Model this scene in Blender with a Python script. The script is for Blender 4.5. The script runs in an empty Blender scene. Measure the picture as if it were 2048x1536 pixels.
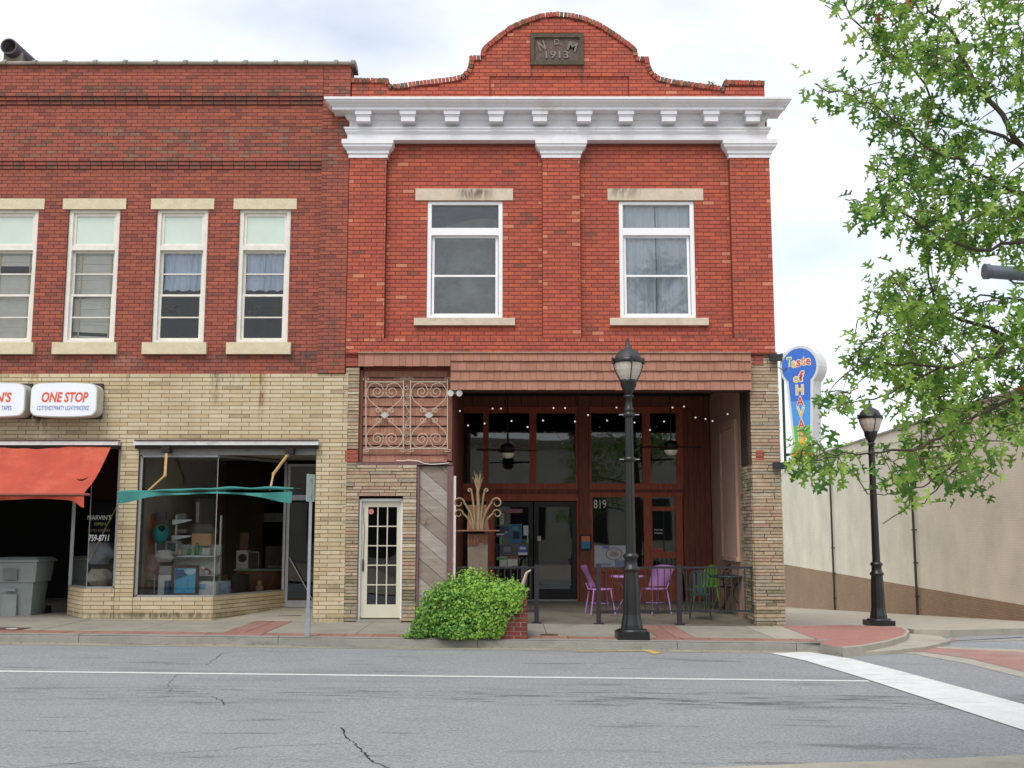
import bpy, bmesh, math, random
from mathutils import Vector, Matrix, noise as mnoise
R = math.radians
random.seed(7)
SC = bpy.context.scene
COL = SC.collection

# ------------------------------------------------------------------ camera, sky, sun, exposure
CAM_Y, CAM_Z, PITCH, F = -19.8, 1.64, R(7.55), 2200.0      # F in pixels of the 2048 wide photograph
cd = bpy.data.cameras.new('camera'); cam = bpy.data.objects.new('camera', cd); COL.objects.link(cam)
cam.location = (0, CAM_Y, CAM_Z); cam.rotation_euler = (R(90) + PITCH, 0, 0)
cd.sensor_width = 36; cd.lens = 36 * F / 2048; cd.clip_end = 3000; cd.clip_start = 0.05
SC.camera = cam
W = bpy.data.worlds.new('World'); SC.world = W; W.use_nodes = True
nt = W.node_tree; nt.nodes.clear()
SUN_EL, SUN_AZ = R(52), R(200)          # azimuth the sun stands at (from +Y clockwise): behind the camera, a bit to the left
wo = nt.nodes.new('ShaderNodeOutputWorld'); bg = nt.nodes.new('ShaderNodeBackground')
sky = nt.nodes.new('ShaderNodeTexSky'); sky.sky_type = 'NISHITA'; sky.sun_disc = False
sky.sun_elevation = SUN_EL; sky.sun_rotation = SUN_AZ; sky.air_density = 1.0; sky.dust_density = 1.5
skm = nt.nodes.new('ShaderNodeVectorMath'); skm.operation = 'SCALE'; skm.inputs['Scale'].default_value = 1.45
tc = nt.nodes.new('ShaderNodeTexCoord'); mp = nt.nodes.new('ShaderNodeMapping'); mp.inputs['Scale'].default_value = (1, 1, 2.2)
nz = nt.nodes.new('ShaderNodeTexNoise'); nz.inputs['Scale'].default_value = 2.6; nz.inputs['Detail'].default_value = 6; nz.inputs['Roughness'].default_value = .5
rp = nt.nodes.new('ShaderNodeValToRGB'); rp.color_ramp.elements[0].position = .36; rp.color_ramp.elements[0].color = (.46,)*3 + (1,)
rp.color_ramp.elements[1].position = .62; rp.color_ramp.elements[1].color = (.97,)*3 + (1,)
mx = nt.nodes.new('ShaderNodeMix'); mx.data_type = 'RGBA'; mx.inputs['B'].default_value = (8.8, 8.98, 9.2, 1)
L = nt.links.new
L(tc.outputs['Generated'], mp.inputs['Vector']); L(mp.outputs['Vector'], nz.inputs['Vector']); L(nz.outputs['Fac'], rp.inputs['Fac'])
L(rp.outputs['Color'], mx.inputs['Factor']); L(sky.outputs['Color'], skm.inputs[0]); L(skm.outputs['Vector'], mx.inputs['A'])
L(mx.outputs['Result'], bg.inputs['Color']); bg.inputs['Strength'].default_value = 0.10
L(bg.outputs['Background'], wo.inputs['Surface'])
sl = bpy.data.lights.new('sun', 'SUN'); sl.energy = 1.5; sl.angle = R(28); sl.color = (1, .96, .9)
so = bpy.data.objects.new('sun', sl); COL.objects.link(so)
sd = Vector((math.sin(SUN_AZ) * math.cos(SUN_EL), math.cos(SUN_AZ) * math.cos(SUN_EL), math.sin(SUN_EL)))
so.rotation_euler = sd.to_track_quat('Z', 'Y').to_euler()
vs = SC.view_settings; vs.view_transform = 'Standard'; vs.look = 'None'; vs.exposure = 0.43; vs.gamma = 1
SC.cycles.max_bounces = 8; SC.cycles.transparent_max_bounces = 16

# ------------------------------------------------------------------ measuring helpers (pixel of the photo -> metres on a given plane)
ct, st = math.cos(PITCH), math.sin(PITCH)
def ray(u, v):
    a = (u - 1024) / F; b = -(v - 768) / F
    return a, ct - b * st, st + b * ct
def P(u, v, y=0.0):
    d = ray(u, v); t = (y - CAM_Y) / d[1]
    return t * d[0], CAM_Z + t * d[2]
def PX(u, v, y=0.0): return P(u, v, y)[0]
def PZ(v, y=0.0): return P(1024, v, y)[1]
def side_z(x, y):                       # pavement level: falls to the right, and away down the side passage
    return -0.011 * x - 0.065 * max(0.0, min(y, 40))
def G(u, v, off=0.0):
    d = ray(u, v); t = 10.0
    for _ in range(40):
        x, y = t * d[0], CAM_Y + t * d[1]
        t = (side_z(x, y) + off - CAM_Z) / d[2]
    return t * d[0], CAM_Y + t * d[1]
ROAD = -0.13

# ------------------------------------------------------------------ mesh helpers
class MB:
    def __init__(s): s.v = []; s.f = []; s.m = []; s.sm = []
    def face(s, pts, m=0, sm=False):
        b = len(s.v); s.v += [tuple(p) for p in pts]; s.f.append(tuple(range(b, b + len(pts)))); s.m.append(m); s.sm.append(sm)
    def idx(s, vs, fs, m=0, sm=False):
        b = len(s.v); s.v += [tuple(p) for p in vs]
        for f in fs: s.f.append(tuple(i + b for i in f)); s.m.append(m); s.sm.append(sm)
    def box(s, x0, x1, y0, y1, z0, z1, m=0, back=True):
        v = [(x0,y0,z0),(x1,y0,z0),(x1,y1,z0),(x0,y1,z0),(x0,y0,z1),(x1,y0,z1),(x1,y1,z1),(x0,y1,z1)]
        f = [(0,1,5,4),(1,2,6,5),(3,0,4,7),(4,5,6,7),(3,2,1,0)]
        if back: f.append((2,3,7,6))
        s.idx(v, f, m); return s
    def obox(s, c, ax, ay, az, m=0):    # centre and three half axes
        c = Vector(c); ax, ay, az = Vector(ax), Vector(ay), Vector(az)
        v = [c - ax - ay - az, c + ax - ay - az, c + ax + ay - az, c - ax + ay - az, c - ax - ay + az, c + ax - ay + az, c + ax + ay + az, c - ax + ay + az]
        s.idx(v, [(0,1,5,4),(1,2,6,5),(2,3,7,6),(3,0,4,7),(4,5,6,7),(3,2,1,0)], m); return s
    def bar(s, p, q, w, h=None, m=0, up=(0,0,1)):
        p, q = Vector(p), Vector(q); d = (q - p)
        if d.length < 1e-6: return s
        u = Vector(up)
        if abs(d.normalized().dot(u)) > .98: u = Vector((0, 1, 0))
        sx = d.cross(u).normalized(); sz = sx.cross(d).normalized(); h = h or w
        return s.obox((p + q) / 2, d / 2, sx * w / 2, sz * h / 2, m)
    def prism(s, out, y0, y1, m=0, sm=False):          # out: (x,z) outline, counter-clockwise seen from -Y
        n = len(out)
        s.face([(x, y0, z) for x, z in out], m); s.face([(x, y1, z) for x, z in reversed(out)], m)
        for i in range(n):
            a, b = out[i], out[(i + 1) % n]
            s.face([(a[0], y0, a[1]), (a[0], y1, a[1]), (b[0], y1, b[1]), (b[0], y0, b[1])], m, sm)
        return s
    def run(s, prof, x0, x1, m=0):                     # a moulding: (y,z) profile swept along x
        n = len(prof)
        s.face([(x0, y, z) for y, z in prof], m); s.face([(x1, y, z) for y, z in reversed(prof)], m)
        for i in range(n):
            a, b = prof[i], prof[(i + 1) % n]
            s.face([(x0, a[0], a[1]), (x1, a[0], a[1]), (x1, b[0], b[1]), (x0, b[0], b[1])], m)
        return s
    def tube(s, pts, r, n=6, m=0, caps=True, sm=True):
        pts = [Vector(p) for p in pts]; rs = r if isinstance(r, (list, tuple)) else [r] * len(pts)
        rings = []; ref = Vector((0, 0, 1))
        for i, p in enumerate(pts):
            d = pts[min(i + 1, len(pts) - 1)] - pts[max(i - 1, 0)]
            if d.length < 1e-9: d = Vector((0, 0, 1))
            d.normalize()
            a = ref - d * ref.dot(d)
            if a.length < .2: a = Vector((1, 0, 0)) - d * d.x
            if a.length < .2: a = Vector((0, 1, 0)) - d * d.y
            a.normalize(); ref = a; b = d.cross(a)
            rings.append([p + (a * math.cos(6.28319 * k / n) + b * math.sin(6.28319 * k / n)) * rs[i] for k in range(n)])
        v = [q for rr in rings for q in rr]; f = []
        for i in range(len(pts) - 1):
            for k in range(n):
                f.append((i * n + k, i * n + (k + 1) % n, (i + 1) * n + (k + 1) % n, (i + 1) * n + k))
        s.idx(v, f, m, sm)
        if caps:
            s.face(list(reversed(rings[0])), m); s.face(rings[-1], m)
        return s
    def lathe(s, prof, c=(0,0,0), n=20, m=0, sm=True, flute=0):    # prof: (r,z)
        v = []; f = []
        for r, z in prof:
            for k in range(n):
                rr = r * (1 - (flute if k % 2 else 0)); a = 6.28319 * k / n
                v.append((c[0] + rr * math.cos(a), c[1] + rr * math.sin(a), c[2] + z))
        for i in range(len(prof) - 1):
            for k in range(n): f.append((i * n + k, i * n + (k + 1) % n, (i + 1) * n + (k + 1) % n, (i + 1) * n + k))
        s.idx(v, f, m, sm)
        s.face([v[k] for k in reversed(range(n))], m); s.face([v[(len(prof) - 1) * n + k] for k in range(n)], m)
        return s
    def sphere(s, c, r, nu=10, nv=6, m=0, sc=(1,1,1)):
        v = []; f = []
        for j in range(nv + 1):
            t = math.pi * j / nv
            for k in range(nu):
                a = 6.28319 * k / nu
                v.append((c[0] + r * sc[0] * math.sin(t) * math.cos(a), c[1] + r * sc[1] * math.sin(t) * math.sin(a), c[2] - r * sc[2] * math.cos(t)))
        for j in range(nv):
            for k in range(nu): f.append((j * nu + k, j * nu + (k + 1) % nu, (j + 1) * nu + (k + 1) % nu, (j + 1) * nu + k))
        s.idx(v, f, m, True); return s
    def sheet(s, fn, nu, nv, m=0, sm=True):             # fn(a,b) -> point, a,b in 0..1
        v = [fn(i / nu, j / nv) for j in range(nv + 1) for i in range(nu + 1)]
        f = [(j * (nu + 1) + i, j * (nu + 1) + i + 1, (j + 1) * (nu + 1) + i + 1, (j + 1) * (nu + 1) + i) for j in range(nv) for i in range(nu)]
        s.idx(v, f, m, sm); return s
    def mesh(s, name, mats, shift=(0,0,0)):
        me = bpy.data.meshes.new(name)
        sx, sy, sz = shift
        me.from_pydata([(x - sx, y - sy, z - sz) for x, y, z in s.v], [], s.f)
        for mm in (mats if isinstance(mats, (list, tuple)) else [mats]): me.materials.append(mm)
        me.polygons.foreach_set('material_index', s.m); me.polygons.foreach_set('use_smooth', s.sm); me.update()
        return me
    def build(s, name, mats, parent=None, local=False, **props):
        if parent is not None:
            sh = (0, 0, 0) if local else WLOC.get(parent.name, (0, 0, 0))
            o = bpy.data.objects.new(name, s.mesh(name, mats, sh)); COL.objects.link(o); o.parent = parent
            WLOC[o.name] = sh
        else:
            if local: loc = (0, 0, 0)
            else:
                xs = [p[0] for p in s.v]; ys = [p[1] for p in s.v]; zs = [p[2] for p in s.v]
                loc = ((min(xs) + max(xs)) / 2, (min(ys) + max(ys)) / 2, min(zs))
            o = bpy.data.objects.new(name, s.mesh(name, mats, loc)); COL.objects.link(o); o.location = loc; WLOC[o.name] = loc
        for k, val in props.items(): o[k] = val
        return o
WLOC = {}
def thing(name, label, cat, loc, group=None, rz=0.0):
    o = bpy.data.objects.new(name, None); COL.objects.link(o); o.location = loc; o.rotation_euler = (0, 0, rz); o.empty_display_size = .1
    o['label'] = label; o['category'] = cat
    if group: o['group'] = group
    WLOC[o.name] = tuple(loc); return o
def tag(o, label, cat, group=None):
    o['label'] = label; o['category'] = cat
    if group: o['group'] = group
    return o
def copy_tree(o, parent=None):
    c = o.copy(); COL.objects.link(c); c.parent = parent
    for ch in o.children: copy_tree(ch, c)
    return c
def group_node(name, parent, **props):                  # an Empty that is a part (its pieces are the sub-parts)
    o = bpy.data.objects.new(name, None); COL.objects.link(o); o.parent = parent; o.empty_display_size = .1
    WLOC[o.name] = WLOC.get(parent.name, (0, 0, 0)); return o
def text_mesh(body, width, height, bold=0.0, shear=0.0, extrude=.002, sp=1.0):
    cu = bpy.data.curves.new('lettering', 'FONT'); cu.body = body; cu.align_x = 'CENTER'; cu.align_y = 'CENTER'
    cu.shear = shear; cu.offset = bold; cu.extrude = 0.0; cu.space_character = sp; cu.resolution_u = 3
    o = bpy.data.objects.new('lettering', cu); COL.objects.link(o); bpy.context.view_layer.update()
    me = bpy.data.meshes.new_from_object(o.evaluated_get(bpy.context.evaluated_depsgraph_get()))
    bpy.data.objects.remove(o); bpy.data.curves.remove(cu)
    xs = [v.co.x for v in me.vertices]; ys = [v.co.y for v in me.vertices]
    cx, cy = (min(xs) + max(xs)) / 2, (min(ys) + max(ys)) / 2
    kx, ky = width / (max(xs) - min(xs)), height / (max(ys) - min(ys))
    for v in me.vertices: v.co = ((v.co.x - cx) * kx, 0, (v.co.y - cy) * ky)
    return me
def lettering(body, c, width, height, mat, parent, bold=0.0, shear=0.0, basis=None, sp=1.0, name='lettering'):
    me = text_mesh(body, width, height, bold, shear, sp=sp); me.materials.append(mat)
    base = Vector(WLOC.get(parent.name, (0, 0, 0))); c = Vector(c)
    for v in me.vertices:
        p = Vector(v.co)
        if basis: p = basis[0] * p.x + basis[1] * p.z
        v.co = p + c - base
    o = bpy.data.objects.new(name, me); COL.objects.link(o); o.parent = parent; return o

# ------------------------------------------------------------------ materials
def lin(c): return tuple(((x / 255) / 12.92 if x / 255 < .04045 else ((x / 255 + .055) / 1.055) ** 2.4) for x in c)
def M(name, rgb, rough=.75, var=.18, scale=6.0, bump=0.0, bscale=90.0, metal=0.0, stain=None, spec=.4, stretch=(1,1,1), fine=.0, coat=0.0):
    """rgb: 0-255 surface colour; noise in world metres; stain=(rgb, amount, scale, stretch z)"""
    m = bpy.data.materials.new(name); m.use_nodes = True; t = m.node_tree; b = t.nodes['Principled BSDF']
    ge = t.nodes.new('ShaderNodeNewGeometry'); mp = t.nodes.new('ShaderNodeMapping'); mp.inputs['Scale'].default_value = stretch
    t.links.new(ge.outputs['Position'], mp.inputs['Vector'])
    n = t.nodes.new('ShaderNodeTexNoise'); n.inputs['Scale'].default_value = scale; n.inputs['Detail'].default_value = 5; n.inputs['Roughness'].default_value = .62
    t.links.new(mp.outputs['Vector'], n.inputs['Vector'])
    c = lin(rgb)
    r = t.nodes.new('ShaderNodeValToRGB'); e = r.color_ramp.elements
    e[0].position = .28; e[1].position = .72
    e[0].color = tuple(x * (1 - var) for x in c) + (1,); e[1].color = tuple(min(1, x * (1 + var)) for x in c) + (1,)
    t.links.new(n.outputs['Fac'], r.inputs['Fac']); out = r.outputs['Color']
    if fine:
        n3 = t.nodes.new('ShaderNodeTexNoise'); n3.inputs['Scale'].default_value = bscale; n3.inputs['Detail'].default_value = 2
        t.links.new(ge.outputs['Position'], n3.inputs['Vector'])
        mr = t.nodes.new('ShaderNodeMapRange'); mr.inputs[1].default_value = .3; mr.inputs[2].default_value = .7
        mr.inputs[3].default_value = 1 - fine; mr.inputs[4].default_value = 1 + fine
        t.links.new(n3.outputs['Fac'], mr.inputs[0])
        vm = t.nodes.new('ShaderNodeVectorMath'); vm.operation = 'SCALE'
        t.links.new(out, vm.inputs[0]); t.links.new(mr.outputs[0], vm.inputs['Scale']); out = vm.outputs['Vector']
    for sgen in (stain if isinstance(stain, list) else [stain] if stain else []):
        scol, amt, ssc, sz = sgen[:4]; lo = sgen[4] if len(sgen) > 4 else .52
        m2 = t.nodes.new('ShaderNodeMapping'); m2.inputs['Scale'].default_value = (1, 1, sz) if not isinstance(sz, tuple) else sz
        t.links.new(ge.outputs['Position'], m2.inputs['Vector'])
        n2 = t.nodes.new('ShaderNodeTexNoise'); n2.inputs['Scale'].default_value = ssc; n2.inputs['Detail'].default_value = 6; n2.inputs['Roughness'].default_value = .65
        t.links.new(m2.outputs['Vector'], n2.inputs['Vector'])
        r2 = t.nodes.new('ShaderNodeValToRGB'); r2.color_ramp.elements[0].position = lo; r2.color_ramp.elements[1].position = lo + .2
        r2.color_ramp.elements[0].color = (0, 0, 0, 1); r2.color_ramp.elements[1].color = (amt,)*3 + (1,)
        t.links.new(n2.outputs['Fac'], r2.inputs['Fac'])
        mi = t.nodes.new('ShaderNodeMix'); mi.data_type = 'RGBA'; mi.inputs['B'].default_value = lin(scol) + (1,)
        t.links.new(r2.outputs['Color'], mi.inputs['Factor']); t.links.new(out, mi.inputs['A']); out = mi.outputs['Result']
    t.links.new(out, b.inputs['Base Color'])
    b.inputs['Roughness'].default_value = rough; b.inputs['Metallic'].default_value = metal; b.inputs['Specular IOR Level'].default_value = spec
    if coat: b.inputs['Coat Weight'].default_value = coat
    if bump:
        nb = t.nodes.new('ShaderNodeTexNoise'); nb.inputs['Scale'].default_value = bscale; nb.inputs['Detail'].default_value = 4
        t.links.new(mp.outputs['Vector'], nb.inputs['Vector'])
        bp = t.nodes.new('ShaderNodeBump'); bp.inputs['Strength'].default_value = bump; bp.inputs['Distance'].default_value = .01
        t.links.new(nb.outputs['Fac'], bp.inputs['Height']); t.links.new(bp.outputs['Normal'], b.inputs['Normal'])
    return m
def glass(name, tint=(.86, .9, .88), wav=.0, refl=1.0, ior=1.5):
    m = bpy.data.materials.new(name); m.use_nodes = True; t = m.node_tree; t.nodes.clear()
    o = t.nodes.new('ShaderNodeOutputMaterial'); mix = t.nodes.new('ShaderNodeMixShader')
    tr = t.nodes.new('ShaderNodeBsdfTransparent'); tr.inputs['Color'].default_value = tint + (1,)
    gl = t.nodes.new('ShaderNodeBsdfGlossy'); gl.inputs['Roughness'].default_value = .015
    fr = t.nodes.new('ShaderNodeFresnel'); fr.inputs['IOR'].default_value = ior
    mu = t.nodes.new('ShaderNodeMath'); mu.operation = 'MULTIPLY'; mu.inputs[1].default_value = refl; mu.use_clamp = True
    t.links.new(fr.outputs[0], mu.inputs[0]); t.links.new(mu.outputs[0], mix.inputs[0])
    t.links.new(tr.outputs[0], mix.inputs[1]); t.links.new(gl.outputs[0], mix.inputs[2]); t.links.new(mix.outputs[0], o.inputs['Surface'])
    if wav:
        ge = t.nodes.new('ShaderNodeNewGeometry'); n = t.nodes.new('ShaderNodeTexNoise'); n.inputs['Scale'].default_value = 1.1; n.inputs['Detail'].default_value = 0
        bp = t.nodes.new('ShaderNodeBump'); bp.inputs['Strength'].default_value = wav; bp.inputs['Distance'].default_value = .03
        t.links.new(ge.outputs['Position'], n.inputs['Vector']); t.links.new(n.outputs['Fac'], bp.inputs['Height'])
        t.links.new(bp.outputs['Normal'], gl.inputs['Normal'])
    return m
def emis(name, rgb, s):
    m = bpy.data.materials.new(name); m.use_nodes = True; b = m.node_tree.nodes['Principled BSDF']
    b.inputs['Base Color'].default_value = lin(rgb) + (1,); b.inputs['Emission Color'].default_value = lin(rgb) + (1,); b.inputs['Emission Strength'].default_value = s
    return m
SOOT = ((62, 52, 48), .75, 1.3, 2.5, .56)
# corner building bricks: main, then the odd ones
_bs = [((138, 78, 64), .55, 1.1, 1.6, .55), ((112, 72, 60), .45, 2.6, (1.6, 1, .22), .62)]
BR = [M('brick_red', (172, 87, 69), .85, .10, 14, .25, fine=.10, stain=_bs), M('brick_deep_red', (164, 81, 66), .85, .10, 14, .25, fine=.10, stain=_bs),
      M('brick_orange_red', (180, 91, 67), .85, .10, 14, .25, fine=.10, stain=_bs[1]), M('brick_brown_red', (154, 82, 68), .85, .12, 14, .25, fine=.12, stain=_bs[1]),
      M('brick_chipped_pale', (192, 124, 98), .9, .2, 30, .3, fine=.2), M('brick_sooty', (130, 80, 68), .9, .25, 18, .3, fine=.2)]
MORTAR = M('mortar_dark_red', (124, 64, 52), .95, .2, 10, .2)
# older neighbour bricks
LR = [M('old_brick_red', (154, 86, 70), .88, .12, 10, .25, fine=.10, stain=((122, 76, 66), .6, 1.0, 1.8, .53)),
      M('old_brick_dull', (147, 82, 69), .88, .12, 10, .25, fine=.10, stain=((116, 74, 66), .6, 1.0, 1.8, .53)),
      M('old_brick_orange', (162, 90, 70), .88, .12, 10, .25, fine=.10),
      M('old_brick_plum', (126, 74, 66), .88, .14, 12, .25, fine=.12),
      M('old_brick_soot', (122, 84, 72), .92, .25, 9, .3, fine=.2, stain=((88, 72, 64), .7, 3, 1.2, .5)),
      M('old_brick_grey', (134, 98, 84), .92, .25, 9, .3, fine=.2, stain=((98, 82, 72), .7, 3, 1.2, .5))]
LMORTAR = M('mortar_old_brown', (112, 70, 60), .95, .2, 10, .2)
_ys = [((156, 138, 112), .6, .9, .35, .56), ((84, 70, 54), .6, 2.0, .16, .68)]
YB = [M('buff_brick', (194, 178, 146), .8, .07, 5, .2, fine=.08, stain=_ys), M('buff_brick_warm', (188, 169, 135), .8, .07, 5, .2, fine=.08, stain=_ys),
      M('buff_brick_pale', (200, 185, 155), .8, .07, 5, .2, fine=.08, stain=_ys), M('buff_brick_stained', (168, 150, 120), .85, .14, 5, .2, fine=.12)]
YMORTAR = M('mortar_brown', (112, 96, 76), .95, .2, 10, .2)
_ss = ((128, 118, 98), .5, 1.4, 1, .55)
ST = [M('ledgestone_tan', (168, 147, 122), .9, .18, 9, .6, 60, fine=.18, stain=_ss), M('ledgestone_buff', (176, 157, 132), .9, .18, 9, .6, 60, fine=.18, stain=_ss),
      M('ledgestone_rose', (168, 138, 118), .9, .18, 9, .6, 60, fine=.18), M('ledgestone_grey', (152, 143, 124), .9, .2, 9, .6, 60, fine=.18),
      M('ledgestone_pale', (188, 174, 152), .9, .16, 9, .6, 60, fine=.18), M('ledgestone_mossy', (126, 120, 96), .92, .26, 8, .6, 60, fine=.22)]
STMORTAR = M('stone_joint', (98, 84, 68), .95, .25, 9, .3)
_sg = ((124, 94, 82), .55, 1.2, .8, .54)
SHG = [M('cedar_shingle', (160, 114, 95), .85, .13, 5, .5, 40, stretch=(9, 1, .7), stain=_sg), M('cedar_shingle_dark', (153, 108, 90), .85, .13, 5, .5, 40, stretch=(9, 1, .7), stain=_sg),
       M('cedar_shingle_rosy', (164, 116, 100), .85, .13, 5, .5, 40, stretch=(9, 1, .7))]
WHITE = M('white_paint', (236, 236, 238), .45, .04, 3)
OLDWHITE = M('weathered_white_paint', (222, 218, 208), .7, .08, 7, .25, 60, stain=((150, 138, 120), .7, 6, .8, .6))
CORN = M('cornice_paint', (226, 226, 230), .5, .05, 2, stain=[((176, 164, 142), .6, 1.2, .5, .58), ((150, 142, 128), .55, 5, (2, 1, .25), .62)])
LIME = M('limestone', (200, 186, 166), .85, .12, 6, .3, 80, fine=.1, stain=((104, 92, 76), .75, 2.2, 1.2, .6))
LIME2 = M('cast_concrete', (206, 194, 164), .85, .1, 6, .3, 80, fine=.12, stain=((160, 126, 74), .5, 2.0, 1.0, .62))
WOOD = M('stained_redwood', (164, 84, 60), .6, .3, 6, .4, 30, stretch=(6, 6, .6))
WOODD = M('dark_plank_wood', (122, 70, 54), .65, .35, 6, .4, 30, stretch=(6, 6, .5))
BLACKM = M('black_iron', (22, 23, 24), .38, .3, 20, .1, spec=.6)
DARKM = M('door_black_metal', (18, 18, 19), .45, .2, 10)
RAILM = M('rail_dark_paint', (46, 44, 50), .5, .2, 12)
ASPH = M('asphalt', (140, 142, 144), .88, .07, 1.0, .5, 130, stain=((112, 111, 111), .5, .5, (.35, 2.0, 1), .55))
def asphalt_extra(m):
    t = m.node_tree; b = t.nodes['Principled BSDF']; src = b.inputs['Base Color'].links[0].from_socket
    ge = t.nodes.new('ShaderNodeNewGeometry')
    def noise(sc, det, ro, stretch=None):
        n = t.nodes.new('ShaderNodeTexNoise'); n.inputs['Scale'].default_value = sc; n.inputs['Detail'].default_value = det; n.inputs['Roughness'].default_value = ro
        if stretch:
            mp = t.nodes.new('ShaderNodeMapping'); mp.inputs['Scale'].default_value = stretch; t.links.new(ge.outputs['Position'], mp.inputs['Vector']); t.links.new(mp.outputs['Vector'], n.inputs['Vector'])
        else: t.links.new(ge.outputs['Position'], n.inputs['Vector'])
        return n.outputs['Fac']
    def rng(x, a, b_, c, d):
        r = t.nodes.new('ShaderNodeMapRange'); r.clamp = True
        for i, v in enumerate((a, b_, c, d)): r.inputs[i + 1].default_value = v
        t.links.new(x, r.inputs[0]); return r.outputs[0]
    def mul(a, b_):
        m_ = t.nodes.new('ShaderNodeMath'); m_.operation = 'MULTIPLY'; t.links.new(a, m_.inputs[0]); t.links.new(b_, m_.inputs[1]); return m_.outputs[0]
    k = mul(rng(noise(38, 3, .8), .36, .64, .72, 1.28), rng(noise(110, 1, .6), .3, .7, .86, 1.14))
    sp = t.nodes.new('ShaderNodeSeparateXYZ'); t.links.new(ge.outputs['Position'], sp.inputs[0])
    band = t.nodes.new('ShaderNodeMapRange'); band.interpolation_type = 'SMOOTHSTEP'; ab = t.nodes.new('ShaderNodeMath'); ab.operation = 'ADD'; ab.inputs[1].default_value = 7.75
    t.links.new(sp.outputs['Y'], ab.inputs[0]); aa = t.nodes.new('ShaderNodeMath'); aa.operation = 'ABSOLUTE'; t.links.new(ab.outputs[0], aa.inputs[0])
    band.inputs[1].default_value = .9; band.inputs[2].default_value = .15; band.inputs[3].default_value = 0; band.inputs[4].default_value = 1; t.links.new(aa.outputs[0], band.inputs[0])
    xs = rng(sp.outputs['X'], -6, 2, .55, 1)
    drip = mul(mul(rng(noise(2.3, 6, .72, (.55, 3.2, 1)), .50, .60, 0, .62), band.outputs[0]), xs)
    spots = rng(noise(1.1, 5, .7, (.5, 2.6, 1)), .60, .66, 0, .34)
    one = t.nodes.new('ShaderNodeMath'); one.operation = 'SUBTRACT'; one.inputs[0].default_value = 1; t.links.new(drip, one.inputs[1])
    two = t.nodes.new('ShaderNodeMath'); two.operation = 'SUBTRACT'; two.inputs[0].default_value = 1; t.links.new(spots, two.inputs[1])
    k = mul(mul(k, one.outputs[0]), two.outputs[0])
    vm = t.nodes.new('ShaderNodeVectorMath'); vm.operation = 'SCALE'; t.links.new(src, vm.inputs[0]); t.links.new(k, vm.inputs['Scale']); t.links.new(vm.outputs[0], b.inputs['Base Color'])
asphalt_extra(ASPH)
CONC = M('concrete', (146, 142, 130), .9, .13, 2.2, .3, 120, fine=.16, stain=[((112, 108, 98), .6, 1.4, 1, .54), ((98, 92, 82), .6, 5, 1, .66)])
CONC2 = M('concrete_light', (164, 158, 144), .9, .12, 2.2, .3, 120, fine=.16, stain=((124, 118, 106), .6, 1.6, 1, .56))
KERBM = M('kerb_concrete', (140, 138, 130), .9, .15, 3, .3, 120, fine=.16, stain=((84, 82, 78), .7, 2.2, (.6, 1, 2), .55))
PAV = [M('paver_red', (146, 106, 96), .88, .14, 5, .3, 120, fine=.15, stain=((122, 104, 94), .6, 2.2, 1, .52)),
       M('paver_rose', (152, 114, 104), .88, .14, 5, .3, 120, fine=.15, stain=((126, 108, 98), .6, 2.2, 1, .52))]
PAINT = M('road_paint_white', (212, 213, 212), .8, .08, 4, .3, 120, fine=.16, stain=[((146, 146, 146), .75, 3.2, (.6, 2, 1), .57), ((150, 150, 150), .7, 14, 1, .6)])
YPAINT = M('road_paint_yellow', (196, 164, 84), .85, .12, 4, .3, 120, stain=((136, 132, 122), .9, 4, 1, .5))
GLASS = glass('window_glass', tint=(.95, .97, .98), wav=.5, refl=1.7); OLDGLASS = glass('old_window_glass', tint=(.97, .98, .98), wav=.3, refl=.9); SHOPGLASS = glass('shop_glass', tint=(.96, .98, .97), wav=.05, refl=1.0)
PORCHGLASS = glass('porch_glass', tint=(.7, .74, .73), wav=.08, refl=1.9)
ROOMD = M('dark_room', (40, 37, 34), .95, .3, 2)
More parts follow.
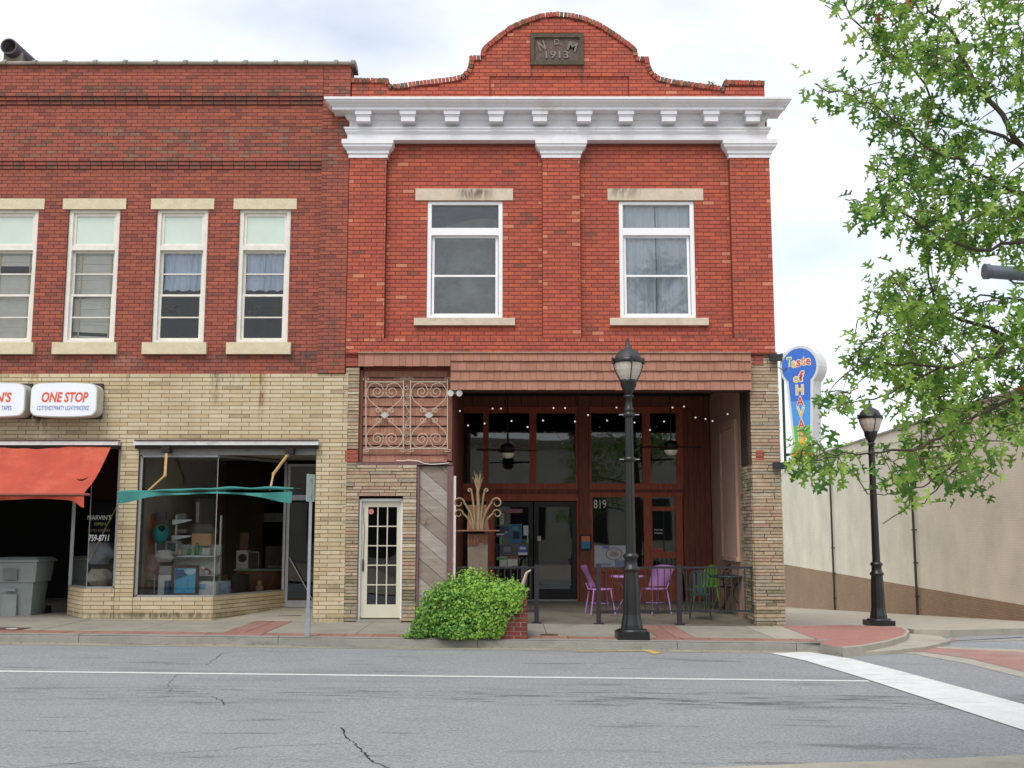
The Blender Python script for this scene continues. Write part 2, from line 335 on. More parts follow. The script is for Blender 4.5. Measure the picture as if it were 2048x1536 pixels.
def streaks(mats, runs):
    """water and rust runs at real places on a wall: (x, z top, length, width, rgb, amount)"""
    for m in mats:
        t = m.node_tree; b = t.nodes['Principled BSDF']; out = b.inputs['Base Color'].links[0].from_socket
        ge = t.nodes.new('ShaderNodeNewGeometry'); sp = t.nodes.new('ShaderNodeSeparateXYZ'); t.links.new(ge.outputs['Position'], sp.inputs[0])
        n = t.nodes.new('ShaderNodeTexNoise'); n.inputs['Scale'].default_value = 7; n.inputs['Detail'].default_value = 5; mp = t.nodes.new('ShaderNodeMapping'); mp.inputs['Scale'].default_value = (2.2, 1, .5)
        t.links.new(ge.outputs['Position'], mp.inputs['Vector']); t.links.new(mp.outputs['Vector'], n.inputs['Vector'])
        def mth(op, a, c=None):
            k = t.nodes.new('ShaderNodeMath'); k.operation = op
            for i, v in enumerate((a, c)):
                if v is None: continue
                if isinstance(v, (int, float)): k.inputs[i].default_value = v
                else: t.links.new(v, k.inputs[i])
            return k.outputs[0]
        def rng(x, a, c, d, e):
            r = t.nodes.new('ShaderNodeMapRange'); r.interpolation_type = 'SMOOTHSTEP'
            for i, v in enumerate((a, c, d, e)): r.inputs[i + 1].default_value = v
            t.links.new(x, r.inputs[0]); return r.outputs[0]
        for x, zt, ln, w, rgb, amt in runs:
            dx = mth('ABSOLUTE', mth('SUBTRACT', sp.outputs['X'], x)); f = rng(dx, w, w * .15, 0, 1)
            g = mth('MULTIPLY', rng(sp.outputs['Z'], zt - ln, zt - ln * .1, 0, 1), rng(sp.outputs['Z'], zt + .06, zt - .01, 0, 1))
            f = mth('MULTIPLY', mth('MULTIPLY', f, g), rng(n.outputs['Fac'], .36, .6, .15, amt))
            mi = t.nodes.new('ShaderNodeMix'); mi.data_type = 'RGBA'; mi.inputs['B'].default_value = lin(rgb) + (1,)
            t.links.new(f, mi.inputs['Factor']); t.links.new(out, mi.inputs['A']); out = mi.outputs['Result']
        t.links.new(out, b.inputs['Base Color'])
def flat(name, rgb, rough=.6, **k): return M(name, rgb, rough, k.pop('var', .08), k.pop('scale', 12), **k)

# ------------------------------------------------------------------ laying bricks
UNIT = {}
def unit_mesh(name, mat):
    k = (name, mat.name)
    if k not in UNIT:
        UNIT[k] = MB().box(-.5, .5, -.5, .5, -.5, .5).mesh(name, mat)
    return UNIT[k]
def lay(rows, x_off, length, joint, intervals, yf, prot, pick, rnd=0.0, bond=.5, lens=None):
    """rows: list of (z0,z1); intervals(zmid)->[(a,b)]; returns list of (x0,x1,z0,z1,yf,mat index)"""
    out = []
    for k, (z0, z1) in enumerate(rows):
        zm = (z0 + z1) / 2
        for a, b in intervals(zm):
            if b - a < .02: continue
            if lens:
                edges = [a]
                while edges[-1] < b - .02: edges.append(edges[-1] + random.uniform(*lens))
                if len(edges) > 2 and b - edges[-2] < lens[0] * .6: edges.pop(-2)
                edges[-1] = b
            else:
                o = x_off + (k % 2) * length * bond; i = math.floor((a - o) / length); edges = [a]
                x = o + (i + 1) * length
                while x < b - .03:
                    if x - edges[-1] > .03: edges.append(x)
                    x += length
                edges.append(b)
            for e0, e1 in zip(edges, edges[1:]):
                j = joint / 2; dy = random.uniform(-rnd, rnd)
                out.append((e0 + j, e1 - j, z0 + j, z1 - j, yf + dy, pick(e0, e1, zm, a, b)))
    return out
def course_rows(z0, z1, pitch):
    n = max(1, round((z1 - z0) / pitch)); p = (z1 - z0) / n
    return [(z0 + i * p, z0 + (i + 1) * p) for i in range(n)]
def place_bricks(bricks, mats, parent, name, depth, limit=300, stuff='brickwork', key=None):
    """the `limit` pieces that show largest become objects, the rest one joined part"""
    def sz(b):
        d2 = (CAM_Y - b[4]) ** 2 + ((b[0] + b[1]) / 2) ** 2 + ((b[2] + b[3]) / 2 - CAM_Z) ** 2
        vis = 1.0
        u = 1024 + F * (b[0] + b[1]) / 2 / (b[4] - CAM_Y)
        if u < 0 or u > 2048: vis = 0
        return -vis * (b[1] - b[0]) * (b[3] - b[2]) / d2
    bs = sorted(bricks, key=key or sz)
    base = Vector(WLOC.get(parent.name, (0, 0, 0)))
    for x0, x1, z0, z1, yf, mi in bs[:limit]:
        o = bpy.data.objects.new(name, unit_mesh(name, mats[mi])); COL.objects.link(o); o.parent = parent
        o.location = Vector(((x0 + x1) / 2, yf + depth / 2, (z0 + z1) / 2)) - base; o.scale = (x1 - x0, depth, z1 - z0)
    rest = bs[limit:]
    if rest:
        mb = MB()
        for x0, x1, z0, z1, yf, mi in rest: mb.box(x0, x1, yf, yf + depth, z0, z1, mi, back=False)
        mb.build(stuff, mats, parent, kind='stuff')
def minus(a, b, holes):
    segs = [(a, b)]
    for h0, h1 in holes:
        n = []
        for s0, s1 in segs:
            if h1 <= s0 or h0 >= s1: n.append((s0, s1)); continue
            if h0 > s0: n.append((s0, h0))
            if h1 < s1: n.append((h1, s1))
        segs = n
    return segs
# ------------------------------------------------------------------ ground, road, pavements
def sheet_grid(name, xs, ys, dz, mat, **props):
    mb = MB(); n = len(xs)
    mb.idx([(x, y, side_z(x, y) + dz) for y in ys for x in xs],
           [(j * n + i, j * n + i + 1, (j + 1) * n + i + 1, (j + 1) * n + i) for j in range(len(ys) - 1) for i in range(n - 1)])
    return mb.build(name, mat, **props)
ground = sheet_grid('ground', [-900, -60, 60, 900], [-900, -60, -13, 0, 40, 900], -.45, M('earth', (104, 102, 92), .95, .2, .5), kind='structure')
road = sheet_grid('road', [-90, 5, 90], [-11.6, -2.6, 0, 5.0], ROAD, ASPH, kind='structure')
def patch(name, pts, dz, mat, parent=None, thick=0.0, side=None, **props):
    mb = MB(); top = [(x, y, side_z(x, y) + dz) for x, y in pts]
    a = sum(pts[i][0] * pts[(i + 1) % len(pts)][1] - pts[(i + 1) % len(pts)][0] * pts[i][1] for i in range(len(pts)))
    if a < 0: top.reverse()
    mb.face(top)
    if thick and side is not None: mat = [mat, side]
    if thick:
        lo = [(x, y, z - thick) for x, y, z in top]
        for i in range(len(top)):
            j = (i + 1) % len(top); mb.face([lo[i], lo[j], top[j], top[i]], 1 if side is not None else 0)
    return mb.build(name, mat, parent, **props)
def GP(pix, off=0.0): return [G(u, v, off) for u, v in pix]
YK = -2.80                                        # road face of the kerb
# near side gutter pan and pavement, where the photographer stands
a, b = G(1474, 1534, ROAD), G(2048, 1512, ROAD); k = (b[1] - a[1]) / (b[0] - a[0])
near = [(-40, a[1] + k * (-6 - a[0])), (-6, a[1] + k * (-6 - a[0])), a, b, (b[0] + 30, b[1] + k * 30), (60, -60), (-60, -60)]
patch('near_pavement', near, ROAD + .006, CONC2, kind='structure')
# painted lines, gutter, crosswalk, cracks: thin sheets on the road
ly = sum(G(u, v, ROAD)[1] for u, v in ((0, 1347), (1024, 1360), (1700, 1353))) / 3
lx = G(1718, 1354, ROAD)[0]
patch('lane_line', [(-40, ly - .055), (lx, ly - .055), (lx, ly + .055), (-40, ly + .055)], ROAD + .004, PAINT, road)
patch('stop_line', GP([(1540, 1307), (1618, 1305), (1700, 1318), (1800, 1343), (2048, 1410), (2240, 1470), (2260, 1540), (2048, 1462), (1720, 1355), (1610, 1322)], ROAD), ROAD + .008, PAINT, road)
patch('gutter', [(-40, YK - .34), (5.2, YK - .34), (5.2, YK + .1), (-40, YK + .1)], ROAD + .003, M('gutter_concrete', (150, 146, 128), .9, .15, 2, .3, 120, fine=.2, stain=((118, 118, 114), .8, 2.5, (.4, 2, 1), .45)), road)
patch('yellow_mark', GP([(1282, 1301), (1300, 1301), (1326, 1307), (1308, 1309)], ROAD), ROAD + .007, YPAINT, road)
patch('yellow_mark', GP([(1150, 1302), (1282, 1301), (1284, 1303.5), (1150, 1304.5)], ROAD), ROAD + .0065, M('road_paint_yellow_worn', (164, 152, 112), .9, .15, 4, stain=((132, 130, 124), .9, 6, 1, .45)), road)
XP = M('crosswalk_brick_red', (158, 116, 108), .88, .16, 3, .4, 60, fine=.18, stain=((150, 142, 134), .7, 1.3, 1, .5))
patch('crosswalk_border', GP([(1690, 1299), (1780, 1293), (1880, 1294), (2048, 1300), (2250, 1308), (2250, 1400), (2048, 1356), (1930, 1327), (1830, 1309)], ROAD), ROAD + .004, CONC2, road)
patch('crosswalk_brick', GP([(1755, 1299), (1800, 1295), (1880, 1297), (2048, 1305), (2250, 1316), (2250, 1386), (2048, 1344), (1940, 1318), (1850, 1305)], ROAD), ROAD + .008, XP, road)
patch('crosswalk_border', GP([(1890, 1285), (1904, 1273), (2048, 1264), (2150, 1258), (2150, 1276), (2048, 1281)], ROAD), ROAD + .0045, CONC2, road)
patch('crosswalk_brick', GP([(1898, 1283), (1906, 1276), (2048, 1268), (2150, 1263), (2150, 1270), (2048, 1275)], ROAD), ROAD + .0085, XP, road)
CRK = flat('crack_tar', (38, 37, 36), .9)
def crack(pix, w, jag=.02):
    p = [Vector(q) for q in GP(pix, ROAD)]; fine = []
    for a, b in zip(p, p[1:]):
        for i in range(6): fine.append(a.lerp(b, i / 6) + Vector((random.uniform(-jag, jag), random.uniform(-jag, jag))))
    mb = MB(); up = []; dn = []
    for i, q in enumerate(fine):
        d = (fine[min(i + 1, len(fine) - 1)] - fine[max(i - 1, 0)]).normalized(); nn = Vector((-d.y, d.x)) * w * random.uniform(.25, 1)
        up.append(q + nn); dn.append(q - nn)
    for i in range(len(fine) - 1):
        mb.face([(q.x, q.y, side_z(q.x, q.y) + ROAD + .0035) for q in (dn[i], dn[i + 1], up[i + 1], up[i])])
    mb.build('crack', CRK, road)
crack([(683, 1455), (700, 1480), (712, 1490), (730, 1506), (738, 1520), (760, 1530), (790, 1545)], .011)
crack([(0, 1542), (150, 1527), (300, 1509), (420, 1502), (520, 1493), (640, 1490), (700, 1486)], .004)
crack([(420, 1393), (440, 1400), (453, 1412)], .007)
crack([(414, 1330), (420, 1327), (440, 1308), (470, 1303)], .006, .03)
crack([(340, 1385), (338, 1366), (352, 1356), (362, 1342)], .004, .03)
crack([(455, 1412), (520, 1424), (600, 1436), (680, 1452)], .003)

# pavement in front of the shops: slabs and red pavers, each its own piece
XR = 4.78
sidewalk = sheet_grid('sidewalk', [-18, 4.74], [YK + .02, 0, .5], -.012, M('joint_dirt', (84, 80, 70), .95, .2, 5), kind='structure')
def slab(x0, x1, y0, y1, mat, name, parent, jt=.006, top=0.0, thick=.03):
    x0 += jt; x1 -= jt; y0 += jt; y1 -= jt; mb = MB()
    z = lambda x, y: side_z(x, min(y, 0)) + top
    t = [(x0, y0, z(x0, y0)), (x1, y0, z(x1, y0)), (x1, y1, z(x1, y1)), (x0, y1, z(x0, y1))]
    lo = [(x, y, q - thick) for x, y, q in t]
    mb.idx(lo + t, [(4, 5, 6, 7), (0, 1, 5, 4), (1, 2, 6, 5), (2, 3, 7, 6), (3, 0, 4, 7)])
    return mb.build(name, mat, parent)
YB0 = YK + .15; YB1 = -2.22
xs = [-18, -16.2, -14.4, -12.6, -10.9, -9.3, -7.4, -5.9, -4.5]
for x0, x1 in zip(xs, xs[1:]): slab(x0, x1, YB1, -.0, CONC, 'slab', sidewalk, top=random.uniform(-.002, .003))
for x0, x1 in ((-3.87, -2.45), (-2.45, -.95), (-.95, .55), (.55, 2.27), (2.85, 4.1)): slab(x0, x1, YB1, -.0, random.choice([CONC, CONC2]) if x0 > 2 else CONC, 'slab', sidewalk, top=random.uniform(-.002, .003))
slab(4.1, XR - .02, YB1, -.0, CONC2, 'slab', sidewalk)
for bx0, bx1 in ((-4.5, -3.87), (2.27, 2.85)):
    m = (bx0 + bx1) / 2
    for i in range(3):
        y0 = YB1 + i * .74; y1 = y0 + .74
        slab(bx0, m, y0, min(y1, 0), random.choice(PAV), 'paver', sidewalk); slab(m, bx1, y0, min(y1, 0), random.choice(PAV), 'paver', sidewalk)
x = -12.6
while x < 4.7:
    w = random.uniform(.40, .48); slab(x, min(x + w, 4.72), YB0, YB1, random.choice(PAV), 'paver', sidewalk, top=random.uniform(-.003, .003)); x += w
kerb = MB().box(-18, -12.6, YK, YB0, -.1, .12).build('kerb', KERBM, kind='structure')
x = -12.6
while x < 4.3:
    x1 = min(x + 3.02, 4.3); mb = MB(); z0, z1 = side_z(x, 0), side_z(x1, 0); g = .004
    prof = lambda z: [(YK, z + ROAD - .03), (YK + .015, z - .03), (YK + .04, z - .004), (YK + .15, z), (YK + .15, z - .16)]
    a = [(x + g, y, z) for y, z in prof(z0)]; b = [(x1 - g, y, z) for y, z in prof(z1)]; n = len(a)
    for i in range(n - 1): mb.face([a[i], b[i], b[i + 1], a[i + 1]], 0, i in (0, 1))
    mb.face(list(reversed(a))); mb.face(b); mb.build('kerb_stone', KERBM, kerb); x = x1
mb = MB(); z0 = side_z(4.3, 0)                      # the flared end of the kerb beside the ramp
mb.idx([(4.304, YK, z0 + ROAD - .03), (4.304, YK + .02, z0 - .01), (4.304, YK + .4, z0), (5.35, YK + .03, z0 + ROAD - .02), (5.15, YK + .3, z0 + ROAD + .012), (4.9, YK + .5, z0 - .002), (4.7, YK + .06, z0 - .02)],
       [(0, 3, 6, 1), (1, 6, 5, 2), (6, 3, 4, 5)])
mb.build('kerb_stone', KERBM, kerb)
# the red corner, its concrete apron and the side passage
RED = M('stamped_brick_red', (158, 110, 100), .88, .14, 4, .5, 45, fine=.16, stain=[((150, 112, 100), .6, 1.3, 1, .54), ((164, 96, 80), .5, .8, (1, 3, 1), .6)])
apron = patch('corner_apron', GP([(1640, 1290), (1700, 1302), (1770, 1300), (1850, 1292), (1900, 1280), (1880, 1270), (1834, 1266), (1829, 1259), (1810, 1252), (1780, 1250), (1690, 1270)], -.06), -.075, CONC2, thick=.07, kind='structure')
corner = patch('corner_pavement', [(XR - .015, .02), (XR - .015, YK + .17)] + GP([(1640, 1288), (1685, 1295), (1725, 1291), (1772, 1282), (1806, 1272), (1812, 1263), (1802, 1255.5), (1768, 1253), (1690, 1250)]), .004, RED, thick=.16, side=KERBM, kind='structure')
lip = GP([(1685, 1297), (1728, 1293), (1777, 1284), (1812, 1273), (1819, 1263), (1809, 1254.5), (1800, 1254.5), (1812, 1263), (1806, 1272), (1772, 1282), (1725, 1291), (1685, 1295)])
patch('kerb_lip', lip, .010, CONC2, corner, thick=.14)
A = G(2048, 1246); B = G(1568, 1219)
wd = Vector((B[0] - A[0], B[1] - A[1])); wn = wd.normalized()
def wall_pt(t): return (A[0] + wn.x * t, A[1] + wn.y * t)
far = wall_pt(wd.length + 25); nearw = wall_pt(-1.2)
patch('passage_pavement', [(XR - .3, 45), (XR - .3, .0), (XR + .02, .0)] + GP([(1690, 1250), (1802, 1255), (1828, 1258), (1900, 1259.5), (2048, 1256)]) + [(nearw[0] + 8, G(2048, 1256)[1] - .1), (nearw[0] + 8, 45)], -.006, CONC2, thick=.13, kind='structure')
# iron covers set in the pavement
cx, cy = G(1098, 1270)
mb = MB().lathe([(.15, -.01), (.15, .006), (.13, .009), (.06, .012)], (cx, cy, side_z(cx, 0) + .002), 18)
tag(mb.build('valve_cover', M('rusty_iron', (96, 70, 54), .85, .4, 18, .5, 60)), 'small round rusty iron cover in pavement in front of the entrance', 'cover')
cx, cy = G(25, 1258)
mb = MB().box(cx - .8, cx + .22, cy - .22, cy + .2, side_z(cx, 0) - .01, side_z(cx, 0) + .008)
pl = tag(mb.build('cellar_plate', M('rusty_plate', (96, 68, 58), .85, .35, 5, .4, 60)), 'flat rusty brown plate in the pavement near the trash cart', 'plate')
MB().box(cx - .06, cx + .1, cy - .12, cy - .02, side_z(cx, 0) + .009, side_z(cx, 0) + .012).build('paint_dash', PAINT, pl)

# ------------------------------------------------------------------ cream building beyond the passage
def brick_tex(name, c1, c2, cm, bw, bh, ms, rough=.85, bump=.4, axis='y'):
    m = bpy.data.materials.new(name); m.use_nodes = True; t = m.node_tree; b = t.nodes['Principled BSDF']
    ge = t.nodes.new('ShaderNodeNewGeometry'); sp = t.nodes.new('ShaderNodeSeparateXYZ'); cb = t.nodes.new('ShaderNodeCombineXYZ')
    t.links.new(ge.outputs['Position'], sp.inputs[0]); t.links.new(sp.outputs['Y' if axis == 'y' else 'X'], cb.inputs['X']); t.links.new(sp.outputs['Z'], cb.inputs['Y'])
    bt = t.nodes.new('ShaderNodeTexBrick'); bt.inputs['Scale'].default_value = 1; bt.inputs['Brick Width'].default_value = bw; bt.inputs['Row Height'].default_value = bh
    bt.inputs['Mortar Size'].default_value = ms; bt.inputs['Color1'].default_value = lin(c1) + (1,); bt.inputs['Color2'].default_value = lin(c2) + (1,); bt.inputs['Mortar'].default_value = lin(cm) + (1,)
    t.links.new(cb.outputs[0], bt.inputs['Vector'])
    n = t.nodes.new('ShaderNodeTexNoise'); n.inputs['Scale'].default_value = .7; n.inputs['Detail'].default_value = 6; t.links.new(ge.outputs['Position'], n.inputs['Vector'])
    mr = t.nodes.new('ShaderNodeMapRange'); mr.inputs[1].default_value = .3; mr.inputs[2].default_value = .7; mr.inputs[3].default_value = .86; mr.inputs[4].default_value = 1.06
    t.links.new(n.outputs['Fac'], mr.inputs[0]); vm = t.nodes.new('ShaderNodeVectorMath'); vm.operation = 'SCALE'
    t.links.new(bt.outputs['Color'], vm.inputs[0]); t.links.new(mr.outputs[0], vm.inputs['Scale']); t.links.new(vm.outputs[0], b.inputs['Base Color'])
    bp = t.nodes.new('ShaderNodeBump'); bp.inputs['Strength'].default_value = bump; bp.inputs['Distance'].default_value = .006; bp.invert = True
    t.links.new(bt.outputs['Fac'], bp.inputs['Height']); t.links.new(bp.outputs['Normal'], b.inputs['Normal']); b.inputs['Roughness'].default_value = rough
    return m
CREAM = brick_tex('cream_painted_brick', (234, 230, 210), (230, 226, 205), (222, 217, 195), .22, .072, .006, bump=.35)
TANB = brick_tex('tan_brick', (168, 142, 112), (156, 130, 102), (138, 116, 92), .22, .072, .008)
zb = P(2048, 1210, A[1])[1]; zt = P(2048, 788, A[1])[1]
cb_ = thing('cream_building', 'long low cream painted brick building with tan brick base at right', 'building', (A[0], A[1], side_z(*A)))
def along(t0, t1, off, depth, z0, z1, mb=None):           # a box along the wall line, off = proud of the wall towards the passage
    mb = mb or MB(); nx, ny = wn.y, -wn.x                # normal pointing left/front (towards the passage)
    if nx > 0: nx, ny = -nx, -ny
    p0, p1 = wall_pt(t0), wall_pt(t1)
    q = [(p0[0] + nx * off, p0[1] + ny * off), (p1[0] + nx * off, p1[1] + ny * off), (p1[0] - nx * depth, p1[1] - ny * depth), (p0[0] - nx * depth, p0[1] - ny * depth)]
    v = [(x, y, z0) for x, y in q] + [(x, y, z1) for x, y in q]
    mb.idx(v, [(0, 1, 5, 4), (1, 2, 6, 5), (2, 3, 7, 6), (3, 0, 4, 7), (4, 5, 6, 7), (3, 2, 1, 0)]); return mb
Lw = wd.length
along(-1.2, Lw + 20, 0, 12, zb, zt).build('upper_wall', CREAM, cb_)
along(-1.2, Lw + 20, .012, 12, -3, zb - .001).build('brick_base', TANB, cb_)
along(-1.25, Lw + 20, .06, 12, zt + .001, zt + .07).build('coping', M('coping_metal', (150, 142, 132), .6, .1, 3), cb_)
along(-1.2, Lw + 20, .02, .2, zt - .42, zt - .36).build('string_course', CREAM, cb_)
DP = M('downpipe_brown', (58, 50, 46), .6, .25, 10)
def wall_t(u):                                            # where along the wall a pixel column lies
    lo, hi = -2, Lw + 10
    for _ in range(50):
        m = (lo + hi) / 2; p = wall_pt(m)
        uu = 1024 + F * p[0] / ((p[1] - CAM_Y) * ct + (1.5 - CAM_Z) * st)
        if uu > u: lo = m
        else: hi = m
    return lo
for u, v0, v1, lab in ((1668, 937, 1236, 'thin dark downpipe on cream wall, the one farther back'), (1833, 905, 1246, 'thin dark downpipe on cream wall, the nearer one')):
    t = wall_t(u); p = wall_pt(t); d = (p[0] - .09, p[1]); z0 = side_z(*p) + .01; z1 = P(u, v0, p[1])[1]
    dp = thing('downpipe', lab, 'downpipe', (d[0], d[1], z0), 'downpipes on the cream wall')
    MB().tube([(d[0], d[1], z0), (d[0], d[1], z1 - .12)], .045, 8).build('pipe', DP, dp)
    MB().lathe([(.05, -.3), (.09, -.17), (.13, -.14), (.13, 0), (.12, .0)], (d[0], d[1], z1), 4, sm=False).build('hopper_head', DP, dp)
    for k in range(3):
        zz = z0 + .7 + k * 1.1; MB().box(d[0] - .06, d[0] + .1, d[1] - .06, d[1] + .06, zz, zz + .04).build('strap', DP, dp)
# ------------------------------------------------------------------ corner brick building (the restaurant)
XL = PX(697, 500)                # left edge of the corner building
XE = PX(1542, 500)               # right edge
DEEP = 22.0
cbld = thing('corner_building', 'red brick two storey building with white cornice and curved gable', 'building', ((XL + XE) / 2, 0, 0))
YP = -.12                        # face of pilasters and lower band
z_band0, z_band1 = PZ(706, YP), PZ(676, YP)
z_fr = PZ(288, -.16)             # underside of the white entablature
z_par = PZ(192, -.57) - .02      # brick parapet starts behind the crown moulding
pil = [(XL, PX(771, 480, YP)), (PX(1085, 480, YP), PX(1161, 480, YP)), (PX(1463, 480, YP), XE)]
win = []
for uc in (929.5, 1314.5):
    cx = PX(uc, 520); win.append((cx - .70, cx + .70, PZ(636), PZ(402)))
# parapet outline (outer edge of the coping), measured left to right
gable_px = [(703,157),(776,158),(781,169.5),(802,168.5),(839,163),(874,159),(905,155),(924,150),(934,141),(938,127),(940,113),(961,112),(963,100),(969,92),(992,73),(1020,52),(1050,39),(1081,28.5),(1112,25),
            (1140,27.5),(1170,34),(1202,48),(1232,67),(1263,89),(1273,98),(1276,114),(1297,115),(1300,132),(1307,145),(1319,154),(1344,160),(1379,165),(1417,170),(1447,174),(1450,161),(1526,163)]
YPAR = -.05
gable = [P(u, v, YPAR) for u, v in gable_px]
gable[0] = (XL + .005, gable[0][1]); gable[-1] = (XE - .03, gable[-1][1])
COPE = .085
def gable_top(x):
    for (x0, z0), (x1, z1) in zip(gable, gable[1:]):
        if x0 <= x <= x1: return z0 + (z1 - z0) * (x - x0) / max(1e-6, x1 - x0)
    return gable[0][1] if x < gable[0][0] else gable[-1][1]
def gable_spans(zm):
    xs = [gable[0][0] + i * .02 for i in range(int((gable[-1][0] - gable[0][0]) / .02) + 1)]; out = []; st_ = None
    for x in xs:
        ok = gable_top(x) - COPE * 1.02 > zm + .03
        if ok and st_ is None: st_ = x
        if not ok and st_ is not None: out.append((st_, x)); st_ = None
    if st_ is not None: out.append((st_, xs[-1]))
    return out
wall = MB()
# mortar backing: panel (y=.006), pilasters and lower band (YP+.006), parapet
def with_holes(mb, x0, x1, z0, z1, y0, y1, holes):
    xs = sorted({x0, x1} | {min(max(h[0], x0), x1) for h in holes} | {min(max(h[1], x0), x1) for h in holes})
    zs = sorted({z0, z1} | {min(max(h[2], z0), z1) for h in holes} | {min(max(h[3], z0), z1) for h in holes})
    for a, b in zip(xs, xs[1:]):
        for c, d in zip(zs, zs[1:]):
            mx_, mz_ = (a + b) / 2, (c + d) / 2
            if any(h[0] < mx_ < h[1] and h[2] < mz_ < h[3] for h in holes): continue
            mb.box(a, b, y0, y1, c, d)
    return mb
PRO = .010
with_holes(wall, XL, XE, z_band0 - .3, z_par + .1, PRO, .32, win)
for a, b in pil: wall.box(a + .004, b - .004, YP + PRO, PRO - .001, z_band1, z_fr + .02)
wall.box(XL + .004, XE - .004, YP + PRO, PRO - .001, z_band0 - .02, z_band1 - .001)
wm = wall.build('facade_wall', MORTAR, cbld)
# parapet backing, built from the outline as one prism
pcore = MB(); x = XL + .01
spx0, spx1, spz1 = PX(979, 170, YPAR), PX(1258, 170, YPAR), PZ(149, YPAR)
while x < XE - .04:
    x1 = min(x + .02, XE - .04); zt_ = min(gable_top(x), gable_top(x1)) - COPE * .8; inside = spx0 < x < spx1 - .02
    pcore.box(x, x1, YPAR + PRO, .28, spz1 if inside else z_par - .05, zt_)
    if inside: pcore.box(x, x1, YPAR + .045, .28, z_par - .05, spz1)
    x = x1
pcore.build('parapet_core', MORTAR, cbld)
CP, CLEN = .0745, .2185
allb = []
def pick_red(e0, e1, zm, a, b):
    r = random.random(); edge = min(e0 - a, b - e1) < .03 and (e1 - e0) < .17
    if edge and r < .13: return 4
    return 4 if r < .006 else 5 if r < .018 else 3 if r < .16 else 2 if r < .34 else 1 if r < .62 else 0
for (a, b), (c, d) in zip(pil, pil[1:]):                 # two recessed panels
    def iv(zm, a=b, b=c): return minus(a, b, [(h[0], h[1]) for h in win if h[2] - .02 < zm < h[3] + .02])
    allb += lay(course_rows(z_band1, z_fr, CP), XL, CLEN, .012, iv, 0, 0, pick_red, .0015)
for a, b in pil:
    allb += lay(course_rows(z_band1, z_fr - .0, CP), a, CLEN, .012, lambda zm, a=a, b=b: [(a, b)], YP, 0, pick_red, .0015, bond=.45)
rows = course_rows(z_band0, z_band1, CP)
allb += lay(rows[:-1], XL + .05, CLEN, .012, lambda zm: [(XL, XE)], YP, 0, pick_red, .0015)
allb += lay(rows[-1:], XL, CLEN / 2, .014, lambda zm: [(XL, XE)], YP, 0, lambda *q: random.choice([0, 1, 2, 3, 3, 4, 5, 2]), .004)
pz0, pz1 = PZ(190, YPAR), PZ(149, YPAR); px0, px1 = PX(979, 170, YPAR), PX(1258, 170, YPAR)
plq = (PX(1061, 100, YPAR), PX(1167, 100, YPAR), PZ(131, YPAR), PZ(69, YPAR))
def par_iv(zm):
    out = []
    for a, b in gable_spans(zm):
        holes = []
        if plq[2] < zm < plq[3]: holes.append((plq[0], plq[1]))
        if zm < pz1: holes.append((px0, px1))
        out += minus(a, b, holes)
    return out
gt = max(z for x, z in gable)
allb += lay(course_rows(z_par - .02, gt - .05, .0725), XL, CLEN, .012, par_iv, YPAR, 0, pick_red, .0015)
allb += lay(course_rows(z_par - .02, pz1 - .012, .0725), XL + .07, CLEN, .012, lambda zm: [(px0 + .01, px1 - .01)], YPAR + .035, 0, pick_red, .0015)
streaks(BR, [(plq[0] + .03, plq[2], .55, .06, (84, 70, 64), .9), (plq[1] - .04, plq[2], .6, .06, (92, 76, 70), .9), ((plq[0] + plq[1]) / 2, plq[2], .2, .5, (128, 88, 76), .6), (XL + .22, PZ(150), .6, .22, (86, 72, 66), .85),
             (PX(770, 300), z_fr, .9, .3, (132, 80, 68), .6), (PX(1180, 300), z_fr, .8, .35, (130, 80, 68), .6), (PX(1440, 300), z_fr, .9, .25, (132, 80, 68), .6), (PX(1000, 300), z_fr, .5, .5, (136, 82, 70), .5), (win[0][0] - .1, win[0][2] - .15, .6, .14, (120, 76, 66), .6), (win[1][1] + .1, win[1][2] - .15, .6, .14, (120, 76, 66), .6)])
streaks([LIME], [((win[0][0] + win[0][1]) / 2 + .15, win[0][3] + .2, .3, .5, (92, 80, 70), .9), (win[1][0] + .1, win[1][3] + .25, .3, .5, (112, 100, 88), .8)])
place_bricks(allb, BR, wm, 'brick', .03, 300, 'brickwork')
